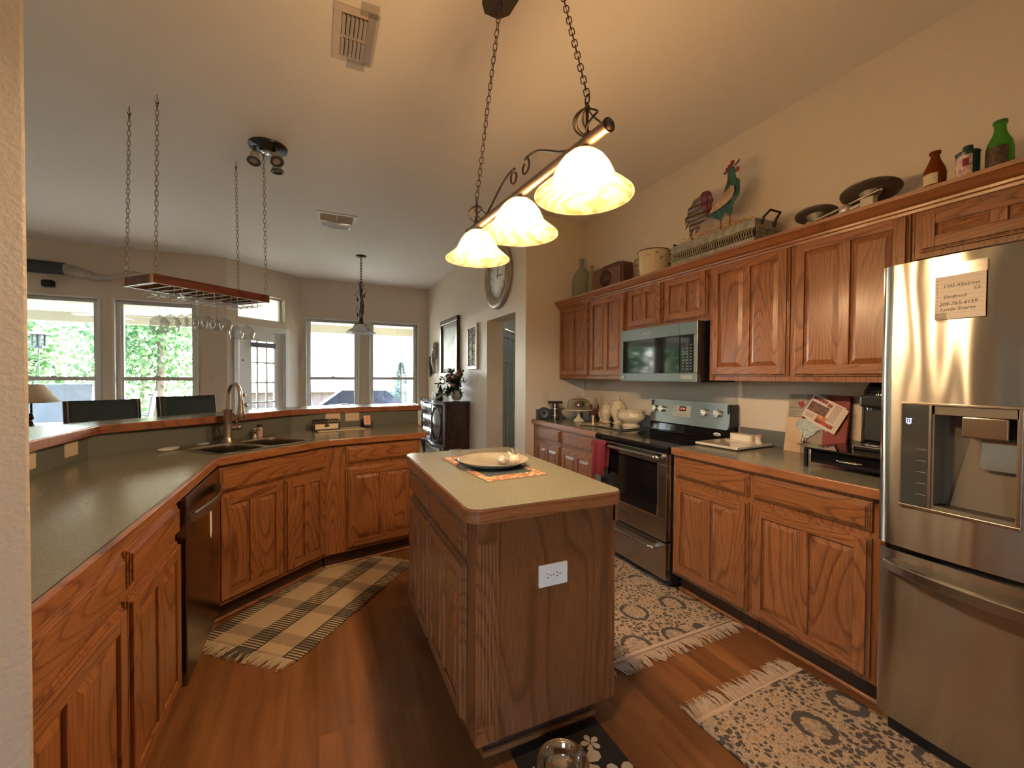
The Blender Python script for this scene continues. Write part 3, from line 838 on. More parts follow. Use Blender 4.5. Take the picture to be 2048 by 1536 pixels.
# local: x along front, y back
X0, X1, Y0, Y1 = -.30, .305, -.245, .235
b1 = rrect(-.275, -.012, -.215, .135, .05, 5); b2 = rrect(.018, .28, -.215, .135, .05, 5)
mb = MB(); v_, f_ = ring_face(rrect(X0, X1, Y0, Y1, .03, 4), [b1, b2], .004); mb.add(v_, f_)
rr = rrect(X0, X1, Y0, Y1, .03, 4); n = len(rr)
mb.add([(x, y, 0) for x, y in rr] + [(x, y, .004) for x, y in rr], [(i, (i + 1) % n, n + (i + 1) % n, n + i) for i in range(n)])
mb.build('sink_deck', SINKM, snk)
for a, b in ((-.275, -.012), (.018, .28)):
    mb = MB(); rect_bowl(mb, Matrix(), a, b, -.215, .135, .004, .165); o = mb.build('bowl', SINKM, snk)
    MB().lathe([(.0001, .0), (.035, .0), (.04, .003), (.0001, .003)], ((a + b) / 2, -.04, -.1605), 20).build('drain', CHROME, o)
# faucet
fl = SP(.355, .31 + .18); 
fau = thing('faucet', 'tall brushed nickel pull-down faucet with side lever at the sink', 'faucet', (fl[0], fl[1], .9187), SA)
mb = MB(); mb.lathe([(.033, 0), (.033, .008), (.027, .014), (.024, .03), (.022, .13), (.026, .19), (.030, .21)], (0, 0, 0), 24)
mb.build('body', NICKEL, fau)
pts = [(0, 0, .17), (0, 0, .28)] + [(.0, -.062 + .062 * math.cos(a), .30 + .075 * math.sin(a)) for a in [PI * k / 12 for k in range(0, 13)]] + [(.0, -.126, .265)]
mb = MB(); mb.tube(pts, .012, 12); mb.build('spout', NICKEL, fau)
mb = MB(); mb.lathe([(.014, 0), (.016, -.03), (.020, -.075), (.025, -.115), (.022, -.12), (.0001, -.12)], (0, -.127, .275), 20); mb.build('spray_head', NICKEL, fau)
mb = MB().cyl((.015, 0, .085), (.07, 0, .085), .018, 16).ball((.07, 0, .085), .02, 8)
mb.tube([(.07, 0, .09), (.05, -.004, .13), (.03, -.006, .185)], [.009, .006, .005], 8); mb.build('lever', NICKEL, fau)
def on_deck(s, t, z=.9187): p = SP(s, t); return (p[0], p[1], z)
root = thing('soap_dispenser', 'short chrome soap dispenser pump behind the right sink bowl', 'soap dispenser', on_deck(.545, .505), SA)
MB().lathe([(.018, 0), (.018, .006), (.011, .012), (.010, .045), (.014, .05), (.014, .062), (.0001, .066)], (0, 0, 0), 16).cyl((0, 0, .057), (0, -.05, .055), .005, 8).build('pump', CHROME, root)
root = thing('small_bottle', 'small bottle with pink label and black cap beside the soap pump', 'bottle', (*SP(.60, .535), .9147), SA)
MB().lathe([(.018, 0), (.019, .01), (.019, .065), (.013, .072), (.0001, .072)], (0, 0, 0), 16).build('body', pm('pink_label', (.45, .30, .25), .4), root)
MB().lathe([(.019, .072), (.019, .088), (.0001, .089)], (0, 0, 0), 16).build('cap', BLACKP, root)
root = thing('soap_dish', 'low white soap dish behind the left corner of the sink', 'soap dish', (*SP(.02, .49), .9147), SA + .3)
MB().shell([(.0001, .004), (.05, .004), (.062, .014), (.066, .014), (.055, 0), (.0001, 0)], (0, 0, 0), 24, sx=1, sy=.5).build('dish', pm('frosted', (.45, .45, .42), .35), root)
root = thing('sink_stopper', 'thin round pale stopper lying beside the faucet base', 'sink stopper', (*SP(.235, .545), .9147), SA)
MB().lathe([(.0001, 0), (.035, 0), (.032, .008), (.008, .010), (.0001, .010)], (0, 0, 0), 20).build('disc', pm('pale_blue_rubber', (.30, .36, .38), .4), root)

# letter holder, mat and card stand on far counter
def far_loc(s, t, z=.9147):
    p = dB + fd * s + fn * t; return (p.x, p.y, z)
root = thing('white_tray', 'flat cream board on the worktop under the black letter holder', 'tray', far_loc(.19, .545), FA + .03)
MB().box(-.17, .19, -.10, .055, 0, .008).build('board', CREAM, root, bevel=.003)
root = thing('napkin_holder', 'black wrought iron letter holder with white paper, below the wall plates', 'holder', far_loc(.105, .54, .923), FA)
mb = MB().box(-.105, .09, -.04, .04, 0, .006)
for y in (-.04, .04):
    mb.tube([(-.1, y, .004), (-.1, y, .075), (.085, y, .075), (.085, y, .004)], .004, 6); mb.tube([(-.1, y, .052), (.085, y, .052)], .003, 6)
    for k in range(7):
        x0 = -.1 + .185 * k / 7; mb.tube([(x0, y, .053), (x0 + .013, y, .074), (x0 + .0264, y, .053)], .0022, 5)
for x in (-.1, .085): mb.tube([(x, -.04, .004), (x, -.055, .04), (x, -.04, .075), (x, .04, .075)], .003, 6)
mb.tube([(-.008, -.044, .03), (-.008, -.048, .08)], .003, 6).ball((-.008, -.048, .036), .013, 8, (1.4, .3, .6)).ball((-.008, -.045, .082), .007, 6)
mb.build('iron_frame', IRON, root)
MB().box(-.093, .078, -.034, .034, .0065, .048).build('paper_stack', pm('paper', (.78, .66, .5), .8), root)
root = thing('card_holder', 'small black iron card stand holding pink and white cards', 'holder', far_loc(.44, .60), FA)
mb = MB().box(-.04, .04, -.03, .03, 0, .005)
for x in (-.036, .036): mb.tube([(x, -.03, .004), (x, -.03, .03), (x, .012, .05), (x, .022, .004)], .003, 6)
for k in range(4): mb.tube([(-.036 + .018 * k, -.03, .005), (-.027 + .018 * k, -.03, .028), (-.018 + .018 * k, -.03, .005)], .0024, 5)
mb.tube([(-.036, .015, .06), (.036, .015, .06)], .003, 6); mb.build('iron_frame', IRON, root)
Tc = frame((-.03, -.012, .012), (1, 0, 0), (0, .25, 1))
cd = MB().plate([(0, 0), (.055, 0), (.055, .085), (0, .085)], Tc, .012).build('card_stack', pm('pink_card', (.75, .45, .36), .7), root)
mb = MB(); 
for k, (a, b) in enumerate(((.012, .04), (.009, .045), (.016, .038), (.012, .042))): mb.plate([(a, .07 - k * .013), (b, .07 - k * .013), (b, .074 - k * .013), (a, .074 - k * .013)], Tc @ Matrix.Translation((0, 0, -.0006)), .0005)
mb.plate([(.0, -.0), (.001, 0), (.001, .001)], Tc, .0005)
cd2 = MB(T=Tc @ Matrix.Translation((0, 0, .0)))
mb = MB()
for k, (a, b) in enumerate(((.012, .044), (.009, .047), (.016, .040), (.012, .044))): mb.plate([(a, .070 - k * .014), (b, .070 - k * .014), (b, .074 - k * .014), (a, .074 - k * .014)], Tc @ Matrix.Translation((0, 0, .0121)), .0004)
mb.build('card_print', pm('red_print', (.45, .08, .06), .7), root)

# ================================================================ REFRIGERATOR
FX, FY1, FY0 = 1.95, .885, -.025
fr = thing('refrigerator', 'large stainless steel french-door refrigerator with ice and water dispenser', 'refrigerator', (2.03, FY1, 0), RZ)
fw = FY1 - FY0; FB = 2.03 - FX
MB().box(.006, fw - .006, 0, .61, .03, 1.745).build('body', pm('fridge_side', (.12, .115, .11), .4, .6), fr)
MB().box(.03, fw - .03, -.04, .0, .012, .075).build('toe_grille', BLACKP, fr)
ZG0, ZG1, ZT, ZB = .712, .732, 1.771, .078
def bulge_door(name, x0, x1, z0, z1, hole=None, mat=STEELF, bul=.014):
    """door with a gently curved front (front face about y=-FB), optional rectangular hole x0,x1,z0,z1"""
    mb = MB(); nx = 26
    xs = sorted(set([x0 + (x1 - x0) * k / nx for k in range(nx + 1)] + ([hole[0], hole[1]] if hole else [])))
    zs = sorted(set([z0 + (z1 - z0) * k / 12 for k in range(13)] + ([hole[2], hole[3]] if hole else [])))
    def Y(x):
        t = (x - (x0 + x1) / 2) / ((x1 - x0) / 2); e = max(0, abs(t) - .965) / .035
        return -FB + .004 - bul * (1 - t * t) + .012 * e * e
    vs = [(x, Y(x), z) for z in zs for x in xs]; m = len(xs); fs = []
    for j in range(len(zs) - 1):
        for i in range(m - 1):
            if hole and hole[0] - 1e-6 <= xs[i] and xs[i + 1] <= hole[1] + 1e-6 and hole[2] - 1e-6 <= zs[j] and zs[j + 1] <= hole[3] + 1e-6: continue
            fs.append((j * m + i, j * m + i + 1, (j + 1) * m + i + 1, (j + 1) * m + i))
    mb.add(vs, fs, 0, True)
    yb = -.004
    for zz, rv in ((z0, True), (z1, False)):
        a = [(x, Y(x), zz) for x in xs]; b = [(x, yb, zz) for x in xs]
        mb.add(a + b, [((i, m + i, m + i + 1, i + 1) if rv else (i, i + 1, m + i + 1, m + i)) for i in range(m - 1)])
    mb.add([(x0, Y(x0), z0), (x0, yb, z0), (x0, yb, z1), (x0, Y(x0), z1)], [(0, 3, 2, 1)])
    mb.add([(x1, Y(x1), z0), (x1, yb, z0), (x1, yb, z1), (x1, Y(x1), z1)], [(0, 1, 2, 3)])
    mb.add([(x0, yb, z0), (x1, yb, z0), (x1, yb, z1), (x0, yb, z1)], [(0, 3, 2, 1)])
    if hole:
        hx0, hx1, hz0, hz1 = hole
        mb.add([(hx0, Y(hx0), hz0), (hx1, Y(hx1), hz0), (hx1, yb, hz0), (hx0, yb, hz0), (hx0, Y(hx0), hz1), (hx1, Y(hx1), hz1), (hx1, yb, hz1), (hx0, yb, hz1)],
               [(0, 1, 2, 3), (4, 7, 6, 5), (0, 3, 7, 4), (1, 5, 6, 2)])
    return mb.build(name, mat, fr), Y
dispX0, dispX1, dispZ0, dispZ1 = .071, .369, .887, 1.266
ld, YF = bulge_door('door', .004, .452, ZG1, ZT, (dispX0, dispX1, dispZ0, dispZ1))
bulge_door('door', .458, fw - .004, ZG1, ZT)
fd_, YZ = bulge_door('freezer_drawer', .004, fw - .004, ZB, ZG0)
# narrow bright edge strips
MB().box(.0015, .0055, -FB + .012, -.004, ZG1, ZT).build('door_edge', CHROME, ld)
# dispenser: bezel, control panel, cavity, chute, paddle
yf = YF(.2) - .001
ds = MB()
ds.box(dispX0, dispX1, yf - .003, yf + .006, dispZ1 - .008, dispZ1); ds.box(dispX0, dispX1, yf - .004, yf + .010, dispZ0, dispZ0 + .010)
ds.box(dispX0, dispX0 + .006, yf - .003, yf + .006, dispZ0 + .010, dispZ1 - .008); ds.box(dispX1 - .010, dispX1, yf - .003, yf + .006, dispZ0 + .010, dispZ1 - .008)
ds.box(.150, .158, yf - .003, yf + .01, dispZ0 + .010, dispZ1 - .008)
dsp = ds.build('dispenser', steel('dispenser_steel', (.42, .36, .30), .25), fr, bevel=.0015)
MB().box(dispX0 + .006, .150, yf - .002, yf + .002, dispZ0 + .010, dispZ1 - .008).build('control_panel', pm('smoked_panel', (.05, .05, .045), .06, coat=1), dsp)
mb = MB()
cx0, cx1, cz0, cz1 = .158, dispX1 - .010, dispZ0 + .010, dispZ1 - .008
mb.box(cx0, cx1, -.012, -.005, cz0, cz1)
mb.box(cx0 - .001, cx0 + .006, yf + .002, -.012, cz0, cz1); mb.box(cx1 - .004, cx1 + .002, yf + .002, -.012, cz0, cz1); mb.box(cx0, cx1, yf + .002, -.012, cz1 - .03, cz1 + .001)
mb.box(cx0, cx1, yf + .004, -.012, cz0 - .001, cz0 + .012)
mb.add([(cx0 + .03, -.012, cz0 + .012), (cx1, -.012, cz0 + .012), (cx1, -.035, cz0 + .012), (cx0 + .03, -.035, cz0 + .012), (cx0 + .075, -.012, cz1 - .10), (cx1, -.012, cz1 - .10), (cx1, -.018, cz1 - .10), (cx0 + .075, -.018, cz1 - .10)],
       [(3, 2, 6, 7), (0, 3, 7, 4), (4, 7, 6, 5)])
mb.build('cavity', pm('cavity_plastic', (.17, .135, .095), .35), dsp)
MB().box(.232, .338, yf - .0, -.012, cz1 - .10, cz1 - .032).build('chute', steel('chute_steel', (.45, .36, .27), .18), dsp, bevel=.004)
MB().cyl((.285, yf + .02, cz1 - .034), (.285, yf + .02, cz1 - .012), .009, 12).build('nozzle', STEEL, dsp)
Tp = frame((.262, -.040, cz1 - .205), (1, 0, 0), (0, .02, .10))
MB().plate(rrect(0, .095, 0, .095, .010, 3), Tp, .006).build('paddle', CHROME, dsp)
mb = MB()
for k in range(4): mb.box(cx0 + .004, cx1 - .004, yf + .008 + k * .014, yf + .013 + k * .014, cz0 + .012, cz0 + .015)
mb.build('drip_grille', STEELD, dsp)
mb = MB()
for x, z in ((.088, 1.205), (.094, 1.199), (.1, 1.205)): mb.box(x, x + .002, yf - .0032, yf - .0019, z - .012, z + .004)
mb.box(.09, .102, yf - .0032, yf - .0019, 1.190, 1.193).box(.092, .104, yf - .0032, yf - .0019, 1.206, 1.208)
mb.build('display_icon', pm('display', (.3, .3, .6), .4, emit=((.45, .45, 1), 2.5)), dsp)
for k in range(5): MB().box(.118, .146, yf - .0026, yf - .0019, 1.10 - k * .04, 1.1015 - k * .04).build('button_line', pm('line_grey', (.25, .25, .23), .4), dsp)
# freezer handle: long shallow arc
n = 24; pts = []
for k in range(n + 1):
    x = .026 + (fw - .052) * k / n; t = (x - fw / 2) / (fw / 2 - .026)
    pts.append((x, YZ(x) - .012 - .045 * (1 - t ** 4), .655 - .006 * (1 - t * t)))
mb = MB()
vs = []; fs = []
for (x, y, z) in pts: vs += [(x, y, z - .019), (x, y - .004, z + .017), (x, y + .012, z + .022), (x, y + .014, z - .019)]
for k in range(n):
    for i in range(4):
        j = (i + 1) % 4; fs.append((k * 4 + i, k * 4 + j, (k + 1) * 4 + j, (k + 1) * 4 + i))
fs += [(0, 3, 2, 1), (n * 4, n * 4 + 1, n * 4 + 2, n * 4 + 3)]
mb.add(vs, fs, 0, False)
for x in (.04, fw - .04): mb.box(x - .012, x + .012, YZ(x) - .016, YZ(x) + .004, .642, .668)
mb.build('handle', STEEL, fr, bevel=.003)
# note
NX0, NX1, NZ0, NZ1 = .160, .283, 1.553, 1.735
nt = thing('note', 'lined handwritten paper note taped to the refrigerator door', 'note', (FX - .0135, FY1 - (NX0 + NX1) / 2, (NZ0 + NZ1) / 2), RZ)
def lined_paper():
    m, N, L, b = newmat('lined_paper')
    tc = N.new('ShaderNodeTexCoord'); sp = N.new('ShaderNodeSeparateXYZ'); L.new(tc.outputs['Object'], sp.inputs[0])
    m1 = N.new('ShaderNodeMath'); m1.operation = 'MULTIPLY'; m1.inputs[1].default_value = 1 / .0145; L.new(sp.outputs['Z'], m1.inputs[0])
    m2 = N.new('ShaderNodeMath'); m2.operation = 'FRACT'; L.new(m1.outputs[0], m2.inputs[0])
    m3 = N.new('ShaderNodeMath'); m3.operation = 'LESS_THAN'; m3.inputs[1].default_value = .08; L.new(m2.outputs[0], m3.inputs[0])
    mx = N.new('ShaderNodeMix'); mx.data_type = 'RGBA'; mx.inputs[6].default_value = (.55, .46, .36, 1); mx.inputs[7].default_value = (.36, .32, .30, 1)
    L.new(m3.outputs[0], mx.inputs[0]); L.new(mx.outputs[2], b.inputs['Base Color']); b.inputs['Roughness'].default_value = .6
    return m
w2, h2 = (NX1 - NX0) / 2, (NZ1 - NZ0) / 2
MB().box(-w2, w2, -.002, -.0006, -h2, h2).build('paper', lined_paper(), nt)
Ttape = pm('clear_tape', (.70, .66, .55), .12, coat=1, bump=(60, 1, .01))
TPF = thin_glass('tape_film', (.97, .96, .92), .18, .12)
MB().box(-w2 - .001, w2 + .003, -.0028, -.0021, h2 - .036, h2 + .003).build('tape', TPF, nt)
MB().box(-w2 - .001, -w2 + .030, -.0028, -.0021, -h2 - .006, -h2 + .022).build('tape', TPF, nt)
INK = pm('ink', (.03, .025, .022), .6)
def wr(body, x, z, size, sh=.25, sx=1.0):
    return text('handwriting', body, size, INK, nt, frame((-w2 + x, -.0022, h2 - z), (1, 0, .02), (0, 0, 1)), .0002, 'LEFT', sh, sx)
wr('1165 Albatross', .020, .071, .0155, sx=.93); wr('Ct.', .094, .086, .0145)
wr('Denbrock', .022, .108, .0155, sx=.9)
wr('209-765-4159', .010, .132, .0165, sx=1.0)
wr('Lynda Soares', .013, .150, .0150, sx=1.08); wr('V', .016, .026, .014); wr('r u C :', .055, .024, .016)
mb = MB()
for k in range(9): mb.lathe([(.0001, -.0001), (.0022, -.0001)], (0, 0, 0), 8)
hp = MB()
for k in range(11):
    hp.plate([(.0022 * math.cos(a), .0022 * math.sin(a)) for a in [2 * PI * i / 8 for i in range(8)]], frame((-w2 + .006, -.00205, h2 - .05 - k * .0115), (1, 0, 0), (0, 0, 1)), .0002)
hp.build('binder_holes', pm('hole_brown', (.30, .22, .17), .7), nt)

def marks(name, x0, x1, z, y, n, mat, parent, h=.011):
    mb = MB(); w = (x1 - x0) / n
    for k in range(n):
        a = x0 + k * w + w * .15; b = x0 + (k + 1) * w - w * .15; t = w * .2
        mb.box(a, a + t, y, y + .0005, z - h / 2, z + h / 2)
        if k % 2: mb.box(a + t, b, y, y + .0005, z + h / 2 - t, z + h / 2)
        if k % 3: mb.box(b - t, b, y, y + .0005, z - h / 2, z + h / 2 - t)
        mb.box(a + t, b - t, y, y + .0005, z - t / 2, z + t / 2)
    return mb.build(name, mat, parent)

# ================================================================ MICROWAVE
mwv = thing('microwave', 'stainless over-the-range microwave with dark glass door', 'microwave', (2.242, 2.776, 1.320), RZ)
mw = .772; mh = .405
MB().box(.004, mw - .004, .038, .40, .012, mh).build('body', BLACKP, mwv)
mb = MB()
wx0, wx1, wz0, wz1 = .030, .740, .063, .318
mb.box(0, mw, 0, .036, wz1, mh); mb.box(0, mw, 0, .036, 0, wz0); mb.box(0, wx0, 0, .036, wz0, wz1); mb.box(wx1, mw, 0, .036, wz0, wz1)
dr = mb.build('door_frame', steel('microwave_steel', (.24, .24, .23), .3), mwv, bevel=.0025)
MB().box(wx0, .618, .004, .03, wz0, wz1).build('door_glass', BLACKG, mwv)
cp = MB().box(.621, wx1, .004, .03, wz0, wz1).build('control_panel', BLACKG, mwv)
mb = MB(); 
for r_ in range(9):
    for c_ in range(3): mb.box(.642 + c_ * .034, .655 + c_ * .034, .0030, .0039, .085 + r_ * .020, .091 + r_ * .020)
mb.build('keypad_marks', pm('key_grey', (.20, .20, .19), .5), cp)
MB().box(.6188, .6202, -.0006, .004, 0, mh).build('door_seam', SLOT, mwv)
MB().box(.272, .342, -.003, -.0004, .352, .376).build('badge', CHROME, mwv, bevel=.001)
marks('badge_marks', .280, .334, .364, -.0034, 6, SLOT, mwv)
MB().box(.022, .070, -.0015, -.0003, .02, .042).build('rating_label', pm('blue_grey_label', (.10, .13, .17), .4), mwv)
MB().lathe([(.0001, 0), (.008, 0), (.008, .0006)], (.034, -.0016, .031), 14, M=Matrix.Rotation(R(90), 4, 'X')).build('label_dot', WPLAST, mwv)
MB().box(.635, .735, -.0012, -.0003, .022, .048).build('energy_label', pm('grey_label', (.30, .31, .30), .35), mwv)
MB().box(.02, mw - .02, .05, .38, -.0, .0118).build('bottom_grille', SLOT, mwv)

# ================================================================ RANGE
rg = thing('range', 'stainless electric range with black glass cooktop and oven door', 'range', (2.03, 2.7475, 0), RZ)
rw = .755
MB().box(.003, rw - .003, 0, .60, .03, .872).build('body', BLACKP, rg)
mb = MB(); mb.box(0, rw, -.045, .60, .886, .912)
mb.box(.0, rw, -.052, -.040, .872, .906); mb.build('cooktop', BLACKG, rg, bevel=.006)
mb = MB()
def disc(mb, x, y, r0, r1, z, n=40):
    vs = [(x + r * math.cos(2 * PI * k / n), y + r * math.sin(2 * PI * k / n), z) for r in (r0, r1) for k in range(n)]
    mb.add(vs, [(k, n + k, n + (k + 1) % n, (k + 1) % n)[::-1] for k in range(n)])
for x, y, r in ((.2, .12, .11), (.56, .12, .085), (.2, .40, .085), (.56, .40, .11)): disc(mb, x, y, r - .002, r, .9125); disc(mb, x, y, r * .6 - .001, r * .6, .9125)
mb.build('burner_rings', pm('burner_grey', (.10, .10, .10), .3), rg)
# oven door with window
dz0, dz1 = .312, .870; wx0, wx1, wz0, wz1 = .075, rw - .075, .455, .800
mb = MB(); a, b = -.052, -.002
mb.box(.003, rw - .003, a, b, dz0, wz0); mb.box(.003, rw - .003, a, b, wz1, dz1 - .0); mb.box(.003, wx0, a, b, wz0, wz1); mb.box(wx1, rw - .003, a, b, wz0, wz1)
od = mb.build('oven_door', STEEL, rg, bevel=.004)
MB().box(wx0 - .002, wx1 + .002, a + .004, a + .010, wz0 - .002, wz1 + .002).build('oven_window', BLACKG, od)
mb = MB(); mb.box(wx0, wx0 + .006, a - .001, a + .004, wz0, wz1).box(wx1 - .006, wx1, a - .001, a + .004, wz0, wz1).box(wx0, wx1, a - .001, a + .004, wz0, wz0 + .006)
mb.build('window_bezel', CHROME, od)
def bar_handle(parent, z, x0, x1, y0, r=.012):
    mb = MB(); mb.tube([(x0, y0 - .045, z), (x1, y0 - .045, z)], r, 14)
    h = mb.build('handle', STEEL, parent)
    mb = MB()
    for x in (x0, x1): mb.tube([(x - .0, y0 - .045, z), (x, y0, z)], [.014, .018], 12).ball((x, y0 - .045, z), .0165, 8, (1.6, 1, 1))
    mb.build('handle_end', STEEL, h); return h
bar_handle(od, .845, .085, rw - .045, a)
mb = MB()
for k in range(14): mb.box(.10 + k * .042, .128 + k * .042, a - .0015, a + .001, .862, .866)
mb.build('vent_slots', SLOT, od)
MB().box(.325, .395, a - .0025, a, .375, .395).build('badge', STEELD, od, bevel=.001)
marks('badge_marks', .332, .388, .385, a - .0031, 6, CHROME, od)
wd = MB().box(.003, rw - .003, -.052, -.002, .07, .303).build('storage_drawer', STEEL, rg, bevel=.004)
bar_handle(wd, .262, .085, rw - .085, -.052)
# backguard
mb = MB(); 
pr = [(.50, .912), (.505, .985), (.523, 1.0), (.60, 1.0), (.60, .912)]
mb.add([(0.004, y, z) for y, z in pr] + [(rw - .004, y, z) for y, z in pr], [tuple(range(5)), tuple(range(5, 10))[::-1]] + [(i, (i + 1) % 5, 5 + (i + 1) % 5, 5 + i)[::-1] for i in range(5)])
mb.build('backguard_base', BLACKG, rg, bevel=.004)
for x_ in (.002, rw - .028): MB().box(x_, x_ + .026, .515, .605, 1.0, 1.165).build('backguard_end', BLACKP, rg, bevel=.008)
# console: tilted steel face with rounded ends
cps = [(.0, 1.0), (.012, .995)]
mb = MB()
T = frame((.004, .500, .992), (1, 0, 0), (0, .14, 1))
mb.plate(rrect(0, rw - .008, 0, .182, .022, 5), T, -.05)
con = mb.build('console', steel('console_steel', (.30, .29, .27), .28), rg, bevel=.006)
Tn = T  # local x right, y up, z toward... (x cross y)
zn = Tn.to_3x3() @ Vector((0, 0, 1))
sgn = 1 if zn.y < 0 else -1
def conf(x, y, off): return T @ Matrix.Translation((x, y, off * sgn))
for x in (.052, .130, .545, .655):
    k_ = MB(); c0 = T @ Vector((x, .105, 0)); c1 = T @ Vector((x, .105, .028 * sgn))
    k_.cyl(c0, c1, .024, 20).obox(T @ Vector((x, .105, .034 * sgn)), (.010, .016, .044), T.to_3x3())
    k_.build('knob', steel('knob_steel', (.62, .56, .46), .25), con, bevel=.002)
MB().plate([(0, 0), (.17, 0), (.17, .085), (0, .085)], conf(.245, .06, 0.0), .0015 * sgn).build('keypad', pm('keypad_grey', (.42, .40, .36), .35), con)
MB().plate([(0, 0), (.062, 0), (.062, .036), (0, .036)], conf(.305, .102, .0016), .0012 * sgn).build('clock_display', pm('display_dark', (.03, .006, .006), .1), con)
text('display_digits', '12:16', .020, pm('red_digits', (.6, .08, .05), .4, emit=((1, .2, .12), 1.5)), con, conf(.336, .120, .0030), .0002, 'CENTER')
mb = MB()
for x in (.052, .130, .545, .655):
    for dx, dy in ((0, .036), (0, -.036), (-.02, -.034), (.02, -.034)): mb.plate([(-.003, -.002), (.003, -.002), (.003, .002), (-.003, .002)], conf(x + dx, .105 + dy, 0), .0006 * sgn)
for i in range(7): mb.plate([(-.004, -.002), (.004, -.002), (.004, .002), (-.004, .002)], conf(.285 + i * .016, .074, .0016), .0006 * sgn)
for i in range(2):
    for j in range(3): mb.plate([(-.004, -.002), (.004, -.002), (.004, .002), (-.004, .002)], conf(.258 + i * .018, .092 + j * .017, .0016), .0006 * sgn)
mb.build('console_marks', SLOT, con)
ov = MB(); ov.lathe([(.0001, 0), (.030, 0), (.030, .0015), (.0001, .0015)], (.665, .4985, .955), 24, M=Matrix.Rotation(R(90), 4, 'X') @ Matrix.Diagonal((1, .42, 1, 1)))
ov.build('oval_badge', WPLAST, rg)
marks('badge_marks', .645, .685, .955, .4962, 7, SLOT, rg)
# towel over the oven handle
tw_ = thing('dish_towel', 'dark red dish towel hanging over the left end of the oven handle', 'towel', (1.933, 2.60, .858), RZ)
mb = MB(); nx, nz = 22, 30
def tow(i, j):
    u = i / nx; v = j / nz                        # v 0 back hem .. 1 front hem
    s = -.20 + .47 * v                            # cloth length coordinate across bar
    w_ = .155 * (1 - .10 * min(1, abs(s) / .26))
    x = -.085 + w_ * u + .012 * math.sin(u * 9 + 1) * min(1, abs(s) * 6) * .5
    if s < -.02: y, z = .016 + .004 * math.sin(u * 14), s + .02
    elif s > .02: y, z = -.017 - .006 * math.sin(u * 11 + .5) * min(1, s * 8) - .005 * abs(s) * 10 * .3, -(s - .02)
    else:
        a = (s / .02) * PI / 2; y, z = -.016 * math.sin(a), .016 * math.cos(a)
    if s > .02: z += .02 * math.sin(u * 3.2) * (s / .27) - .012 * (1 - u) * (s / .27)
    return (x, y, z)
vs = [tow(i, j) for j in range(nz + 1) for i in range(nx + 1)]
fs = [(j * (nx + 1) + i, j * (nx + 1) + i + 1, (j + 1) * (nx + 1) + i + 1, (j + 1) * (nx + 1) + i) for j in range(nz) for i in range(nx)]
mb.add(vs, fs, 0, True)
o = mb.build('cloth', pm('red_towel', (.20, .012, .025), .9, bump=(900, .6, .001)), tw_)
s_ = o.modifiers.new('thick', 'SOLIDIFY'); s_.thickness = .004
# ================================================================ CEILING FIXTURES
def alabaster():
    m, N, L, b = newmat('alabaster_glass')
    tc = N.new('ShaderNodeTexCoord')
    mp = N.new('ShaderNodeMapping'); mp.inputs['Scale'].default_value = (1, 1, 2.2); L.new(tc.outputs['Object'], mp.inputs['Vector'])
    wv = N.new('ShaderNodeTexWave'); wv.inputs['Scale'].default_value = 5; wv.inputs['Distortion'].default_value = 14; wv.inputs['Detail'].default_value = 2; wv.inputs['Detail Scale'].default_value = 1.3
    L.new(mp.outputs[0], wv.inputs['Vector'])
    rp = N.new('ShaderNodeValToRGB'); e = rp.color_ramp.elements
    e[0].position = .1; e[0].color = (.50, .35, .19, 1); e[1].position = .7; e[1].color = (.80, .66, .44, 1)
    L.new(wv.outputs['Fac'], rp.inputs['Fac'])
    L.new(rp.outputs['Color'], b.inputs['Base Color'])
    b.inputs['Roughness'].default_value = .25
    tl = N.new('ShaderNodeBsdfTranslucent'); L.new(rp.outputs['Color'], tl.inputs['Color'])
    mx = N.new('ShaderNodeMixShader'); mx.inputs[0].default_value = .72
    L.new(b.outputs[0], mx.inputs[1]); L.new(tl.outputs[0], mx.inputs[2])
    tp = N.new('ShaderNodeBsdfTransparent'); tp.inputs[0].default_value = (1, .93, .80, 1)
    m2 = N.new('ShaderNodeMixShader'); m2.inputs[0].default_value = .60
    L.new(mx.outputs[0], m2.inputs[1]); L.new(tp.outputs[0], m2.inputs[2]); L.new(m2.outputs[0], N['Material Output'].inputs[0])
    return m
ALAB = alabaster()
BULB = pm('bulb_glow', (1, .9, .7), .4, emit=((1.0, .78, .48), 60))
PC = Vector((.735, 1.546)); PANG = math.atan2(.055, .84)
pl = thing('island_pendant', 'bronze island light bar with scrollwork and three glowing alabaster glass shades', 'pendant light', (PC.x, PC.y, CEIL), PANG)
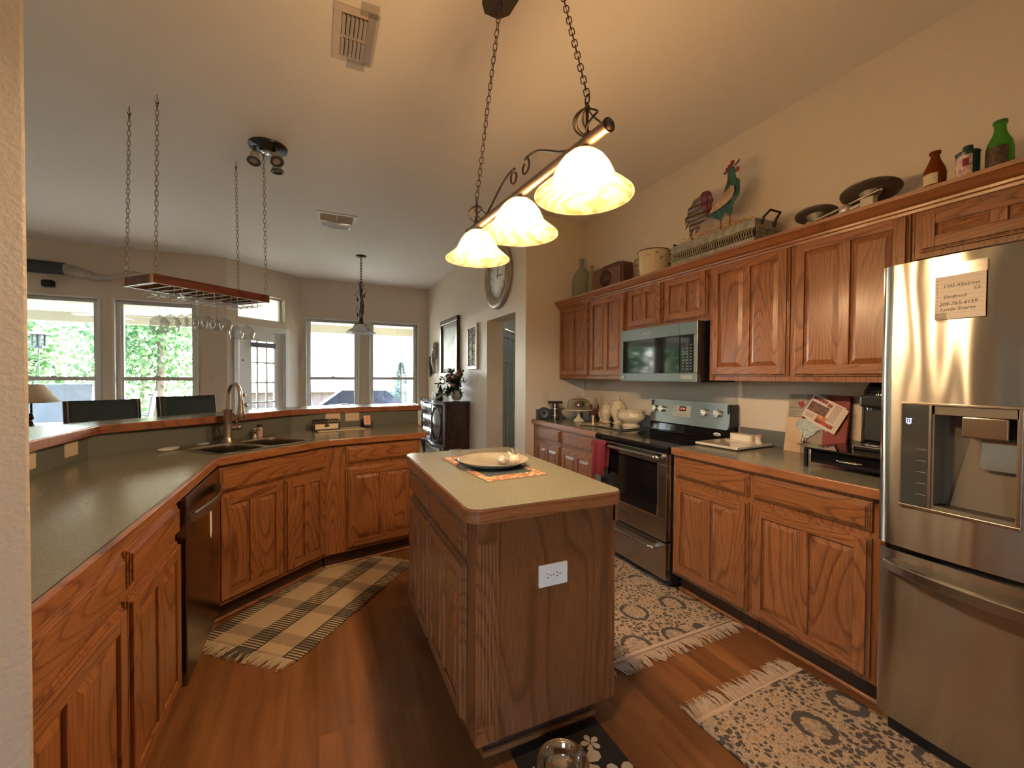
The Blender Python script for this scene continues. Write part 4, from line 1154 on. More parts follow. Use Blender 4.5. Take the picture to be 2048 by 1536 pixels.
# local y = along the bar, z below ceiling
def zc(z): return z - CEIL
MB().prism([(-.035, -.27), (.035, -.27), (.068, -.225), (.068, .225), (.035, .27), (-.035, .27), (-.068, .225), (-.068, -.225)], -.045, 0).build('canopy', BRONZE, pl, bevel=.006)
TZ = zc(2.085)
mb = MB(); mb.tube([(0, -.53, TZ), (0, .53, TZ)], .0185, 20); mb.build('light_bar', BRONZEL, pl)
for y in (-.53, .53): MB().tube([(0, y - .003, TZ), (0, y + .003, TZ)], .0215, 20).ball((0, y, TZ), .017, 8).build('end_cap', BRONZE, pl)
for y in (-.43, .43):
    mb = MB()
    for k in range(5):
        a0 = 2 * PI * k / 5; pts = []
        for i in range(15):
            t = i / 14; r = .045 * math.sin(PI * t) ** .7; a = a0 + t * PI * .55
            pts.append((r * math.cos(a), y + r * math.sin(a), TZ + .018 + .085 * t))
        mb.tube(pts, .0035, 6)
    mb.tube([(0, y, TZ), (0, y, TZ + .12)], .005, 8).ball((0, y, TZ + .105), .009, 6).ball((0, y, TZ + .02), .014, 6, (1, 1, .5))
    mb.link(Vector((0, y, TZ + .13)), Vector((0, 0, 1)), Vector((0, 1, 0)), .03, .02, .0025)
    mb.build('wire_cage', BRONZE, pl)
    top = (0.0, y * .42, -.047)
    MB().chain((0, y, TZ + .142), top, .031, .017, .0019).build('chain', BRONZE, pl)
mb = MB().tube([(.006, .43, TZ + .13), (.022, .40, TZ + .3), (-.004, .33, TZ + .5), (.018, .25, TZ + .75), (.004, .19, -.047)], .0014, 5); mb.build('wire', pm('wire_clear', (.35, .28, .2), .4), pl)
mb = MB()
for sgy in (-1, 1):
    pts = []
    for k in range(30):
        t = k / 29
        y = sgy * (.34 - .30 * t); z = TZ + .02 + .10 * math.sin(min(1, t * 1.0) * PI * .55) ** 1.6
        pts.append((0, y, z))
    cy, cz = sgy * .045, TZ + .085; 
    for k in range(22):
        a = (PI / 2 + sgy * (-1) * 0) ; ph = PI / 2 + (k / 21) * PI * 1.9; r = .035 * (1 - .55 * k / 21)
        pts.append((0, cy - sgy * r * math.cos(ph) * 1.0, cz + r * math.sin(ph)))
    mb.tube(pts, .0045, 7)
mb.build('scrollwork', BRONZE, pl)
sh_prof_o = [(.026, .135), (.045, .130), (.066, .112), (.083, .088), (.094, .064), (.102, .046), (.120, .030), (.140, .014), (.155, .0)]
sh_prof_i = [(r - .005, z - .003) for r, z in sh_prof_o][::-1]
for y in (-.415, 0, .415):
    zb = zc(1.925)
    sh = MB().shell(sh_prof_o + [(.1555, -.004)] + [(.150, -.003)] + sh_prof_i, (0, y, zb), 48).build('glass_shade', ALAB, pl)
    MB().lathe([(.012, TZ - .016), (.020, TZ - .024), (.031, zb + .136), (.028, zb + .128)], (0, y, 0), 20).build('shade_fitter', BRONZE, pl)
    MB().ball((0, y, zb + .048), .031, 10, (1, 1, 1)).lathe([(.014, zb + .075), (.013, zb + .12)], (0, y, 0), 12).build('bulb', BULB, pl)
    ld_ = bpy.data.lights.new('bulb_light', 'POINT'); ld_.energy = BULB_POWER; ld_.color = (1.0, .67, .37); ld_.shadow_soft_size = .036
    lo = bpy.data.objects.new('bulb_light', ld_); COL.objects.link(lo); lo.parent = pl; lo.location = (0, y, zb + .040)

# ---- dining pendant
dp = thing('dining_pendant', 'iron vine pendant lamp with white glass shade hanging before the far windows', 'pendant light', (.541, 6.303, CEIL))
MB().lathe([(.0001, -.03), (.02, -.028), (.07, -.012), (.075, 0)], (0, 0, 0), 24).cyl((0, 0, -.03), (0, 0, -.07), .008, 8).build('canopy', IRON, dp)
MB().chain((0, 0, -.07), (0, 0, -.36), .045, .028, .004).build('chain', IRON, dp)
mb = MB()
for k in range(5):
    a0 = 2 * PI * k / 5; pts = []
    for i in range(22):
        t = i / 21; r = .016 + .018 * math.sin(t * 9 + k); a = a0 + t * 5
        pts.append((r * math.cos(a), r * math.sin(a), -.36 - t * .60))
    mb.tube(pts, .0055, 6)
mb.tube([(0, 0, -.36), (0, 0, -.98)], .006, 6)
for a, z in ((0.3, -.50), (2.6, -.56), (1.1, -.66), (3.6, -.78), (5.2, -.74)):
    d = Vector((math.cos(a), math.sin(a), 0)); mb.tube([d * .01 + Vector((0, 0, z)), d * .06 + Vector((0, 0, z + .06)), d * .085 + Vector((0, 0, z + .02)), d * .05 + Vector((0, 0, z - .03))], .0035, 5)
    mb.ball(tuple(d * .05 + Vector((0, 0, z - .05))), .014, 6, (.8, .8, 2))
mb.build('vine_stem', IRON, dp)
zb = 1.955 - CEIL
wsh = pm('frosted_white_glass', (.62, .68, .72), .25, trans=.25)
pf = [(.03, .125), (.06, .118), (.09, .095), (.115, .062), (.14, .035), (.185, .012), (.205, .0)]
MB().shell(pf + [(.203, -.004)] + [(r - .005, z - .004) for r, z in pf][::-1], (0, 0, zb), 40).build('glass_shade', wsh, dp)
mb = MB().lathe([(.02, zb + .20), (.03, zb + .15), (.036, zb + .125)], (0, 0, 0), 16)
for k in range(4):
    a = PI / 2 * k + .5; d = Vector((math.cos(a), math.sin(a), 0))
    mb.tube([d * .03 + Vector((0, 0, zb + .13)), d * .10 + Vector((0, 0, zb + .105)), d * .13 + Vector((0, 0, zb + .055)), d * .20 + Vector((0, 0, zb + .018))], .004, 6)
mb.build('iron_holder', IRON, dp)

# ---- ceiling spot cluster
sp_ = thing('ceiling_spotlight', 'round dark ceiling plate with three small white swivel spotlights', 'ceiling light', (-.335, 3.60, CEIL))
MB().lathe([(.0001, -.045), (.06, -.045), (.062, -.02), (.125, -.018), (.128, 0)], (0, 0, 0), 32).build('ceiling_plate', pm('gunmetal', (.05, .055, .065), .25, .7), sp_)
MB().lathe([(.0001, -.055), (.035, -.055), (.045, -.045)], (0, 0, 0), 24).build('chrome_hub', CHROME, sp_)
for (x, y), tilt in (((-.085, -.01), (-.10, -.35)), ((.055, -.06), (.25, -.60)), ((.05, .075), (.10, -.05))):
    d = Vector((tilt[0], tilt[1], -1)).normalized(); c = Vector((x, y, -.10))
    q_ = d.to_track_quat('Z', 'Y').to_matrix().to_4x4(); M_ = Matrix.Translation(c) @ q_
    mb = MB(T=M_); mb.lathe([(.0001, -.035), (.026, -.033), (.030, -.02), (.033, .035), (.031, .035), (.028, -.018), (.0001, -.02)], (0, 0, 0), 20)
    hd = mb.build('spot_head', pm('spot_grey', (.45, .43, .40), .45), sp_)
    mb = MB(T=M_); mb.shell([(.030, .030), (.044, .034), (.046, .042), (.040, .048), (.028, .044)], (0, 0, 0), 24); mb.build('rim', pm('spot_rim', (.05, .05, .055), .35), hd)
    mb = MB(T=M_); mb.lathe([(.0001, .025), (.027, .028)], (0, 0, 0), 16); mb.build('lens', pm('lens_grey', (.35, .33, .31), .15), hd)
    MB().tube([(x, y, -.02), (x, y, -.07), tuple(c + d * -.03)], .007, 8).build('arm', BLACKP, hd)

# ---- vents
def vent(label, x0, x1, y0, y1, along, nlo, halves, border, curv=False):
    root = thing('ceiling_vent', label, 'air vent', ((x0 + x1) / 2, (y0 + y1) / 2, CEIL))
    hx, hy = (x1 - x0) / 2, (y1 - y0) / 2; bx, by = border
    mb = MB(); mb.box(-hx, hx, -hy, -hy + by, -.006, 0).box(-hx, hx, hy - by, hy, -.006, 0).box(-hx, -hx + bx, -hy + by, hy - by, -.006, 0).box(hx - bx, hx, -hy + by, hy - by, -.006, 0)
    mb.build('vent_frame', pm('vent_paint', (.58, .50, .42), .5), root, bevel=.002)
    MB().box(-hx + bx, hx - bx, -hy + by, hy - by, -.0015, -.0005).build('vent_duct', pm('duct_dark', (.06, .045, .035), .8), root)
    mb = MB(); ix, iy = hx - bx, hy - by
    if along == 'y':
        mb.box(-ix, ix, -.008, .008, -.010, -.004)
        for k in range(nlo):
            x = -ix + 2 * ix * (k + .5) / nlo
            for a, b in ((-iy, -.008), (.008, iy)): mb.obox((x, (a + b) / 2, -.012), (.017, b - a, .0015), Matrix.Rotation(R(32), 3, 'Y'))
    else:
        mb.box(-.006, .006, -iy, iy, -.010, -.004)
        for k in range(nlo):
            y = -iy + 2 * iy * (k + .5) / nlo
            for a, b in ((-ix, -.006), (.006, ix)): mb.obox(((a + b) / 2, y, -.010), (b - a, .017, .0015), Matrix.Rotation(R(-35), 3, 'X'))
    mb.build('louvers', pm('louver_paint', (.50, .42, .34), .5), root)
    return root
v1 = vent('near ceiling air vent with two rows of louvers and clear tape on its edges', .064, .252, 2.08, 2.45, 'y', 6, 2, (.037, .045))
TF = thin_glass('tape_clear', (.93, .92, .9), .05, .3)
MB().box(.02, .10, -.24, -.16, -.0075, -.0068).box(.055, .108, -.19, .17, -.0078, -.007).box(-.02, .07, .15, .225, -.008, -.0071).build('clear_tape', TF, v1)
v2 = vent('far ceiling air vent with a curved clear plastic deflector below it', -.027, .38, 4.76, 5.05, 'x', 8, 2, (.045, .05))
mb = MB(); n = 14; vs = []
for k in range(n + 1):
    x = -.15 + .30 * k / n
    vs += [(x, .10, -.01), (x, .16, -.05 - .012 * math.sin(PI * k / n))]
mb.add(vs, [(2 * k, 2 * k + 2, 2 * k + 3, 2 * k + 1) for k in range(n)], 0, True); o = mb.build('deflector', thin_glass('deflector_plastic', (.92, .92, .9), .25, .1), v2)
s_ = o.modifiers.new('thick', 'SOLIDIFY'); s_.thickness = .003

# ================================================================ HANGING GLASS RACK
RA = math.atan2(.455, .502)
rk = thing('hanging_glass_rack', 'reddish wooden stemware rack with steel wires, hung on four chains', 'glass rack', (-.729, 3.56, 1.90), RA)
hl, hw, hh = .375, .165, .055
mb = MB(); t = .018

for y_ in (-hw, hw - t): MB().box(-hl, hl, y_, y_ + t, 0, hh).build('side_board', RACKW, rk, bevel=.002)
for x_ in (-hl, hl - t): MB().box(x_, x_ + t, -hw + t, hw - t, 0, hh).build('end_board', RACKW, rk, bevel=.002)
mb = MB()
for k in range(9):
    x = -hl + .04 + (2 * hl - .08) * k / 8; mb.tube([(x, -hw + .004, .006), (x, hw - .004, .006)], .003, 6)
mb.box(-hl, -hl + .004, -hw, hw, -.002, .001).box(-hl, hl, -hw, -hw + .004, -.002, .001)
mb.build('steel_grid', STEELW, rk)
for sx_ in (-1, 1):
    for sy_ in (-1, 1):
        MB().box(sx_ * hl, sx_ * (hl + .002), sy_ * (hw - .03), sy_ * hw, .002, .052).build('corner_plate', pm('brass', (.75, .5, .2), .3, 1), rk)
# wire channels for stems
mb = MB()
chn = [-.230, -.103, .010, .122, .275]
for x in chn:
    for dx in (-.022, .022):
        mb.tube([(x + dx, -hw + .02, .002), (x + dx, -hw + .02, -.045), (x + dx, hw - .02, -.045), (x + dx, hw - .02, .002)], .0028, 6)
    for y in (-.06, .0, .06): 
        mb.tube([(x - .055, y, -.028), (x - .022, y, -.045)], .0022, 5).tube([(x + .055, y, -.028), (x + .022, y, -.045)], .0022, 5)
    mb.tube([(x - .055, -hw + .02, -.028), (x - .055, hw - .02, -.028)], .0024, 6).tube([(x + .055, -hw + .02, -.028), (x + .055, hw - .02, -.028)], .0024, 6)
mb.build('stem_channels', STEELW, rk)
Rm = Matrix.Translation(rk.location) @ Matrix.Rotation(RA, 4, 'Z')
Ri = Rm.inverted()
for (X, Y), (sx_, sy_) in zip(((-1.079, 3.44), (-.881, 3.228), (-.588, 3.949), (-.368, 3.629)), ((-1, 1), (-1, -1), (1, 1), (1, -1))):
    b0 = Vector((sx_ * (hl - .02), sy_ * (hw - .009), hh)); t0 = Ri @ Vector((X, Y, CEIL))
    mb = MB(); mb.tube([b0, b0 + Vector((0, 0, .02))], .002, 5).link(b0 + Vector((0, 0, .033)), Vector((0, 0, 1)), Vector((1, 0, 0)), .03, .02, .0025)
    mb.chain(b0 + Vector((0, 0, .045)), t0 - Vector((0, 0, .062)), .036, .016, .0021)
    mb.build('chain', pm('chain_brass', (.33, .27, .19), .35, .9), rk)
    pts = [t0 - Vector((0, 0, .0)), t0 - Vector((0, 0, .018))] + [t0 + Vector((.009 * math.sin(a), 0, -.03 - .011 * (1 - math.cos(a)) * 1)) for a in [2 * PI * k / 10 * .8 for k in range(11)]]
    MB().tube(pts, .0022, 6).link(t0 - Vector((0, 0, .058)), Vector((0, 0, 1)), Vector((0, 1, 0)), .03, .016, .0022).build('ceiling_hook', BRONZE, rk)
# stemware hung upside down
def wine_glass(name, label, group, H_, rb, hb, rf, stem=.0035, tap=.72):
    root = thing(name, label, 'wine glass', (0, 0, 0), 0, group)
    zf = 0.0; hs = H_ - hb
    bp = [(stem, -hs), (rb * .45, -hs - hb * .10), (rb * .82, -hs - hb * .28), (rb, -hs - hb * .48), (rb * .96, -hs - hb * .68), (rb * .86, -hs - hb * .85), (rb * tap, -H_)]
    inn = [(max(.0005, r - .0016), z - (.0025 if k == 0 else 0)) for k, (r, z) in enumerate(bp)][::-1]
    MB().shell(bp + inn, (0, 0, 0), 28).build('bowl', CLEARG, root)
    MB().lathe([(stem * 2.2, -.006), (stem, -.02), (stem, -hs * .8), (stem * 1.7, -hs * .97), (stem * 2.4, -hs - .001)], (0, 0, 0), 14).build('stem', CLEARG, root)
    MB().lathe([(.0001, -.008), (stem * 2, -.0075), (rf * .6, -.004), (rf, -.002), (rf, 0), (.0001, 0)], (0, 0, 0), 28).build('foot', CLEARG, root)
    return root
gpos = []
data = [(-.234, .05, 0), (-.224, -.05, 0), (-.104, .05, 1), (-.102, -.05, 1), (.013, .05, 1), (.006, -.05, 1), (.122, .05, 1), (.122, -.05, 1), (.267, .05, 2), (.283, -.05, 2)]
ords = ['first', 'second', 'third', 'fourth', 'fifth', 'sixth']
lab = ['large balloon wine glass, outermost at the near end of the rack', 'large balloon wine glass, inner one at the near end of the rack',
       'small wine glass hanging next to the large balloon pair, far side', 'small wine glass hanging next to the large balloon pair, near side',
       'small wine glass at the middle of the rack, far side', 'small wine glass at the middle of the rack, near side',
       'small wine glass next to the last tall pair, far side', 'small wine glass next to the last tall pair, near side',
       'tall wide wine glass, inner one at the far end of the rack', 'tall wide wine glass, outermost at the far end of the rack']
protos = {}
for i, (s, off, kind) in enumerate(data):
    if kind not in protos:
        g = wine_glass('wine_glass', lab[i], 'wine glasses on the hanging rack', *[(.245, .056, .115, .042), (.195, .041, .085, .034), (.245, .047, .105, .036)][kind], tap=[.70, .74, .80][kind])
        protos[kind] = g
    else:
        g = copy_tree(protos[kind]); g['label'] = lab[i]
    p = Rm @ Vector((s, off, -.034)); g.location = p
# ================================================================ ON THE RANGE-WALL WORKTOPS
CZ = .9148
def put(name, label, cat, x, y, z=CZ, rz=0, grp=None): return thing(name, label, cat, (x, y, z), rz, grp)
def ring(mb, c, R_, r, M=None, n=28, m=10):
    vs = []; fs = []
    for i in range(n):
        a = 2 * PI * i / n
        for j in range(m):
            b = 2 * PI * j / m; p = Vector(((R_ + r * math.cos(b)) * math.cos(a), (R_ + r * math.cos(b)) * math.sin(a), r * math.sin(b)))
            if M is not None: p = M @ p
            vs.append(p + Vector(c))
    for i in range(n):
        for j in range(m): fs.append((i * m + j, ((i + 1) % n) * m + j, ((i + 1) % n) * m + (j + 1) % m, i * m + (j + 1) % m))
    mb.add(vs, fs, 0, True)
t = put('tape_roll', 'roll of dark blue tape standing on edge at the worktop end', 'tape roll', 2.10, 3.80, rz=R(-20))
M_ = Matrix.Rotation(R(90), 4, 'X')
MB().shell([(.030, -.024), (.062, -.024), (.062, .024), (.030, .024)], (0, 0, .0625), 32, M=M_).build('tape', pm('blue_tape', (.028, .038, .07), .45), t)
MB().shell([(.026, -.025), (.031, -.025), (.031, .025), (.026, .025)], (0, 0, .0625), 32, M=M_).build('cardboard_core', pm('core', (.5, .42, .33), .8), t)
t = put('meat_grinder', 'dark grey appliance with flat tray top beside the tape roll', 'appliance', 2.20, 3.748, rz=R(-25))
MB().lathe([(.038, 0), (.042, .01), (.036, .02), (.036, .13), (.030, .15), (.028, .165)], (0, 0, 0), 24).build('body', pm('dark_steel', (.10, .10, .105), .25, .7), t)
MB().box(-.075, .075, -.045, .045, .165, .190).build('tray_top', BLACKP, t, bevel=.008)
MB().lathe([(.0375, .035), (.0385, .04), (.0375, .045)], (0, 0, 0), 24).lathe([(.0375, .105), (.0385, .11), (.0375, .115)], (0, 0, 0), 24).build('chrome_band', CHROME, t)
t = put('cake_stand', 'cream pedestal cake stand with a clear glass dome', 'cake stand', 2.33, 3.51)
MB().lathe([(.0001, 0), (.055, 0), (.050, .012), (.032, .03), (.020, .045), (.018, .085), (.03, .10), (.135, .108), (.147, .114), (.148, .120), (.135, .118), (.0001, .116)], (0, 0, 0), 40).build('pedestal', CREAM, t)
MB().shell([(.112, 0), (.117, .0), (.116, .05), (.105, .085), (.07, .105), (.02, .112), (.02, .109), (.068, .101), (.101, .082), (.112, .048)], (0, 0, .1195), 40).lathe([(.010, .230), (.008, .238), (.022, .248), (.018, .256), (.0001, .258)], (0, 0, 0), 16).build('glass_dome', CLEARG, t)
MB().ball((0.0, .0, .165), .045, 10, (1.1, 1, .8)).ball((.04, .03, .16), .03, 8, (1, 1, 1)).build('wrapped_cakes', pm('dark_wrap', (.10, .03, .02), .3, bump=(60, .8, .01)), t)
t = put('mixing_bowl', 'round cream bowl behind the cake stand', 'bowl', 2.395, 3.755)
MB().shell([(.0001, .006), (.045, .006), (.085, .045), (.10, .085), (.104, .085), (.09, .042), (.05, 0), (.0001, 0)], (0, 0, 0), 32).build('bowl', CREAM, t)
t = put('utensil_crock', 'tall pale ribbed crock standing against the wall behind the cake stand', 'crock', 2.547, 3.66)
MB().shell([(.0001, .006), (.055, .006), (.062, .1), (.072, .225), (.078, .228), (.078, .22), (.066, .1), (.058, 0), (.0001, 0)], (0, 0, 0), 30).build('crock', pm('grey_cream', (.55, .48, .36), .3, bump=(40, .5, .005)), t)
t = put('rooster_figurine', 'cream and red-brown rooster figurine between crock and canisters', 'figurine', 2.465, 3.455, rz=R(180))
mb = MB(); mb.lathe([(.03, 0), (.034, .02), (.018, .04)], (0, 0, 0), 16).ball((0, 0, .085), .036, 10, (1.2, .8, 1.2)).ball((.03, 0, .15), .02, 8, (1, .8, 1.3)).tube([(-.02, 0, .09), (-.055, 0, .13), (-.05, 0, .18)], [.02, .014, .004], 8)
mb.build('body', pm('rooster_brown', (.14, .045, .03), .3), t)
mb = MB(); ring(mb, (.03, -.01, .185), .018, .005, M=Matrix.Rotation(R(90), 4, 'Y')); ring(mb, (.025, -.02, .135), .016, .004, M=Matrix.Rotation(R(80), 4, 'Y')); mb.build('cream_curls', CREAM, t)
def canister(label, x, y, s, lid=True):
    t = put('canister', label, 'canister', x, y, grp='cream relief canisters by the range')
    pf = [(.0001, 0), (.055, 0), (.052, .008), (.034, .020), (.040, .035), (.062, .085), (.066, .125), (.058, .16), (.046, .175), (.050, .182)]
    MB().lathe([(r * s, z * s) for r, z in pf] + [(.0001, .182 * s)], (0, 0, 0), 32).build('body', CREAMR, t)
    MB().lathe([(r * s, z * s) for r, z in [(.052, .182), (.050, .192), (.030, .204), (.010, .210), (.012, .218), (.018, .228), (.010, .238), (.0001, .240)]], (0, 0, 0), 28).build('lid', CREAMR, t)
    for sx_ in (-1, 1):
        mb = MB(); mb.tube([(0, sx_ * .055 * s, .15 * s), (0, sx_ * .078 * s, .165 * s), (0, sx_ * .078 * s, .13 * s), (0, sx_ * .062 * s, .115 * s)], .006 * s, 8); mb.build('handle', CREAM, t)
    return t
canister('smallest cream relief canister, mostly hidden behind the round plate knob', 2.56, 3.44, .62)
canister('mid-sized cream relief canister left of the large one', 2.53, 3.335, .84)
canister('large lidded cream relief canister behind the tureen', 2.545, 3.175, 1.08)
t = put('plate_with_knob', 'flat round cream plate with an upright centre knob', 'plate', 2.28, 3.20)
MB().lathe([(.0001, 0), (.09, 0), (.125, .010), (.127, .014), (.09, .008), (.0001, .007)], (0, 0, 0), 40).build('plate', CREAM, t)
MB().lathe([(.013, .007), (.009, .02), (.009, .07), (.014, .078), (.020, .082), (.0001, .086)], (0, 0, 0), 16).build('knob', CREAM, t)
t = put('glass_cutting_board', 'dark glass cutting board below the cream tureen', 'cutting board', 2.41, 2.965, rz=R(2))
MB().box(-.185, .23, -.195, .195, .004, .010).build('glass_plate', pm('tinted_glass', (.05, .065, .055), .04, coat=1), t, bevel=.002)
MB().lathe([(.008, 0), (.008, .004)], (-.17, -.18, 0), 8).lathe([(.008, 0), (.008, .004)], (.21, -.18, 0), 8).lathe([(.008, 0), (.008, .004)], (-.17, .18, 0), 8).lathe([(.008, 0), (.008, .004)], (.21, .18, 0), 8).build('rubber_feet', BLACKP, t)
t = put('tureen', 'wide cream tureen with ruffled rim and embossed grapes, left of the range', 'tureen', 2.475, 2.915, z=CZ + .0104)
n = 48; prof = [(.078, 0), (.082, .012), (.062, .022), (.085, .035), (.118, .060), (.128, .088), (.118, .112), (.112, .125), (.128, .138)]
vs = []; fs = []
pin = [(r - .006, z) for r, z in prof[::-1]]; allp = prof + pin
for r, z in allp:
    for i in range(n):
        a = 2 * PI * i / n; rf = 1 + (.035 * math.cos(8 * a) if z > .12 else 0); zz = z + (.006 * math.cos(8 * a) if z > .13 else 0)
        vs.append((r * rf * math.cos(a) * .86, r * rf * math.sin(a) * 1.1, zz))
m = len(allp)
for k in range(m - 1):
    for i in range(n): fs.append((k * n + i, k * n + (i + 1) % n, (k + 1) * n + (i + 1) % n, (k + 1) * n + i))
mb = MB().add(vs, fs, 0, True); mb.build('bowl', CREAMR, t)
# right worktop
t = put('marble_board', 'white marble pastry board right of the range', 'board', 2.41, 1.86, rz=R(4))
MB().box(-.17, .195, -.135, .155, .006, .022).build('slab', pm('marble', (.62, .54, .44), .12, var=(9, .18), coat=.5), t, bevel=.004)
MB().box(-.15, -.13, -.11, -.09, 0, .006).box(.15, .17, -.11, -.09, 0, .006).box(-.15, -.13, .11, .13, 0, .006).box(.15, .17, .11, .13, 0, .006).build('feet', BLACKP, t)
t = put('butter_dish', 'cream butter dish with domed cover on the marble board', 'butter dish', 2.50, 1.86, z=CZ + .0222, rz=R(0))
MB().prism(rrect(-.055, .055, -.105, .105, .03, 5), 0, .006).prism(rrect(-.062, .062, -.112, .112, .032, 5), .006, .010).build('tray', CREAM, t, bevel=.003)
MB().prism(rrect(-.034, .034, -.078, .078, .014, 4), .0102, .052).build('cover', CREAM, t, bevel=.010, seg=3)
t = put('salt_bell', 'small cream bell-shaped shaker with crown top on the marble board corner', 'shaker', 2.495, 1.755, z=CZ + .0222)
MB().lathe([(.0001, 0), (.027, 0), (.027, .006), (.019, .012), (.016, .035), (.021, .042), (.021, .048), (.0001, .05)], (0, 0, 0), 20).ball((0, 0, .052), .008, 6).build('body', CREAM, t)
mb = MB()
for k in range(7):
    a = 2 * PI * k / 7; mb.ball((.017 * math.cos(a), .017 * math.sin(a), .053), .005, 5, (1, 1, 1.5))
mb.build('crown', pm('rose_spots', (.45, .25, .2), .3), t)
# rooster board leaning on the wall
bl = put('rooster_board', 'wooden recipe board in cream, taupe and dark red with a tin hen', 'board', 2.565, 1.488, rz=RZ)
th = R(9)
def bf(x, y, off=0.0):   # board plane: x right, y up the tilted board
    return frame((x, .0 + 0 * y, 0), (1, 0, 0), (0, math.sin(th), math.cos(th))) @ Matrix.Translation((0, y, off))
# local plane normal = x cross y = (1,0,0)x(0,s,c) = (0,-c,s) -> toward the room
wb, hb = .325, .345
def col_slab(x0, x1, mat, nm):
    MB().plate([(x0, 0), (x1, 0), (x1, hb), (x0, hb)], bf(-.155, 0, -.016), .014).build(nm, mat, bl, bevel=.002)
col_slab(0, .095, pm('board_cream', (.55, .36, .22), .6, var=(7, .12)), 'cream_plank')
col_slab(.0955, .208, pm('board_taupe', (.26, .19, .14), .6, var=(7, .12)), 'taupe_plank')
col_slab(.2085, wb, pm('board_red', (.22, .028, .024), .6, var=(7, .15)), 'red_plank')
MB().plate([(.006, .205), (.105, .205), (.105, hb - .004), (.006, hb - .004)], bf(-.155, 0, -.0018), .002).build('recipe_panel', pm('recipe_paper', (.36, .31, .24), .8, var=(14, .2)), bl)
rd = pm('rooster_red', (.25, .02, .015), .5)
MB().plate([(.055, .29), (.062, .305), (.072, .296), (.082, .31), (.09, .292), (.1, .29), (.092, .276), (.085, .262), (.078, .268), (.066, .272), (.06, .282)], bf(-.155, 0, .0004), .001).build('printed_rooster', rd, bl)
text('recipe_heading', 'STOP EVERYTHING', .0135, pm('heading_ink', (.04, .035, .03), .8), bl, bf(-.146, .262, .0006), .0002, 'LEFT', 0, .70)
mb = MB()
rnd = random.Random(4)
for k in range(5):
    x = .012
    while x < .098:
        w_ = rnd.uniform(.006, .014); w_ = min(w_, .1 - x); mb.plate([(x, .246 - k * .0095), (x + w_, .246 - k * .0095), (x + w_, .249 - k * .0095), (x, .249 - k * .0095)], bf(-.155, 0, .0005), .0003); x += w_ + .003
mb.build('recipe_lines', pm('line_ink', (.12, .09, .07), .8), bl)
GALV = pm('galvanized_tin', (.36, .38, .33), .45, .6, bump=(150, .5, .002), var=(70, .25))
hen = [(.055, .175), (.07, .195), (.11, .205), (.16, .195), (.19, .17), (.225, .175), (.25, .205), (.262, .222), (.275, .20), (.283, .165), (.272, .178), (.262, .165), (.258, .15), (.25, .16), (.243, .138), (.236, .152), (.226, .133), (.218, .15), (.205, .145), (.185, .142), (.165, .115), (.145, .10), (.132, .088), (.115, .088), (.108, .105), (.09, .125), (.07, .142), (.06, .155)]
MB().plate(hen, bf(-.155, 0, .003), .003).build('tin_hen', GALV, bl, bevel=.0015)
mb = MB()
for x in (.113, .128):
    mb.cyl(bf(-.155, 0, .006) @ Vector((x, .09, 0)), bf(-.155, 0, .006) @ Vector((x - .004, .055 + (x - .113), 0)), .0028, 8)
    mb.cyl(bf(-.155, 0, .008) @ Vector((x - .03, .052 + (x - .113), 0)), bf(-.155, 0, .008) @ Vector((x + .024, .05 + (x - .113), 0)), .0035, 8)
mb.build('tin_legs', CHROME, bl)
mb = MB(); 
for x, y in ((.10, .208), (.108, .214), (.252, .226), (.262, .232)): mb.ball(bf(-.155, 0, .006) @ Vector((x, y, 0)), .010, 6, (1, .5, 1))
mb.build('red_clips', rd, bl)
# flyer clipped to the board
fly = put('menu_flyer', 'printed food flyer clipped at a slant on the rooster board', 'flyer', 2.565, 1.488, rz=RZ)
Tf = bf(-.155 + .118, .228, .0145) @ Matrix.Rotation(R(-24), 4, 'Z')
def fr_(name, pts, off, mat): return MB().plate(pts, Tf @ Matrix.Translation((0, 0, off)), .0006).build(name, mat, fly)
fr_('sheet', [(-.02, -.02), (.165, -.02), (.165, .125), (-.02, .125)], -.001, pm('flyer_white', (.62, .50, .40), .5))
fr_('second_sheet', [(.02, -.03), (.183, -.03), (.183, .118), (.02, .118)], -.0022, pm('flyer_white_b', (.58, .48, .38), .5))
fr_('steak_photo', [(-.012, .028), (.095, .028), (.095, .085), (-.012, .085)], .0, pm('steak_brown', (.13, .045, .025), .4, var=(45, .6)))
fr_('heading_band', [(-.01, .098), (.07, .098), (.07, .116), (-.01, .116)], .0, pm('flyer_maroon', (.22, .03, .025), .5, var=(90, .5)))
fr_('sauce_photo', [(.055, -.012), (.11, -.012), (.11, .03), (.055, .03)], .0004, pm('orange_food', (.50, .18, .05), .4, var=(60, .5)))
fr_('red_photo', [(.055, -.015), (.158, -.015), (.158, .006), (.055, .006)], .0008, pm('red_food', (.30, .03, .02), .4, var=(50, .6)))
mb = MB()
for k in range(12): mb.plate([(.112, .112 - k * .0085), (.15, .112 - k * .0085), (.15, .1145 - k * .0085), (.112, .1145 - k * .0085)], Tf, .0006)
for k in range(3): mb.plate([(-.008, .012 - k * .009), (.045, .012 - k * .009), (.045, .015 - k * .009), (-.008, .015 - k * .009)], Tf, .0006)
fr_('price_badge', [(.075, .09), (.10, .09), (.10, .11), (.075, .11)], .0003, pm('badge_red', (.25, .04, .03), .5))
mb.build('print_lines', pm('flyer_ink', (.16, .05, .04), .6), fly)
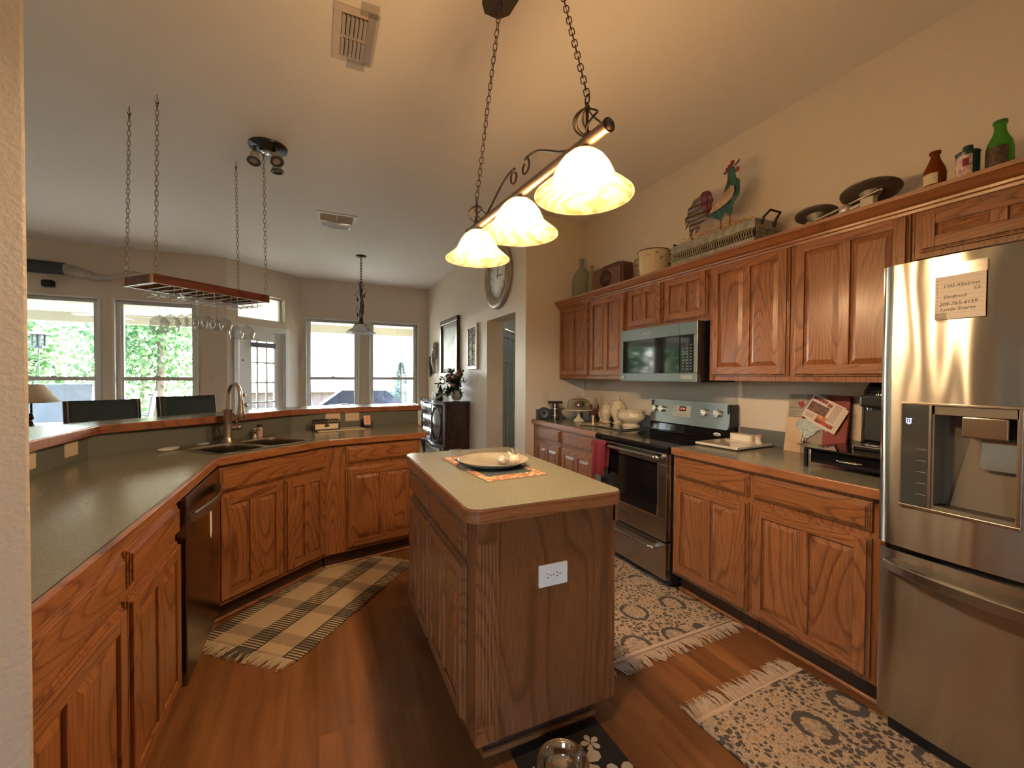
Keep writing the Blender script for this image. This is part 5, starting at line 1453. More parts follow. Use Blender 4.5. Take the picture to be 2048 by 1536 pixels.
# coffee maker on pod drawer
t = put('pod_drawer', 'black coffee pod drawer stand under the coffee maker', 'drawer', 2.375, 1.115, rz=RZ)
MB().box(-.17, .17, -.16, .16, .022, .085).build('drawer_box', BLACKG, t, bevel=.004)
MB().box(-.185, .185, -.185, .17, .088, .096).build('top_glass', BLACKG, t, bevel=.003)
for x in (-.178, .178):
    for y in (-.178, .162): MB().box(x - .007, x + .007, y - .007, y + .007, 0, .088).build('corner_post', BLACKP, t)
MB().tube([(-.05, -.161, .05), (-.03, -.172, .048), (.03, -.172, .048), (.05, -.161, .05)], .004, 8).build('drawer_pull', CHROME, t)
t = put('coffee_maker', 'glossy black single-cup coffee maker beside the refrigerator', 'coffee maker', 2.45, 1.09, z=CZ + .0962, rz=RZ)
MB().lathe([(.085, 0), (.09, .01), (.088, .235), (.080, .285), (.058, .325), (.025, .345), (.0001, .348)], (0, .01, 0), 36).build('tower', BLACKG, t)
MB().box(-.075, .075, -.115, .0, .0, .022).build('drip_base', BLACKP, t, bevel=.006)
MB().shell([(.0895, .200), (.0925, .204), (.0925, .212), (.0895, .216)], (0, .01, 0), 36).build('chrome_ring', CHROME, t)
MB().box(-.05, .05, -.118, -.02, .205, .262).build('brew_head', BLACKP, t, bevel=.012)
MB().lathe([(.0001, 0), (.05, 0), (.05, .006), (.0001, .008)], (0, -.06, .0221), 24).build('drip_tray', CHROME, t)
MB().cyl((-.10, .05, 0), (-.10, .05, .05), .012, 12).ball((-.10, .05, .05), .012, 8).build('side_spout', CHROME, t)
MB().box(-.040, .040, -.0835, -.078, .05, .19).build('tank_window', SLOT, t)

# ================================================================ ON TOP OF THE WALL CABINETS
TZC = 2.1385
def top(name, label, cat, x, y, rz=0, grp=None, z=TZC): return thing(name, label, cat, (x, y, z), rz, grp)
t = top('glass_jug', 'large clear greenish glass jug, first thing on the cabinet tops from the far end', 'jug', 2.47, 3.688)
MB().lathe([(.0001, 0), (.088, 0), (.098, .012), (.098, .20), (.085, .255), (.045, .315), (.024, .345), (.021, .405), (.027, .41), (.027, .425), (.016, .425), (.016, .35)], (0, 0, 0), 32).build('glass_body', OLDG, t)
t = top('small_glass_bottle', 'small slim clear bottle with handle between jug and brown radio', 'bottle', 2.45, 3.475)
MB().lathe([(.0001, 0), (.042, 0), (.045, .01), (.044, .16), (.030, .215), (.017, .245), (.016, .29), (.020, .295), (.020, .305), (.011, .305)], (0, 0, 0), 24).build('glass_body', OLDG, t)
mb = MB(); mb.tube([(0, .018, .28), (0, .048, .265), (0, .05, .21), (0, .036, .19)], .005, 8); mb.build('handle', OLDG, t)
t = top('radio', 'old brown tabletop radio with carrying handle', 'radio', 2.44, 3.155, rz=RZ)
MB().box(-.235, .215, -.055, .075, 0, .225).build('case', pm('radio_brown', (.085, .032, .018), .35, var=(12, .3)), t, bevel=.022, seg=4)
MB().box(-.215, .195, -.062, -.0555, .02, .195).build('front_grille', pm('radio_front', (.13, .05, .028), .4, bump=(60, .4, .003)), t, bevel=.004)
mb = MB(); mb.lathe([(.0001, 0), (.075, 0), (.078, .003), (.0001, .004)], (-.01, -.0625, .11), 30, M=Matrix.Rotation(R(90), 4, 'X')); mb.build('speaker', pm('radio_dark', (.06, .022, .014), .5), t)
MB().tube([(-.14, 0, .224), (-.12, 0, .243), (.10, 0, .243), (.12, 0, .224)], .008, 8).build('handle', pm('radio_handle', (.06, .03, .02), .4), t)
t = top('enamel_pot', 'cream enamel pot with blue flowers and wire handle', 'pot', 2.44, 2.625, rz=R(-60))
mb = MB(); mb.shell([(.0001, .004), (.10, .004), (.108, .012), (.122, .205), (.127, .208), (.127, .214), (.118, .212), (.104, .016), (.0001, .010)], (0, 0, 0), 36)
mb.build('pot_body', pm('enamel_cream', (.64, .54, .36), .18, coat=.5), t)
mb = MB(); ring(mb, (0, 0, .212), .126, .004); mb.build('dark_rim', pm('dark_rim', (.03, .025, .02), .3), t)
HDK = pm('handle_dark', (.05, .04, .035), .3, .6)
MB().tube([(.118, 0, .18), (.155, 0, .175), (.165, 0, .13), (.15, 0, .10), (.114, 0, .11)], .005, 8).build('handle', HDK, t)
MB().tube([(-.118, 0, .18), (-.15, 0, .175), (-.157, 0, .14), (-.114, 0, .12)], .004, 8).build('handle', HDK, t)
fm = pm('flower_grey', (.14, .16, .15), .5); mb = MB(); rnd = random.Random(2)
for k in range(26):
    a = R(rnd.uniform(-110, 30)); z = .13 + rnd.uniform(-.03, .055); r = .108 + .014 * z / .2 + .003
    M_ = frame((r * math.cos(a), r * math.sin(a), z), (-math.sin(a), math.cos(a), 0), (0, 0, 1))
    s = rnd.uniform(.004, .009); mb.plate([(s * math.cos(q), s * math.sin(q) * .6) for q in [2 * PI * i / 6 + k for i in range(6)]], M_, .0008)
mb.build('painted_flowers', fm, t)
t = top('platter', 'cream oval serving platter leaning against the wall behind the pot', 'platter', 2.605, 2.52, rz=0)
M_ = frame((0, 0, .145), (0, 1, 0), (.16, 0, 1))
mb = MB(T=M_); mb.lathe([(.0001, .0), (.09, .0), (.10, .008), (.135, .014), (.142, .018), (.135, .009), (.10, .003), (.0001, -.006)], (0, 0, 0), 44, sx=1.05)
mb.build('plate', CREAM, t)
t = top('tin_tray', 'long galvanized tin tray with pierced sides and iron handles, filled with straw', 'tray', 2.445, 2.005, rz=RZ)
L2, W2 = .325, .115
GT = pm('tray_tin', (.30, .28, .23), .5, .5, var=(25, .3))
mb = MB(); mb.box(-L2, L2, -W2, W2, 0, .006)
for (a, b, c, d) in ((-L2, L2, -W2, -W2 + .004), (-L2, L2, W2 - .004, W2), (-L2, -L2 + .004, -W2, W2), (L2 - .004, L2, -W2, W2)):
    mb.box(a, b, c, d, .102, .155); mb.box(a, b, c, d, 0, .045)
mb.build('tin_panel', GT, t, bevel=.002)
mb = MB()
nn = 36
for k in range(nn):
    x = -L2 + .01 + (2 * L2 - .02) * k / nn; dx = (2 * L2 - .02) / nn
    for y in (-W2 - .001, W2 + .001):
        mb.tube([(x, y, .044), (x + dx, y, .103)], .0022, 5); mb.tube([(x + dx, y, .044), (x, y, .103)], .0022, 5)
for k in range(12):
    y = -W2 + .01 + (2 * W2 - .02) * k / 12; dy = (2 * W2 - .02) / 12
    for x in (-L2 - .001, L2 + .001): mb.tube([(x, y, .044), (x, y + dy, .103)], .0022, 5); mb.tube([(x, y + dy, .044), (x, y, .103)], .0022, 5)
mb.build('pierced_lattice', GT, t)
for sx_ in (-1, 1):
    MB().tube([(sx_ * (L2 + .004), -.055, .125), (sx_ * (L2 + .012), -.055, .165), (sx_ * (L2 + .045), -.045, .195), (sx_ * (L2 + .045), .045, .195), (sx_ * (L2 + .012), .055, .165), (sx_ * (L2 + .004), .055, .125)], .007, 8).build('iron_handle', IRON, t)
st = MB(); rnd = random.Random(5)
for k in range(2600):
    x = rnd.uniform(-L2 + .015, L2 - .015); y = rnd.uniform(-W2 + .015, W2 - .012); z = .140 + .085 * (1 - (x / L2) ** 2) * rnd.random() + rnd.uniform(0, .018)
    d = Vector((rnd.uniform(-1, 1), rnd.uniform(-1, 1), rnd.uniform(-.3, .7))).normalized() * rnd.uniform(.015, .035)
    p = Vector((x, y, z)); q = p + d
    if abs(q.x) > L2 - .01 or abs(q.y) > W2 - .008 or q.z < .1: continue
    w_ = d.orthogonal().normalized() * .0015
    st.add([p - w_, p + w_, q], [(0, 1, 2)])
so = st.build('straw', pm('straw', (.50, .29, .12), .8), t); so['kind'] = 'stuff'
MB().box(-L2 + .006, L2 - .006, -W2 + .006, W2 - .006, .09, .145).build('straw_bed', pm('straw_bed', (.30, .16, .07), .9, bump=(90, 1, .02)), t)

# tin rooster standing in the straw
ro = thing('tin_rooster', 'corrugated tin rooster with teal body, red comb and striped tail, standing in straw', 'rooster figure', (2.425, 1.99, TZC + .205), RZ)
def corr(name, pts, mat, y=0.0, amp=.005, freq=95, diag=(0.9, .45), thick=.0022, nsub=26):
    """corrugated sheet clipped to an outline in the xz plane"""
    bm = bmesh.new()
    vs = [bm.verts.new((p[0], 0, p[1])) for p in pts]; f = bm.faces.new(vs)
    bmesh.ops.triangulate(bm, faces=[f])
    xs = [p[0] for p in pts]; zs = [p[1] for p in pts]
    for ax_, lo, hi in ((0, min(xs), max(xs)), (2, min(zs), max(zs))):
        k = lo + .008
        while k < hi:
            no = Vector((1, 0, 0)) if ax_ == 0 else Vector((0, 0, 1)); co = Vector((k, 0, 0)) if ax_ == 0 else Vector((0, 0, k))
            bmesh.ops.bisect_plane(bm, geom=bm.verts[:] + bm.edges[:] + bm.faces[:], plane_co=co, plane_no=no); k += .008
    for v in bm.verts: v.co.y = y + amp * math.sin((v.co.x * diag[0] + v.co.z * diag[1]) * freq)
    for f in bm.faces: f.smooth = True
    me = bpy.data.meshes.new(name); bm.to_mesh(me); bm.free(); me.materials.append(mat)
    o = bpy.data.objects.new(name, me); COL.objects.link(o); o.parent = ro
    s_ = o.modifiers.new('thick', 'SOLIDIFY'); s_.thickness = thick
    return o
TEAL = pm('teal_tin', (.035, .11, .105), .35, .4, var=(18, .3)); COMB = pm('comb_red', (.20, .012, .02), .45)
# local x right along wall (toward viewer right), z up
body = [(-.085, .105), (-.045, .128), (-.02, .145), (.02, .21), (.028, .26), (.035, .325), (.05, .338), (.066, .33), (.072, .30), (.076, .262), (.098, .235), (.10, .19), (.092, .155), (.072, .12), (.06, .09), (.055, .06), (.045, .052), (.036, .062), (.026, .085), (.012, .06), (.0, .045), (-.015, .05), (-.022, .062), (-.052, .083), (-.075, .09)]
ro.scale = (1.42, 1.0, 1.10)
corr('body', body, TEAL, 0)
corr('wing', [(-.062, .105), (-.05, .13), (-.02, .16), (.02, .195), (.055, .222), (.072, .215), (.074, .185), (.06, .15), (.03, .125), (-.01, .115)], pm('wing_tan', (.36, .24, .16), .6, var=(40, .4)), -.010, .002, 60)
corr('comb', [(.02, .305), (.012, .312), (.014, .322), (.026, .322), (.022, .338), (.034, .342), (.036, .352), (.046, .352), (.05, .368), (.06, .372), (.068, .362), (.066, .34), (.05, .33), (.036, .322)], COMB, -.003, .0005)
corr('wattle', [(.072, .305), (.078, .318), (.092, .318), (.094, .296), (.086, .288), (.076, .292)], COMB, -.003, .0005)
corr('beak', [(.066, .335), (.078, .345), (.094, .358), (.082, .342), (.092, .342), (.074, .328)], pm('beak_dark', (.05, .05, .055), .4, .4), -.002, .0005)
TAIL = pm('tail_striped', (.10, .07, .055), .5, .3)
m_, N_, L_, b_ = newmat('tail_striped2')
tc = N_.new('ShaderNodeTexCoord'); wv = N_.new('ShaderNodeTexWave'); wv.inputs['Scale'].default_value = 11; wv.inputs['Distortion'].default_value = 2; wv.bands_direction = 'Z'
L_.new(tc.outputs['Object'], wv.inputs['Vector']); rp = N_.new('ShaderNodeValToRGB'); e = rp.color_ramp.elements; e[0].color = (.035, .028, .028, 1); e[1].color = (.24, .16, .11, 1); L_.new(wv.outputs['Fac'], rp.inputs['Fac']); L_.new(rp.outputs['Color'], b_.inputs['Base Color']); b_.inputs['Metallic'].default_value = .3; b_.inputs['Roughness'].default_value = .45
tail = [(-.075, .105), (-.06, .14), (-.052, .19), (-.056, .235), (-.075, .262), (-.105, .268), (-.128, .262), (-.12, .255), (-.165, .24), (-.195, .205), (-.208, .165), (-.218, .135), (-.222, .105), (-.212, .118), (-.202, .14), (-.206, .10), (-.210, .072), (-.198, .09), (-.188, .125), (-.184, .09), (-.19, .05), (-.184, .01), (-.172, -.012), (-.166, .0), (-.170, .03), (-.16, .07), (-.154, .045), (-.150, .022), (-.142, .035), (-.14, .07), (-.13, .045), (-.12, .04), (-.12, .07), (-.105, .085)]
corr('tail', tail, m_, .006, .006, 110, (.2, 1))
corr('tail_top', [(-.075, .118), (-.058, .15), (-.050, .19), (-.054, .235), (-.075, .262), (-.105, .268), (-.115, .258), (-.105, .23), (-.112, .19), (-.10, .14)], pm('plum_tin', (.13, .025, .05), .45, .3), -.004, .004, 110, (.2, 1))
mb = MB(); 
for x, z in ((.0, .048), (.047, .055)): mb.cyl((x, 0, z), (x, .0, -.055), .0032, 8)
mb.build('leg', pm('rusty_leg', (.14, .05, .03), .6, .3), ro)

# kitchen scale: two dishes on a low frame
sc_ = top('balance_scale', 'old cast balance scale with two tilted flat pans', 'scale', 2.44, 1.27, rz=RZ)
GM = pm('old_pewter', (.22, .19, .16), .4, .7, var=(20, .25)); GL = pm('cast_silver', (.50, .46, .40), .4, .7, var=(20, .2))
mb = MB(); mb.tube([(-.17, 0, .05), (.16, 0, .115)], .008, 8); mb.tube([(-.17, -.03, .045), (.16, -.03, .105)], .005, 8).box(-.10, .13, -.045, .045, .0, .03)
mb.tube([(0, 0, .03), (0, 0, .08)], .016, 10); mb.build('beam', GL, sc_)
for x, y, z, r, tlt in ((-.135, .0, .085, .098, 10), (.10, .02, .118, .12, 10)):
    M_ = Matrix.Translation((x, y, z)) @ Matrix.Rotation(R(-tlt + 4), 4, 'Y') @ Matrix.Rotation(R(-10), 4, 'X')
    mb = MB(T=M_); mb.lathe([(.0001, 0), (r * .8, 0), (r, .006), (r * 1.01, .010), (r * .8, .005), (.0001, .005)], (0, 0, 0), 40); p_ = mb.build('pan', GM, sc_)
    mb = MB(T=M_); mb.lathe([(.012, -.045), (.02, -.03), (.04, -.006), (.045, 0)], (0, 0, 0), 20); mb.build('pan_support', GL, p_)
mb = MB(); mb.box(.10, .155, -.07, -.03, .02, .075).ball((.03, -.05, .05), .028, 8).ball((-.14, -.05, .035), .02, 8).tube([(-.1, -.055, .02), (.13, -.055, .06)], .009, 8); mb.build('cast_frame', GL, sc_, bevel=.004)
def stubby(name, label, x, y, mat, rz=0, s=1.0, lab=None):
    t = top(name, label, 'bottle', x, y, rz)
    MB().lathe([(r * s, z * s * .80) for r, z in [(.0001, 0), (.030, 0), (.036, .006), (.037, .10), (.033, .125), (.020, .165), (.0145, .185), (.0145, .20), (.019, .203), (.019, .215), (.011, .216)]], (0, 0, 0), 28).build('glass_body', mat, t)
    return t
t = stubby('stubby_bottle', 'brown glass stubby bottle with cream label on the cabinet top', 2.375, .90, AMBERG)
def wrap(parent, name, r, a0, a1, z0, z1, mat, n=14):
    vs = []
    for k in range(n + 1):
        a = R(a0 + (a1 - a0) * k / n); vs += [(r * math.cos(a), r * math.sin(a), z0), (r * math.cos(a), r * math.sin(a), z1)]
    return MB().add(vs, [(2 * k, 2 * k + 2, 2 * k + 3, 2 * k + 1) for k in range(n)], 0, True).build(name, mat, parent)
LC = pm('label_cream', (.58, .48, .33), .6, var=(160, .25))
wrap(t, 'paper_label', .0376, 130, 215, .03, .075, LC)
t = top('oil_can_tin', 'dark green round tin with red and white label and screw cap', 'tin', 2.375, .80)
MB().lathe([(r * .85, z * .84) for r, z in [(.0001, 0), (.040, 0), (.041, .004), (.041, .135), (.043, .138), (.043, .143), (.036, .148), (.016, .152), (.014, .160), (.018, .162), (.018, .175), (.0001, .176)]], (0, 0, 0), 28).build('tin_body', pm('tin_green', (.012, .035, .028), .35), t)
wrap(t, 'paper_label', .0355, 120, 220, .015, .105, pm('label_pink', (.55, .38, .34), .5, var=(70, .5)))
wrap(t, 'red_emblem', .0359, 175, 205, .06, .09, COMB)
t = top('green_bottle', 'large green glass bottle with dark label beside the small green tin on the cabinets', 'bottle', 2.385, .715)
s = .92
MB().lathe([(r * s, z * s) for r, z in [(.0001, 0), (.034, 0), (.041, .006), (.042, .10), (.038, .13), (.023, .165), (.018, .185), (.0175, .205), (.022, .208), (.022, .222), (.014, .223)]], (0, 0, 0), 28).build('glass_body', GREENG, t)
wrap(t, 'paper_label', .0394, 130, 230, .03, .10, pm('label_dark', (.06, .035, .012), .5, var=(120, .8)))
# ================================================================ ISLAND ITEMS
IZ = .9144
t = thing('place_mat', 'woven place mat with dark centre and orange flowered border under the plate', 'place mat', (.757, 1.905, IZ), R(4))
def matn():
    m, N, L, b = newmat('mat_pattern')
    tc = N.new('ShaderNodeTexCoord'); sp = N.new('ShaderNodeSeparateXYZ'); L.new(tc.outputs['Object'], sp.inputs[0])
    def absdiv(o, d):
        a = N.new('ShaderNodeMath'); a.operation = 'ABSOLUTE'; L.new(sp.outputs[o], a.inputs[0]); c = N.new('ShaderNodeMath'); c.operation = 'DIVIDE'; c.inputs[1].default_value = d; L.new(a.outputs[0], c.inputs[0]); return c
    ax_, ay_ = absdiv('X', .155), absdiv('Y', .29)
    mxx = N.new('ShaderNodeMath'); mxx.operation = 'MAXIMUM'; L.new(ax_.outputs[0], mxx.inputs[0]); L.new(ay_.outputs[0], mxx.inputs[1])
    g = N.new('ShaderNodeMath'); g.operation = 'GREATER_THAN'; g.inputs[1].default_value = .74; L.new(mxx.outputs[0], g.inputs[0])
    vo = N.new('ShaderNodeTexVoronoi'); vo.inputs['Scale'].default_value = 75; L.new(tc.outputs['Object'], vo.inputs['Vector'])
    rp = N.new('ShaderNodeValToRGB'); rp.color_ramp.interpolation = 'CONSTANT'; e = rp.color_ramp.elements; e[0].color = (.32, .11, .05, 1); e[1].position = .35; e[1].color = (.44, .35, .20, 1)
    x = e.new(.6); x.color = (.27, .08, .05, 1); x = e.new(.8); x.color = (.14, .14, .06, 1)
    L.new(vo.outputs['Color'], rp.inputs['Fac'])
    nz = N.new('ShaderNodeTexNoise'); nz.inputs['Scale'].default_value = 300; L.new(tc.outputs['Object'], nz.inputs['Vector'])
    r2 = N.new('ShaderNodeValToRGB'); r2.color_ramp.elements[0].color = (.008, .014, .018, 1); r2.color_ramp.elements[1].color = (.045, .065, .075, 1); L.new(nz.outputs['Fac'], r2.inputs['Fac'])
    mx = N.new('ShaderNodeMix'); mx.data_type = 'RGBA'; L.new(g.outputs[0], mx.inputs[0]); L.new(r2.outputs[0], mx.inputs[6]); L.new(rp.outputs[0], mx.inputs[7])
    L.new(mx.outputs[2], b.inputs['Base Color']); b.inputs['Roughness'].default_value = .85
    return m
MB().box(-.145, .145, -.28, .28, 0, .006).build('fabric', matn(), t, bevel=.002)
MB().box(-.147, .147, -.282, .282, 0, .004).build('edging', pm('mat_edge', (.33, .24, .15), .8), t)
t = thing('serving_plate', 'round tarnished metal serving plate on the place mat', 'plate', (.773, 1.905, IZ + .0065), 0)
MB().lathe([(.0001, .004), (.105, .004), (.13, .012), (.165, .028), (.172, .031), (.166, .024), (.13, .006), (.105, 0), (.0001, 0)], (0, 0, 0), 56).build('plate', pm('aged_pewter', (.46, .40, .31), .32, .45, var=(9, .2), bump=(14, .2, .004)), t)
t = thing('seashell', 'pale curled seashell lying in the metal plate', 'seashell', (.805, 1.855, IZ + .012), R(20))
SH = pm('shell_cream', (.66, .52, .36), .45, bump=(70, .6, .004), var=(30, .2))
mb = MB(); mb.ball((0, 0, .020), .026, 10, (1.25, .9, .75))
pts = []; rs = []
for k in range(24):
    u = k / 23; a = u * 9; r = .024 * (1 - u); pts.append((-.01 + .03 * u, r * math.cos(a), .022 + r * math.sin(a) * .7)); rs.append(.012 * (1 - .75 * u))
mb.tube(pts, rs, 8); mb.build('shell', pm('shell_grey', (.45, .38, .31), .4, bump=(60, .6, .004), var=(40, .4)), t)
t = thing('coral_shell', 'cream knobbly shell with raised petals in the metal plate', 'seashell', (.845, 1.815, IZ + .012), R(-10))
mb = MB(); mb.ball((0, 0, .026), .027, 12, (1, 1, .95))
mb.ball((.005, .03, .03), .018, 8, (1.1, 1, 1)); mb.build('shell', SH, t)
mb = MB(); ring(mb, (-.002, -.026, .024), .006, .002, M=Matrix.Rotation(R(90), 4, 'X')); mb.build('shell_mark', pm('shell_tan', (.40, .25, .14), .5), t)
mb = MB()
for a, l in ((-.7, .04), (-.1, .052), (.5, .045), (1.1, .038)):
    d = Vector((math.sin(a), .2, math.cos(a) * .9)).normalized(); b0 = Vector((.004, .035, .035)); w_ = d.orthogonal().normalized() * .008
    mb.add([b0, b0 + d * l * .5 + w_, b0 + d * l, b0 + d * l * .5 - w_], [(0, 1, 2, 3), (3, 2, 1, 0)])
o = mb.build('petal_spikes', pm('shell_white', (.75, .66, .52), .5), t); s_ = o.modifiers.new('t', 'SOLIDIFY'); s_.thickness = .003

# ================================================================ RUGS
def mnode(N, L, op, a, b=None, c=None):
    n = N.new('ShaderNodeMath'); n.operation = op
    for i, v in enumerate((a, b, c)):
        if v is None: continue
        if isinstance(v, (int, float)): n.inputs[i].default_value = v
        else: L.new(v, n.inputs[i])
    return n.outputs[0]
def plaid_mat():
    m, N, L, b = newmat('plaid_weave')
    tc = N.new('ShaderNodeTexCoord'); sp = N.new('ShaderNodeSeparateXYZ'); L.new(tc.outputs['Object'], sp.inputs[0])
    u, v = sp.outputs['X'], sp.outputs['Y']            # x along length, y across
    f = lambda *a: mnode(N, L, *a)
    # dark warp bands across the width: centre |y|<.055 and edges |y|>.20
    av = f('ABSOLUTE', v)
    band = f('MAXIMUM', f('LESS_THAN', av, .052), f('GREATER_THAN', av, .222))
    # cross bands each .27
    cu = f('FRACT', f('DIVIDE', f('ADD', u, 5.03), .285)); cross = f('LESS_THAN', cu, .30)
    fine = f('LESS_THAN', f('FRACT', f('MULTIPLY', u, 55)), .52)       # weft lines in dark bands
    thinl = f('LESS_THAN', f('FRACT', f('MULTIPLY', u, 90)), .30)
    dash = f('GREATER_THAN', f('FRACT', f('MULTIPLY', v, 60)), .35)
    thin_dash = f('MULTIPLY', f('MULTIPLY', thinl, dash), cross)
    line = f('LESS_THAN', f('ABSOLUTE', f('SUBTRACT', v, -.056)), .004)
    line2 = f('LESS_THAN', f('ABSOLUTE', f('SUBTRACT', v, -.22)), .004)
    cream = (.46, .34, .21, 1); tan = (.34, .245, .15, 1); dark = (.035, .03, .026, 1); grey = (.20, .155, .11, 1)
    def mixc(fac, A, B):
        x = N.new('ShaderNodeMix'); x.data_type = 'RGBA'; L.new(fac, x.inputs[0])
        for i, c in ((6, A), (7, B)):
            if isinstance(c, tuple): x.inputs[i].default_value = c
            else: L.new(c, x.inputs[i])
        return x.outputs[2]
    base_ = mixc(cross, cream, tan); base_ = mixc(thin_dash, base_, (.23, .165, .10, 1))
    bandc = mixc(fine, cream, dark); bandc = mixc(cross, bandc, mixc(fine, grey, dark))
    c = mixc(band, base_, bandc); c = mixc(f('MAXIMUM', line, line2), c, dark)
    L.new(c, b.inputs['Base Color']); b.inputs['Roughness'].default_value = .95
    nz = N.new('ShaderNodeTexNoise'); nz.inputs['Scale'].default_value = 260; L.new(tc.outputs['Object'], nz.inputs['Vector'])
    bp = N.new('ShaderNodeBump'); bp.inputs['Strength'].default_value = .6; bp.inputs['Distance'].default_value = .002; L.new(nz.outputs['Fac'], bp.inputs['Height']); L.new(bp.outputs[0], b.inputs['Normal'])
    return m
def fringe(parent, x, w, out, length, n, mat, seed, r=.0022, name='fringe', base=.0035, clump=.02):
    rnd = random.Random(seed); mb = MB()
    for k in range(n):
        y = -w / 2 + w * (k + .5) / n + rnd.uniform(-.004, .004)
        cl = math.floor(y / clump); r2_ = random.Random(seed * 99 + cl); drift = r2_.uniform(-.02, .02)
        l = length * rnd.uniform(.65, 1.1); pts = []
        for i in range(5):
            q = i / 4; pts.append((x + out * l * q, y + drift * q * q * 1.3 + rnd.uniform(-.004, .004) * q, base + .006 * math.sin(q * 3.0) * rnd.uniform(.3, 1.4)))
        mb.tube(pts, [r, r, r, r * .8, r * .5], 4)
    o = mb.build(name, mat, parent); o['kind'] = 'stuff'; return o
# plaid rug: centre and direction measured on the floor
A_, B_ = Vector((-.345, 2.385)), Vector((.398, 3.252))
cdir = (B_ - A_).normalized(); cen = (A_ + B_) / 2
pr_ = thing('plaid_rug', 'cream and black striped plaid cotton rug in front of the sink cabinet', 'rug', (cen.x, cen.y, 0), math.atan2(cdir.y, cdir.x))
Lr, Wr = (B_ - A_).length / 2 - .03, .302
mb = MB(); nx, ny = 60, 26; vs = []; 
for j in range(ny + 1):
    for i in range(nx + 1):
        x = -Lr + 2 * Lr * i / nx; y = -Wr + 2 * Wr * j / ny
        z = .0075 + .0018 * math.sin(x * 9 + y * 4) * math.cos(y * 11)
        if j in (0, ny): y += .0035 * (1 if i % 2 else -1)
        vs.append((x, y, z))
fs = [(j * (nx + 1) + i, j * (nx + 1) + i + 1, (j + 1) * (nx + 1) + i + 1, (j + 1) * (nx + 1) + i) for j in range(ny) for i in range(nx)]
mb.add(vs, fs, 0, True); o = mb.build('woven_cloth', plaid_mat(), pr_); s_ = o.modifiers.new('t', 'SOLIDIFY'); s_.thickness = .006; s_.offset = -1
FRC = pm('fringe_cream', (.50, .38, .25), .95); FRD = pm('fringe_dark', (.09, .075, .06), .95)
fringe(pr_, -Lr, Wr * 2 - .02, -1, .085, 230, FRC, 3)
fringe(pr_, Lr, Wr * 2 - .02, 1, .05, 200, FRC, 4)
mb_ = fringe(pr_, -Lr, .10, -1, .085, 50, FRD, 6, name='dark_fringe', base=.007)

def floral_mat(seed):
    m, N, L, b = newmat('floral_pile')
    f = lambda *a: mnode(N, L, *a)
    tc = N.new('ShaderNodeTexCoord'); V = tc.outputs['Object']
    nzd = N.new('ShaderNodeTexNoise'); nzd.inputs['Scale'].default_value = 9; nzd.inputs['Detail'].default_value = 2; L.new(V, nzd.inputs['Vector'])
    wob = N.new('ShaderNodeVectorMath'); wob.operation = 'MULTIPLY_ADD'; wob.inputs[1].default_value = (.05, .05, .05); L.new(nzd.outputs['Color'], wob.inputs[0]); L.new(V, wob.inputs[2])
    # leafy speckle
    vo = N.new('ShaderNodeTexVoronoi'); vo.inputs['Scale'].default_value = 44; vo.inputs['Randomness'].default_value = 1; L.new(wob.outputs[0], vo.inputs['Vector'])
    n1 = N.new('ShaderNodeTexNoise'); n1.inputs['Scale'].default_value = 60; n1.inputs['Detail'].default_value = 4; n1.inputs['Roughness'].default_value = .6; L.new(V, n1.inputs['Vector'])
    n2 = N.new('ShaderNodeTexNoise'); n2.inputs['Scale'].default_value = 4.5; L.new(V, n2.inputs['Vector'])
    th_ = f('ADD', f('MULTIPLY', n2.outputs['Fac'], .70), .04)
    speck = f('LESS_THAN', f('ADD', vo.outputs['Distance'], f('MULTIPLY', f('SUBTRACT', n1.outputs['Fac'], .5), .7)), th_)
    vine = f('LESS_THAN', f('ABSOLUTE', f('SUBTRACT', n1.outputs['Fac'], .5)), .022)
    # rosettes on a lattice: ring with centre flower
    mp = N.new('ShaderNodeMapping'); mp.inputs['Scale'].default_value = (3.6, 4.2, 0); mp.inputs['Location'].default_value = (.31 * seed, .2 * seed, 0); L.new(V, mp.inputs['Vector'])
    v3 = N.new('ShaderNodeTexVoronoi'); v3.inputs['Scale'].default_value = 1; v3.inputs['Randomness'].default_value = .35; L.new(mp.outputs[0], v3.inputs['Vector'])
    d = f('ADD', v3.outputs['Distance'], f('MULTIPLY', f('SUBTRACT', n1.outputs['Fac'], .5), .12))
    ringm = f('MULTIPLY', f('GREATER_THAN', d, .25), f('LESS_THAN', d, .335))
    n4 = N.new('ShaderNodeTexNoise'); n4.inputs['Scale'].default_value = 6.5; n4.inputs['Detail'].default_value = 0; L.new(V, n4.inputs['Vector'])
    ringm = f('MULTIPLY', ringm, f('GREATER_THAN', n4.outputs['Fac'], .40))
    inner = f('LESS_THAN', d, .245)
    halo = f('MULTIPLY', f('GREATER_THAN', d, .325), f('LESS_THAN', d, .36))
    spk = f('MULTIPLY', speck, f('SUBTRACT', 1, halo))
    spk = f('MULTIPLY', spk, f('SUBTRACT', 1, f('MULTIPLY', inner, .55)))
    fac = f('MINIMUM', 1, f('MAXIMUM', f('MAXIMUM', spk, f('MULTIPLY', vine, .7)), ringm))
    mx = N.new('ShaderNodeMix'); mx.data_type = 'RGBA'; mx.inputs[6].default_value = (.47, .33, .21, 1); mx.inputs[7].default_value = (.075, .062, .052, 1)
    L.new(fac, mx.inputs[0])
    L.new(mx.outputs[2], b.inputs['Base Color']); b.inputs['Roughness'].default_value = 1
    nz = N.new('ShaderNodeTexNoise'); nz.inputs['Scale'].default_value = 420; L.new(V, nz.inputs['Vector'])
    bp = N.new('ShaderNodeBump'); bp.inputs['Strength'].default_value = .7; bp.inputs['Distance'].default_value = .003; L.new(nz.outputs['Fac'], bp.inputs['Height']); L.new(bp.outputs[0], b.inputs['Normal'])
    return m
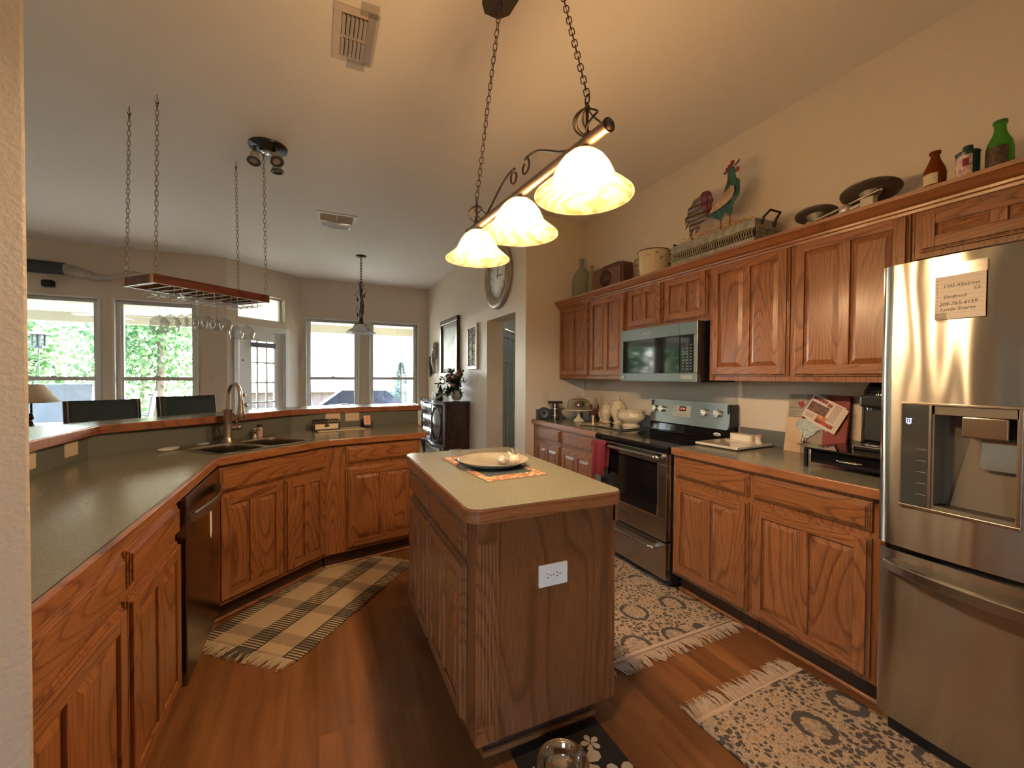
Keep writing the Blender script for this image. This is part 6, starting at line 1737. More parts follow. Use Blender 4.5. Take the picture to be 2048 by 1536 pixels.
FR2 = pm('fringe_beige', (.48, .35, .25), 1.0)
def floral(label, x0, x1, y0, y1, rz, seed, ends):
    cx, cy = (x0 + x1) / 2, (y0 + y1) / 2; w, l = x1 - x0, y1 - y0
    t = thing('floral_rug', label, 'rug', (cx, cy, 0), rz + PI / 2, 'black and beige floral rugs')
    mb = MB(); nx, ny = 50, 24; vs = []
    for j in range(ny + 1):
        for i in range(nx + 1):
            x = -l / 2 + l * i / nx; y = -w / 2 + w * j / ny; vs.append((x, y, .010 + .0012 * math.sin(x * 13 + y * 7)))
    fs = [(j * (nx + 1) + i, j * (nx + 1) + i + 1, (j + 1) * (nx + 1) + i + 1, (j + 1) * (nx + 1) + i) for j in range(ny) for i in range(nx)]
    mb.add(vs, fs, 0, True); o = mb.build('pile', floral_mat(seed), t); s_ = o.modifiers.new('t', 'SOLIDIFY'); s_.thickness = .009; s_.offset = -1
    for e in ends:
        MB().box(e * l / 2 - .008, e * l / 2 + .012, -w / 2, w / 2, .002, .0105).build('hem', FR2, t, bevel=.002)
        fringe(t, e * (l / 2 + .01), w - .01, e, .085, 240, FR2, seed * 7 + e, r=.0026, clump=.018)
    return t
floral('black and beige floral rug on the floor before the range', 1.20, 2.075, 1.60, 2.84, R(1.0), 1, (-1,))
floral('black and beige floral rug on the floor before the refrigerator', 1.36, 2.05, -.05, 1.185, R(2.0), 2, (1,))
# floor mat with flowers and dog bowl
fm_ = thing('flower_mat', 'black floor mat printed with white frangipani flowers at the end of the island', 'mat', (.806, 1.08, 0), 0)
MB().prism(rrect(-.183, .183, -.285, .285, .012, 3), 0, .004).build('mat', pm('mat_black', (.012, .012, .012), .5), fm_)
PW = pm('petal_white', (.52, .44, .34), .6)
rnd = random.Random(9)
for (fx, fy, s, a0) in ((.03, .135, 1.15, 10), (.125, .03, 1.0, 40), (-.02, .01, 1.1, 70), (.10, .19, .55, 20), (-.10, -.10, 1.1, 15), (.07, -.15, 1.1, 50), (-.14, .17, .35, 0)):
    mb = MB()
    for k in range(5):
        a = R(a0 + 72 * k); d = Vector((math.cos(a), math.sin(a), 0)); M_ = frame((fx, fy, .0041 + .0001 * k), d, (-math.sin(a), math.cos(a), 0))
        pts = [(.004, 0), (.02, -.012), (.042, -.022), (.060, -.018), (.068, -.002), (.060, .014), (.04, .019), (.018, .009)]
        mb.plate([(x * s, y * s) for x, y in pts], M_, .0004)
    mb.build('printed_flower', PW, fm_)
mb = MB()
for (fx, fy) in ((.03, .135), (.125, .03), (-.02, .01), (-.10, -.10), (.07, -.15)): mb.plate([(.007 * math.cos(2 * PI * i / 8), .007 * math.sin(2 * PI * i / 8)) for i in range(8)], Matrix.Translation((fx, fy, .0049)), .0002)
mb.build('flower_hearts', pm('heart_yellow', (.35, .22, .08), .6), fm_)
db = thing('pet_bowl', 'round shiny stainless steel pet bowl on the flower mat', 'bowl', (.745, 1.205, .0052), 0)
MB().shell([(.0001, .006), (.055, .006), (.066, .02), (.070, .052), (.074, .058), (.080, .060), (.088, .052), (.094, .008), (.092, 0), (.088, 0), (.087, .006), (.081, .052), (.072, .056), (.066, .05), (.062, .02), (.05, .003), (.0001, .003)], (0, 0, 0), 56).build('steel_bowl', pm('bowl_chrome', (.62, .58, .53), .06, 1), db)

# ================================================================ DINING AND LIVING AREA
# ---- sideboard
SX0, SX1, SY0, SY1, SZ = 1.50, 1.925, 5.63, 7.06, 1.005
sb = thing('sideboard', 'dark mahogany sideboard with serpentine front and cabriole legs against the wall', 'sideboard', (SX1, SY0, 0), PI / 2)
# local: x along +Y (length), y = -X world -> front at y=+depth
Ls, Ds = SY1 - SY0, SX1 - SX0
def sfront(x, extra=0.0):
    u = x / Ls; return Ds - .05 + .05 * math.sin(PI * u) ** .7 + .018 * math.cos(4 * PI * u) * -1 + extra
def sslab(mb, z0, z1, ex, mi=0, sx0=0, sx1=0):
    n = 30; pts = [(-sx0, 0.004)] + [(Ls + sx1, .004)]
    pts += [(Ls + sx1 - (Ls + sx0 + sx1) * k / n, sfront(min(max(Ls - Ls * k / n, 0), Ls), ex)) for k in range(n + 1)]
    mb.prism(pts, z0, z1, mi)
mb = MB(); sslab(mb, .36, SZ - .03, 0); mb.build('case', DARKW, sb)
mb = MB(); sslab(mb, SZ - .03, SZ, .03, 0, .025, .025); mb.build('top', pm('mahogany_gloss', (.030, .014, .011), .12, coat=.8), sb, bevel=.008)
mb = MB(); sslab(mb, .345, .375, .018, 0, .012, .012); mb.build('base_rail', DARKW, sb, bevel=.006)
for x in (.05, Ls - .05):
    for y in (.05, None):
        yy = y if y else sfront(x) - .045
        s_y = 1 if y is None else .3; s_x = -1 if x < .5 else 1
        mb = MB(); mb.tube([(x, yy, .37), (x + s_x * .018, yy + s_y * .02, .30), (x + s_x * .012, yy + s_y * .012, .20), (x, yy, .10), (x + s_x * .015, yy + s_y * .02, .03), (x + s_x * .025, yy + s_y * .03, .0)], [.048, .046, .030, .019, .020, .032], 12)
        mb.build('leg', DARKW, sb)
mb = MB()
for k in range(20):
    pass
mb.box(.03, Ls - .03, .02, .035, .30, .36); mb.build('apron', DARKW, sb)
def on_front(x, z, off): 
    return (x, sfront(x, off), z)
for a, b in ((.07, .42), (Ls - .42, Ls - .07)):
    c = (a + b) / 2; pts = [on_front(c + .145 * math.cos(q), .68 + .24 * math.sin(q), .004) for q in [2 * PI * k / 40 for k in range(40)]]
    dpts = [(xx, zz) for xx, zz in ((a, .40), (b, .40), (b, .95), (a, .95))]
    mb = MB(); n = 10
    vs = []
    for k in range(n + 1):
        x = a + (b - a) * k / n; vs += [on_front(x, .40, .006), on_front(x, .95, .006)]
    mb.add(vs, [(2 * k, 2 * k + 1, 2 * k + 3, 2 * k + 2) for k in range(n)], 0, True); dr = mb.build('door', DARKW, sb); s_ = dr.modifiers.new('t', 'SOLIDIFY'); s_.thickness = .006
    MB().tube([(x, y + .004, z) for x, y, z in pts], .008, 8, True).build('oval_molding', DARKW, dr)
    kx = b - .03 if a < .3 else a + .03
    MB().ball(on_front(kx, .68, .016), .012, 6).build('knob', pm('old_brass', (.35, .26, .14), .3, .9), dr)
for z0, z1 in ((.40, .57), (.59, .76), (.78, .95)):
    a, b = .44, Ls - .44; mb = MB(); n = 12; vs = []
    for k in range(n + 1):
        x = a + (b - a) * k / n; vs += [on_front(x, z0, .008), on_front(x, z1, .008)]
    mb.add(vs, [(2 * k, 2 * k + 1, 2 * k + 3, 2 * k + 2) for k in range(n)], 0, True); dr = mb.build('drawer', DARKW, sb); s_ = dr.modifiers.new('t', 'SOLIDIFY'); s_.thickness = .008
    for x in (a + .10, b - .10):
        zc_ = (z0 + z1) / 2 + .01; mb = MB(); mb.ball(on_front(x - .035, zc_, .014), .008, 6).ball(on_front(x + .035, zc_, .014), .008, 6)
        mb.tube([on_front(x - .035, zc_, .02), on_front(x - .02, zc_ - .022, .024), on_front(x + .02, zc_ - .022, .024), on_front(x + .035, zc_, .02)], .004, 6)
        mb.build('bail_handle', pm('pewter', (.55, .52, .48), .25, 1), dr)
SW = Matrix.Translation(sb.location) @ Matrix.Rotation(PI / 2, 4, 'Z')
def on_sb(x, y, z=0.0):
    p = SW @ Vector((x, y, SZ + .0008 + z)); return tuple(p)
t = thing('wine_caddy', 'dark wooden wine caddy with bottle and upside-down glasses on the sideboard', 'wine caddy', on_sb(.62, .26), R(70))
mb = MB(); mb.box(-.13, .13, -.05, .05, 0, .015).box(-.17, .17, -.07, .07, .225, .243).box(-.012, .012, -.012, .012, .243, .26); mb.build('wood_frame', DARKW, t, bevel=.004)
mb = MB(); mb.cyl((0, .03, .015), (0, .03, .225), .010, 10); mb.build('post', DARKW, t)
t = thing('wine_bottle', 'dark wine bottle with pale label standing inside the wine caddy', 'bottle', on_sb(.60, .262, .0155))
MB().lathe([(.0001, 0), (.034, 0), (.037, .006), (.037, .12), (.030, .145), (.013, .175), (.012, .195), (.0001, .197)], (0, 0, 0), 20).build('glass_body', pm('wine_dark', (.008, .014, .01), .08, coat=.5), t)
wrap(t, 'paper_label', .0376, 0, 360, .03, .09, LC, 24)
sbg = [(.52, .33, 'goblet upside down on the caddy side nearest the camera'), (.66, .33, 'goblet upside down at the front of the wine caddy, beyond the bottle'), (.74, .22, 'goblet upside down at the far end of the wine caddy'), (.46, .21, 'goblet upside down between wine caddy and flower vase')]
gp = None
for x, y, lb in sbg:
    if gp is None:
        gp = wine_glass('goblet', lb, 'goblets on the sideboard', .20, .046, .11, .036, tap=.78); g = gp
        for ch in g.children: pass
    else: g = copy_tree(gp); g['label'] = lb
    p = on_sb(x, y, .2015); g.location = p
t = thing('flower_vase', 'round pale ceramic vase holding roses and ivy on the near end of the sideboard', 'vase', on_sb(.20, .13))
VH = .15
MB().shell([(.0001, .004), (.045, .004), (.055, .012), (.082, .06), (.084, .09), (.070, .125), (.060, .15), (.055, .15), (.064, .122), (.076, .09), (.05, .012), (.0001, .01)], (0, 0, 0), 32).build('vase', pm('vase_pale', (.42, .45, .38), .2, coat=.4), t)
vx, vy, vz = on_sb(.20, .13)
t = thing('rose_bouquet', 'bouquet of pink roses with dark green ivy in the pale vase', 'flowers', (vx, vy, vz + .10))
LEAF = pm('ivy_leaf', (.018, .055, .028), .4, var=(30, .4)); ROSE = pm('rose_pink', (.50, .22, .18), .5)
rnd = random.Random(11); mb = MB(); sm = MB()
def leaf(mb, p, d, up, l, w):
    d = d.normalized(); s_ = d.cross(up)
    s_ = s_.normalized() if s_.length > 1e-4 else d.orthogonal().normalized()
    n_ = s_.cross(d)
    mb.add([p, p + d * l * .35 + s_ * w * .5 + n_ * l * .05, p + d * l, p + d * l * .35 - s_ * w * .5 + n_ * l * .05], [(0, 1, 2), (0, 2, 3)])
for k in range(46):
    a = rnd.uniform(0, 2 * PI); el = rnd.uniform(-.35, 1.35); Lg = rnd.uniform(.14, .30)
    d = Vector((math.cos(a) * math.cos(el), math.sin(a) * math.cos(el), math.sin(el)))
    if d.x > .3: d.x = .3
    pts = []
    for i in range(7):
        q = i / 6; pts.append(Vector((0, 0, .03)) + d * Lg * q + Vector((0, 0, -.10 * q * q * (1.2 if el < .4 else .2) + .05 * min(q * 3, 1))))
    sm.tube(pts, .0016, 4)
    for i in range(2, 7):
        for j in range(5):
            if pts[i].z < -.03: continue
            leaf(mb, pts[i] + Vector([rnd.uniform(-.02, .02) for _ in range(3)]), Vector([rnd.uniform(-1, 1) for _ in range(3)]), Vector((0, 0, 1)), rnd.uniform(.03, .055), rnd.uniform(.022, .036))
lf = mb.build('ivy_leaves', LEAF, t); lf['kind'] = 'stuff'; sm.build('stems', pm('stem_green', (.03, .05, .02), .6), t)
for (x, y, z) in ((-.06, -.03, .22), (-.02, -.13, .27), (.02, .08, .25), (-.10, .08, .20), (.03, -.04, .31), (-.09, -.08, .12), (-.12, .02, .26)):
    mb = MB()
    for k in range(9):
        a = k * 2.4; r = .006 + .003 * k; c = Vector((x, y, z)) + Vector((math.cos(a), math.sin(a), 0)) * r
        M_ = Matrix.Rotation(a, 4, 'Z') @ Matrix.Rotation(.5, 4, 'Y'); mb.ball(tuple(c), .020 + .001 * k, 6, (.25, .9, 1.0), M=M_)
    mb.build('rose', ROSE, t)
# wall clock
ck = thing('wall_clock', 'large round grey-gold wall clock with arabic numerals on the dining wall', 'clock', (CX, 4.60, 2.53), PI / 2)
# face toward -X: local frame: use lathe axis along -X. local y(+) -> world -X ; local x -> +Y
CM = frame((0, 0, 0), (-1, 0, 0), (0, 0, 1))  # axis z' = x cross y = (-1,0,0)x(0,0,1) = (0,1,0) -> outward
RC = .385
mb = MB(T=CM); mb.shell([(RC, 0), (RC, .03), (RC - .012, .045), (RC - .05, .055), (RC - .065, .05), (RC - .085, .058), (RC - .10, .052), (RC - .12, .03), (RC - .135, .026), (RC - .135, 0)], (0, 0, 0), 72)
mb.build('frame_ring', pm('clock_frame', (.32, .26, .21), .42, .15, var=(12, .2)), ck)
mb = MB(T=CM)
for k in range(90):
    a = 2 * PI * k / 90; mb.ball(((RC - .073) * math.cos(a), (RC - .073) * math.sin(a), .054), .0095, 4)
mb.build('bead_trim', pm('bead_gold', (.50, .40, .28), .35, .6), ck)
mb = MB(T=CM); mb.lathe([(.0001, .02), (RC - .131, .02), (RC - .131, .002)], (0, 0, 0), 60); mb.build('dial', pm('dial_cream', (.85, .83, .77), .5), ck)
DI = pm('dial_ink', (.05, .045, .04), .5)
for k in range(1, 13):
    a = PI / 2 - 2 * PI * k / 12; text('numeral', str(k), .052, DI, ck, CM @ Matrix.Translation((.198 * math.cos(a), .198 * math.sin(a), .021)), .0006, 'CENTER')
for a, l, w in ((R(88), .10, .010), (R(-4), .165, .007)):
    mb = MB(T=CM @ Matrix.Rotation(a, 4, 'Z') @ Matrix.Translation((0, 0, .024))); mb.prism([(-.03, -w * .5), (l * .8, -w), (l, 0), (l * .8, w), (-.03, w * .5)], 0, .002).lathe([(.0001, .002), (.012, .002), (.012, 0)], (0, 0, 0), 12)
    mb.build('clock_hand', DI, ck)
# framed pieces on dining wall (local: x along +Y, y toward room (-X))
def frame_piece(name, label, cat, yc, zc_, w, h, fwid, fmat, depth=.03, mat2=None):
    t = thing(name, label, cat, (CX, yc, zc_), PI / 2)
    mb = MB()
    mb.box(-w / 2, w / 2, .001, depth, h / 2 - fwid, h / 2).box(-w / 2, w / 2, .001, depth, -h / 2, -h / 2 + fwid).box(-w / 2, -w / 2 + fwid, .001, depth, -h / 2 + fwid, h / 2 - fwid).box(w / 2 - fwid, w / 2, .001, depth, -h / 2 + fwid, h / 2 - fwid)
    mb.build('picture_frame', fmat, t, bevel=.008, seg=3)
    return t
t = frame_piece('framed_picture', 'large picture in a dark bronze frame above the sideboard', 'picture', 6.60, 1.80, .98, .94, .075, pm('frame_bronze', (.045, .03, .025), .3, .3), .05)
MB().box(-.42, .42, .008, .02, -.40, .40).build('picture_mat', pm('mat_beige', (.42, .38, .32), .7), t)
MB().box(-.33, .33, .021, .023, -.33, .33).build('picture_reflection', pm('reflection_blue', (.22, .36, .39), .5, var=(6, .6)), t)  # pale blue reflection in the glass, painted as flat colour
t = frame_piece('carved_panel', 'narrow ornamental scrollwork panel in a cream frame', 'wall panel', 5.495, 1.755, .40, .62, .05, pm('frame_cream', (.50, .44, .36), .4), .03)
MB().box(-.15, .15, .004, .012, -.26, .26).build('dark_back', pm('panel_black', (.02, .018, .016), .5), t)
mb = MB(); rnd = random.Random(3)
for sx_ in (-1, 1):
    for k in range(5):
        cx_, cz_ = sx_ * .075, -.21 + .105 * k; pts = []
        for i in range(22):
            a = i / 21 * 8.5 * sx_; r = .055 * (1 - i / 24); pts.append((cx_ + r * math.cos(a), .018, cz_ + r * math.sin(a)))
        mb.tube(pts, .0065, 6)
mb.tube([(0, .018, -.25), (0, .018, .25)], .010, 8); mb.build('scrollwork', pm('scroll_silver', (.45, .42, .36), .35, .6), t)
t = thing('long_mask', 'long pale carved wooden mask on the dining wall near the corner', 'mask', (CX, 7.50, 1.70), PI / 2)
mb = MB(); mb.ball((0, .03, .10), .10, 12, (.95, .55, 1.7)).tube([(0, .05, .1), (0, .055, -.1), (0, .03, -.30)], [.05, .045, .015], 10); mb.build('face', pm('mask_wood', (.40, .34, .27), .6, var=(8, .3)), t)
mb = MB(); mb.tube([(-.085, .06, .06), (0, .095, .0), (.08, .06, .06)], .010, 6).tube([(.03, .06, -.1), (.035, .05, -.32)], .010, 6); mb.build('dark_band', pm('mask_dark', (.06, .045, .035), .5), t)
t = thing('oval_mask', 'small dark oval wooden mask left of the long mask', 'mask', (CX, 7.86, 1.50), PI / 2)
mb = MB(); mb.ball((0, .03, 0), .085, 12, (.9, .5, 2.0)).ball((-.0, .03, .19), .035, 8, (1, .7, 1)); mb.build('face', pm('mask_dark2', (.075, .055, .045), .45, var=(10, .3)), t)
mb = MB(); mb.box(-.02, .02, .06, .068, .12, .15); mb.build('pale_mark', pm('mark', (.4, .36, .3), .6), t)
# dining chair (only its scalloped top rail rises over the bar)
def dining_chair(x, y, rz):
    t = thing('dining_chair', 'dark carved wooden dining chair behind the bar in front of the far windows', 'chair', (x, y, 0), rz)
    mb = MB(); mb.prism([(-.22, -.22), (.22, -.22), (.24, .22), (-.24, .22)], .43, .47); mb.build('seat', DARKW, t, bevel=.01)
    for sx_ in (-.19, .19):
        MB().tube([(sx_, .19, 0), (sx_, .19, .44)], [.016, .024], 8).build('leg', DARKW, t)
        MB().tube([(sx_, -.19, 0), (sx_, -.19, .45), (sx_ * 1.03, -.25, 1.0)], [.018, .022, .016], 8).build('leg', DARKW, t)
    n = 24; up = [(-.215 + .43 * k / n, 1.0 + .022 * math.sin(PI * k / n) + .008 * abs(math.sin(3 * PI * k / n))) for k in range(n + 1)]
    lo = [(x_, 0.93 + .01 * math.sin(PI * i / n)) for i, (x_, z_) in enumerate(up)][::-1]
    M_ = frame((0, -.235, 0), (1, 0, 0), (0, 0, 1)); mb = MB(); mb.plate(up + lo, M_, .022); mb.build('top_rail', DARKW, t, bevel=.004)
    mb = MB(); mb.plate([(-.06, .47), (.06, .47), (.045, .7), (.07, .94), (-.07, .94), (-.045, .7)], frame((0, -.228, 0), (1, 0, 0), (0, -.06, 1)), .014); mb.build('back_splat', DARKW, t)
    return t
dining_chair(.262, 5.45, R(0))
# bar stools
STF = pm('stool_fabric', (.014, .028, .040), .75, bump=(300, .3, .001)); STW = pm('stool_wood', (.02, .016, .015), .35)
def stool(label, px, py, rz, w=.36, ht=1.175, arm=False):
    t = thing('bar_stool', label, 'bar stool', (px, py, 0), rz, 'dark bar stools behind the bar')
    h = w / 2
    MB().prism(rrect(-h, h, -.20, .20, .04, 4), .70, .77).build('seat', STF, t, bevel=.015)
    for sx_ in (-1, 1):
        for yy in (-.17, .17):
            MB().tube([(sx_ * (h - .03), yy, .70), (sx_ * (h + .01), yy * 1.25, 0)], [.020, .016], 8).build('leg', STW, t)
    MB().tube([(-h, .2, .25), (h, .2, .25)], .012, 8).tube([(-h, -.2, .30), (h, -.2, .30)], .012, 8).build('footrest', STW, t)
    M_ = frame((0, -.19, .74), (1, 0, 0), (0, -.12, 1))
    n = 14; vs = []; L_ = ht - .74
    for j in range(7):
        for k in range(n + 1):
            x = -h + w * k / n; yb = .03 * (1 - (2 * k / n - 1) ** 2); z = .12 + (L_ - .12) * j / 6
            vs.append(M_ @ Vector((x, z, -yb * -1)))
    o = MB().add(vs, [(j * (n + 1) + k, j * (n + 1) + k + 1, (j + 1) * (n + 1) + k + 1, (j + 1) * (n + 1) + k) for j in range(6) for k in range(n)], 0, True).build('backrest', STF, t)
    s_ = o.modifiers.new('t', 'SOLIDIFY'); s_.thickness = .03
    for sx_ in (-1, 1): 
        MB().tube([M_ @ Vector((sx_ * h, 0, 0)), M_ @ Vector((sx_ * h, L_ - .0, 0))], .020, 8).build('back_post', STW, t)
    return t
v = Vector((.30, .20)); 
# backrest faces away from the bar; local y=-.19 is the back side (outer), seat toward the bar
s1 = stool('dark bar stool further left behind the bar', -1.345 + .01, 3.72, math.atan2(.20, .30) + PI, .36, 1.175)
s2 = stool('dark bar stool nearer the faucet behind the bar', -.87, 3.98, math.atan2(.22, .27) + PI, .35, 1.195)
# reposition stools so that the backs stand on the measured lines
for s_, a, b in ((s1, (-1.5, 3.72), (-1.2, 3.92)), (s2, (-1.03, 3.77), (-.76, 3.99))):
    a = Vector(a); b = Vector(b); m = (a + b) / 2; d = (b - a).normalized(); n = Vector((-d.y, d.x))
    s_.rotation_euler = (0, 0, math.atan2(d.y, d.x) + PI)
    # local -y (back) points along +n ; place the seat toward the bar
    q = m - n * .24
    s_.location = (q.x, q.y, 0)
# table lamp at the left
t = thing('end_table', 'dark side table at the left carrying the sculpted lamp', 'table', (-2.28, 5.0, 0))
MB().prism(rrect(-.25, .25, -.25, .25, .03, 4), .62, .66).build('table_top', DARKW, t, bevel=.006)
for a in (-.2, .2):
    for b in (-.2, .2): MB().tube([(a, b, 0), (a, b, .62)], .022, 8).build('leg', DARKW, t)
t = thing('table_lamp', 'table lamp with cream cone shade and dark figurine base below the left window', 'lamp', (-2.24, 5.0, .6608))
rb_ = pm('lamp_bronze', (.018, .012, .010), .35, .4)
mb = MB(); mb.lathe([(.10, 0), (.10, .02), (.07, .04)], (0, 0, 0), 20).ball((.0, 0, .12), .075, 10, (1.1, .9, 1.1)).ball((.04, 0, .18), .05, 8, (1.4, .9, .8)).ball((-.02, 0, .24), .045, 8, (.9, .9, 1.3)).ball((-.01, -.01, .32), .032, 8).cyl((0, 0, .3), (0, 0, .46), .008, 8); mb.build('figurine_base', rb_, t)
MB().shell([(.175, .445), (.178, .445), (.072, .600), (.069, .600)], (0, 0, 0), 40).build('lamp_shade', pm('shade_cream', (.58, .50, .36), .8), t)
# speaker and steer horns on the living wall
t = thing('wall_speaker', 'small black round-cornered speaker on the wall above the left window', 'speaker', (-3.06, BY, 2.475))
MB().box(-.055, .055, -.09, -.001, -.045, .045).build('speaker_body', BLACKP, t, bevel=.02, seg=4)
t = thing('steer_horns', 'long steer horn mount with black wrapped centre on the window wall', 'horn mount', (-3.42, BY, 2.665))
mb = MB(); mb.tube([(-.54, -.10, 0), (0, -.10, .01), (.54, -.10, 0)], [.075, .085, .075], 16); mb.build('wrapped_centre', pm('black_leather', (.02, .022, .03), .5, bump=(40, .5, .01)), t)
HORN = pm('horn_bone', (.38, .35, .31), .4, var=(6, .35))
for sx_ in (-1, 1):
    mb = MB(); mb.tube([(sx_ * .53, -.10, 0), (sx_ * .70, -.10, -.035), (sx_ * .84, -.10, -.075), (sx_ * .95, -.10, -.072), (sx_ * 1.06, -.10, -.03), (sx_ * 1.17, -.10, .025), (sx_ * 1.24, -.10, .035), (sx_ * 1.30, -.10, .018)], [.068, .060, .047, .036, .027, .017, .010, .003], 14)
    mb.build('horn', HORN, t)
for sx_ in (-.3, .3): MB().box(sx_ - .02, sx_ + .02, -.06, -.001, -.02, .02).build('bracket', BLACKP, t)

# ---- hall fill lamp (unseen, added to brighten the hall and its door)
t = thing('hall_fill_lamp', 'added round flush fill lamp in the unseen hallway behind the dining wall', 'ceiling light', (2.95, 4.75, CEIL))
MB().lathe([(.0001, -.09), (.07, -.08), (.13, -.045), (.15, -.01), (.15, 0)], (0, 0, 0), 28).build('glass_shade', pm('fill_white', (.8, .8, .78), .4, emit=((.85, .95, 1), 9)), t)

# ================================================================ OUTSIDE
GRASS = pm('grass', (.15, .15, .085), .9, var=(3, .4)); PATIO = pm('patio_concrete', (.52, .49, .44), .8, var=(2, .1))
struct(MB().box(-30, 30, FARY + .5, 60, -.25, -.13).box(-30, LEFTX - .35, -30, FARY + .5, -.25, -.13).box(-30, 30, -30, BACKY - .5, -.25, -.13).build('ground', GRASS))
struct(MB().box(-9, 2.6, BY + .17, 12.1, -.13, -.02).build('patio_floor', PATIO)) if False else struct(MB().prism([(-9, BY + .17), (-1.35, BY + .17), (-.4, FARY + .17), (2.6, FARY + .17), (2.6, 12.1), (-9, 12.1)], -.13, -.02).build('patio_floor', PATIO))
SOF = pm('soffit_paint', (.34, .33, .27), .7)
struct(MB().prism([(-9, BY + .17), (-1.35, BY + .17), (-.4, FARY + .17), (2.6, FARY + .17), (2.6, 11.95), (-9, 11.95)], 2.62, 2.72).box(-9, 2.6, 11.65, 11.85, 2.43, 2.62).box(2.40, 2.6, FARY + .17, 11.65, 2.43, 2.62).build('patio_roof', SOF))
for x in (2.31, -6.6): struct(MB().box(x - .09, x + .09, 11.66, 11.84, -.13, 2.43).build('patio_post', pm('post_blue_white', (.55, .60, .64), .5)))
# patio ceiling fan
t = thing('patio_fan', 'white ceiling fan under the patio roof seen through the left windows', 'ceiling fan', (-3.35, 10.0, 2.62))
FAN = pm('fan_white', (.70, .68, .62), .4)
MB().cyl((0, 0, 0), (0, 0, -.14), .02, 10).lathe([(.0001, -.26), (.06, -.25), (.11, -.22), (.11, -.16), (.05, -.13)], (0, 0, 0), 24).build('motor', pm('fan_motor', (.10, .09, .08), .4), t)
MB().lathe([(.0001, -.33), (.05, -.32), (.08, -.28), (.07, -.255)], (0, 0, 0), 20).build('light_bowl', FAN, t)
for k in range(5):
    a = 2 * PI * k / 5 + .3; M_ = Matrix.Rotation(a, 4, 'Z') @ Matrix.Rotation(R(8), 4, 'X')
    MB(T=M_).prism([(.10, -.03), (.2, -.055), (.66, -.07), (.68, 0), (.66, .07), (.2, .055), (.10, .03)], -.20, -.192).build('blade', FAN, t)
# hanging lantern / birdhouse
t = thing('garden_lantern', 'dark pagoda lantern on a thin pole outside the left window', 'lantern', (-5.52, 12.6, -.07))
LN = pm('lantern_dark', (.05, .06, .07), .5)
mb = MB(); mb.lathe([(.26, 2.27), (.10, 2.33), (.02, 2.40), (.0001, 2.42)], (0, 0, 0), 8, smooth=False).lathe([(.14, 1.98), (.14, 2.02)], (0, 0, 0), 8, smooth=False)
for k in range(6):
    a = 2 * PI * k / 6; mb.cyl((.11 * math.cos(a), .11 * math.sin(a), 2.0), (.11 * math.cos(a), .11 * math.sin(a), 2.28), .018, 6)
mb.lathe([(.05, 2.02), (.05, 2.26)], (0, 0, 0), 8); mb.build('housing', LN, t)
MB().cyl((0, 0, -.06), (0, 0, 1.98), .012, 8).build('pole', LN, t)
# foliage
LGREEN = [pm('leaf_mid', (.045, .12, .035), .6), pm('leaf_light', (.13, .22, .08), .6), pm('leaf_pale', (.32, .40, .24), .5)]
for m in LGREEN:
    N = m.node_tree.nodes; L = m.node_tree.links; b = N['Principled BSDF']
    tl = N.new('ShaderNodeBsdfTranslucent'); tl.inputs[0].default_value = b.inputs['Base Color'].default_value
    mx = N.new('ShaderNodeMixShader'); mx.inputs[0].default_value = .45; L.new(b.outputs[0], mx.inputs[1]); L.new(tl.outputs[0], mx.inputs[2]); L.new(mx.outputs[0], N['Material Output'].inputs[0])
BARK = pm('bark', (.12, .08, .05), .9)
def foliage(mb, c, rad, n, ls, rnd):
    for _ in range(n):
        a = rnd.uniform(0, 2 * PI); u = rnd.uniform(-1, 1); r = rnd.random() ** .4; s = math.sqrt(1 - u * u)
        p = Vector((c[0] + rad[0] * r * s * math.cos(a), c[1] + rad[1] * r * s * math.sin(a), c[2] + rad[2] * r * u))
        d = Vector((rnd.uniform(-1, 1), rnd.uniform(-1, 1), rnd.uniform(-1, .6))).normalized(); l = ls * rnd.uniform(.6, 1.3)
        w_ = d.cross(Vector((rnd.uniform(-1, 1), rnd.uniform(-1, 1), rnd.uniform(-1, 1)))).normalized() * l * .28
        mb.add([p, p + d * l * .45 + w_, p + d * l, p + d * l * .45 - w_], [(0, 1, 2, 3)], rnd.choice((0, 0, 1, 1, 2)))
def tree(name, label, x, y, h, rx, rz_, n, ls, seed, grp, zc0=None, cat='tree'):
    t = thing(name, label, cat, (x, y, -.13), 0, grp); rnd = random.Random(seed)
    MB().tube([(0, 0, 0), (.1, 0, h * .35), (-.05, .05, h * .7)], [.13, .09, .05], 8).build('trunk', BARK, t)
    mb = MB(); zc_ = zc0 if zc0 else h - rz_
    for k in range(9):
        a = 2 * PI * k / 9; foliage(mb, (rx * .5 * math.cos(a), rx * .4 * math.sin(a), zc_ + rnd.uniform(-.4, .5) * rz_), (rx * .55, rx * .5, rz_ * .6), n // 9, ls, rnd)
    mb.build('foliage', LGREEN, t)
    return t
GT_ = 'leafy trees beyond the patio'
tree('leafy_tree', 'leafy green tree filling the view of the leftmost window', -8.0, 15.6, 5.4, 1.8, 2.7, 9000, .16, 21, GT_)
tree('leafy_tree', 'leafy green tree filling the view of the window behind the hanging rack', -4.25, 15.4, 5.6, 1.8, 2.8, 9000, .15, 22, GT_)
tree('leafy_tree', 'leafy tree outside, in the gap between the two left windows', -6.1, 20.4, 6.4, 2.4, 3.2, 6000, .18, 23, GT_)
tree('leafy_tree', 'leafy tree further left beyond the garden lantern', -12.0, 15.5, 5.6, 1.9, 2.8, 6000, .2, 24, GT_)
for (x, y, sd, lb) in ((-9.5, 4.5, 31, 'leafy tree outside the far side window of the living room'), (-9.8, .6, 32, 'leafy tree outside the near side window of the living room')):
    tree('leafy_tree', lb, x, y, 4.6, 2.0, 2.2, 3000, .2, sd, GT_)
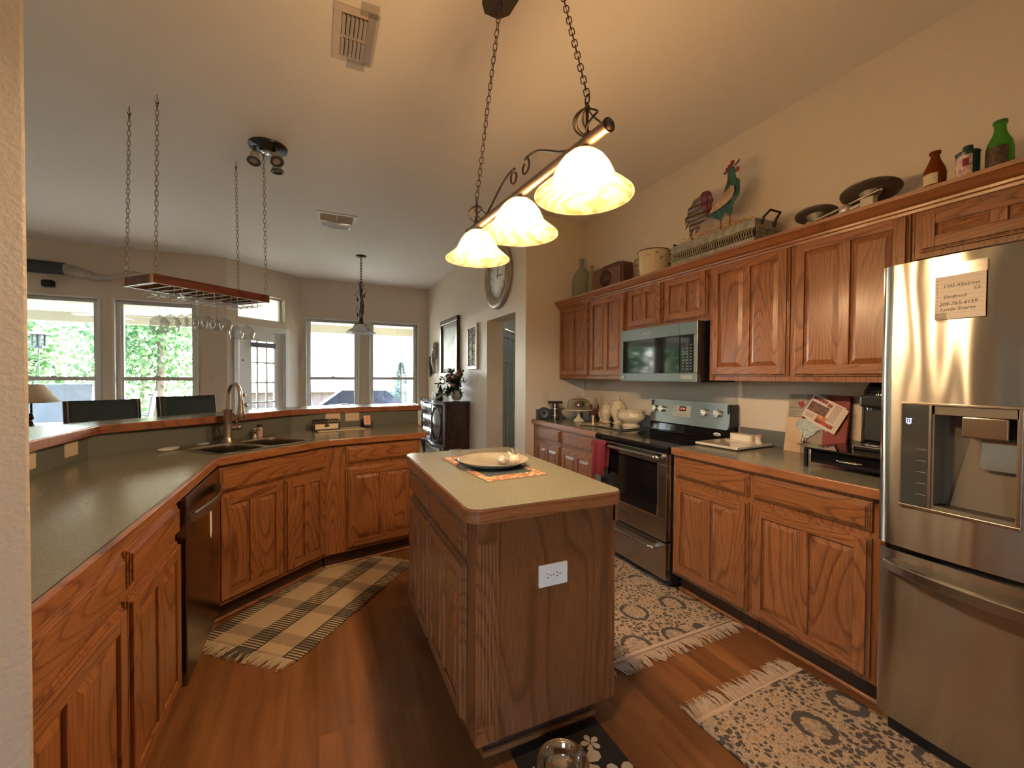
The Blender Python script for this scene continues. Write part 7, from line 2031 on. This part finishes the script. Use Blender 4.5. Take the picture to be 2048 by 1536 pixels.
# conifer
t = thing('conifer', 'blue-green conifer outside the right window', 'tree', (3.13, 18, -.13))
MB().tube([(0, 0, 0), (0, 0, 2.0)], [.06, .02], 8).build('trunk', BARK, t)
rnd = random.Random(8); mb = MB()
for k in range(4200):
    z = rnd.uniform(.15, 2.05); rr_ = .72 * (1 - z / 2.15) * rnd.uniform(.2, 1); a = rnd.uniform(0, 2 * PI)
    p = Vector((rr_ * math.cos(a), rr_ * math.sin(a), z)); d = Vector((math.cos(a), math.sin(a), .35)).normalized() * .13; w_ = d.orthogonal().normalized() * .012
    mb.add([p - w_, p + w_, p + d], [(0, 1, 2)])
mb.build('foliage', pm('spruce', (.015, .06, .05), .7), t)
def house(label, x0, x1, y0, zw, zr, over=.4, chim=False):
    t = thing('neighbour_house', label, 'house', ((x0 + x1) / 2, y0 + 4, -.13)); w = (x1 - x0) / 2
    m, N, L, b = newmat('brick')
    tc = N.new('ShaderNodeTexCoord'); br = N.new('ShaderNodeTexBrick'); mp = N.new('ShaderNodeMapping'); mp.inputs['Rotation'].default_value = (R(90), 0, 0)
    L.new(tc.outputs['Object'], mp.inputs['Vector']); L.new(mp.outputs[0], br.inputs['Vector']); br.inputs['Scale'].default_value = 4; br.inputs['Color1'].default_value = (.10, .04, .03, 1); br.inputs['Color2'].default_value = (.16, .08, .06, 1); br.inputs['Mortar'].default_value = (.25, .23, .2, 1)
    L.new(br.outputs['Color'], b.inputs['Base Color'])
    MB().box(-w, w, -4, 4, 0, zw).build('brick_wall', m, t)
    o_ = over; RFM = pm('roof_pale', (.60, .57, .52), .8)
    mb = MB(); mb.add([(-w - o_, -4 - o_, zw), (w + o_, -4 - o_, zw), (w + o_, 4 + o_, zw), (-w - o_, 4 + o_, zw), (-w * .45, 0, zr), (w * .45, 0, zr)], [(0, 1, 5, 4), (1, 2, 5), (2, 3, 4, 5), (3, 0, 4), (0, 3, 2, 1)]); mb.build('roof', RFM, t)
    MB().box(-w - o_, w + o_, -4 - o_ - .08, -4 - o_, zw - .12, zw + .02).build('gutter', pm('gutter_white', (.75, .74, .72), .5), t)
    MB().box(-w * .3, -w * .1, -4.03, -4, 0, zw * .3).build('window', pm('house_glass', (.15, .2, .25), .1), t)
    return t
house('pale-roofed brick neighbour house outside the double windows', -4.5, 4.2, 22.5, .82, 2.6)
# covered grill / table
t = thing('covered_table', 'low tent-shaped navy blue outdoor cover outside the double windows', 'patio cover', (.94, 10.5, -.02))
mb = MB(); mb.add([(-.92, -.6, .72), (.92, -.6, .68), (.92, .6, .70), (-.92, .6, .72), (-.46, -.25, 1.04), (.50, -.25, 1.03), (.50, .25, 1.04), (-.46, .25, 1.05), (-.95, -.62, 0), (.95, -.62, 0), (.95, .62, 0), (-.95, .62, 0)],
  [(0, 1, 5, 4), (1, 2, 6, 5), (2, 3, 7, 6), (3, 0, 4, 7), (4, 5, 6, 7), (8, 9, 1, 0), (9, 10, 2, 1), (10, 11, 3, 2), (11, 8, 0, 3)]); mb.build('fabric_cover', pm('navy_cover', (.012, .022, .045), .6, bump=(3, .5, .1)), t)
t = thing('covered_grill', 'grey covered barbecue grill on the lawn outside the left window', 'grill cover', (-4.65, 11.2, -.02))
mb = MB(); mb.add([(-.55, -.35, .62), (.62, -.35, .62), (.62, .35, .62), (-.55, .35, .62), (-.28, -.25, 1.18), (.62, -.25, 1.18), (.62, .25, 1.18), (-.28, .25, 1.18), (-.55, -.35, 0), (.62, -.35, 0), (.62, .35, 0), (-.55, .35, 0)],
  [(0, 1, 5, 4), (1, 2, 6, 5), (2, 3, 7, 6), (3, 0, 4, 7), (4, 5, 6, 7), (8, 9, 1, 0), (9, 10, 2, 1), (10, 11, 3, 2), (11, 8, 0, 3)]); mb.build('fabric_cover', pm('grill_cover', (.16, .19, .24), .6, bump=(4, .4, .1)), t)
# patio chairs
def patio_chair(label, x, y, rz, z=1.0):
    t = thing('patio_chair', label, 'chair', (x, y, -.02), rz, 'white patio chairs'); PWc = pm('patio_white', (.22, .27, .28), .5)
    MB().prism([(-.25, -.25), (.25, -.25), (.25, .25), (-.25, .25)], .42, .45).build('seat', PWc, t)
    mb = MB(); mb.tube([(-.25, .25, .42), (-.25, .34, z), (-.12, .36, z + .05), (.12, .36, z + .05), (.25, .34, z), (.25, .25, .42)], .018, 8)
    for k in range(-3, 4): mb.tube([(k * .065, .26, .44), (k * .065, .35, z + .03)], .010, 6)
    mb.build('backrest', PWc, t)
    for a in (-.22, .22):
        for b_ in (-.22, .22): MB().tube([(a, b_, 0), (a, b_, .43)], .018, 6).build('leg', PWc, t)
    MB().tube([(-.27, .3, .65), (-.27, -.25, .65), (-.25, -.25, .43)], .018, 6).tube([(.27, .3, .65), (.27, -.25, .65), (.25, -.25, .43)], .018, 6).build('armrest', PWc, t)
patio_chair('white patio chair with arched slatted back left of the navy cover', -.42, 11.35, R(180), .78)
patio_chair('white patio chair outside the window behind the hanging rack', -3.05, 9.6, R(-80), 1.0)
# stone planter wall
t = thing('stone_wall', 'low grey stacked stone wall outside below the left window', 'garden wall', (-4.2, 10.2, -.02))
m, N, L, b = newmat('stone'); tc = N.new('ShaderNodeTexCoord'); mp = N.new('ShaderNodeMapping'); mp.inputs['Scale'].default_value = (3, 3, 9); L.new(tc.outputs['Object'], mp.inputs['Vector'])
vo = N.new('ShaderNodeTexVoronoi'); vo.inputs['Scale'].default_value = 1.2; L.new(mp.outputs[0], vo.inputs['Vector']); rp = N.new('ShaderNodeValToRGB'); rp.color_ramp.elements[0].color = (.34, .36, .36, 1); rp.color_ramp.elements[1].color = (.10, .11, .12, 1); L.new(vo.outputs['Distance'], rp.inputs['Fac']); L.new(rp.outputs[0], b.inputs['Base Color'])
MB().box(-1.6, .55, -.2, .2, 0, .50).build('stones', m, t, bevel=.02)
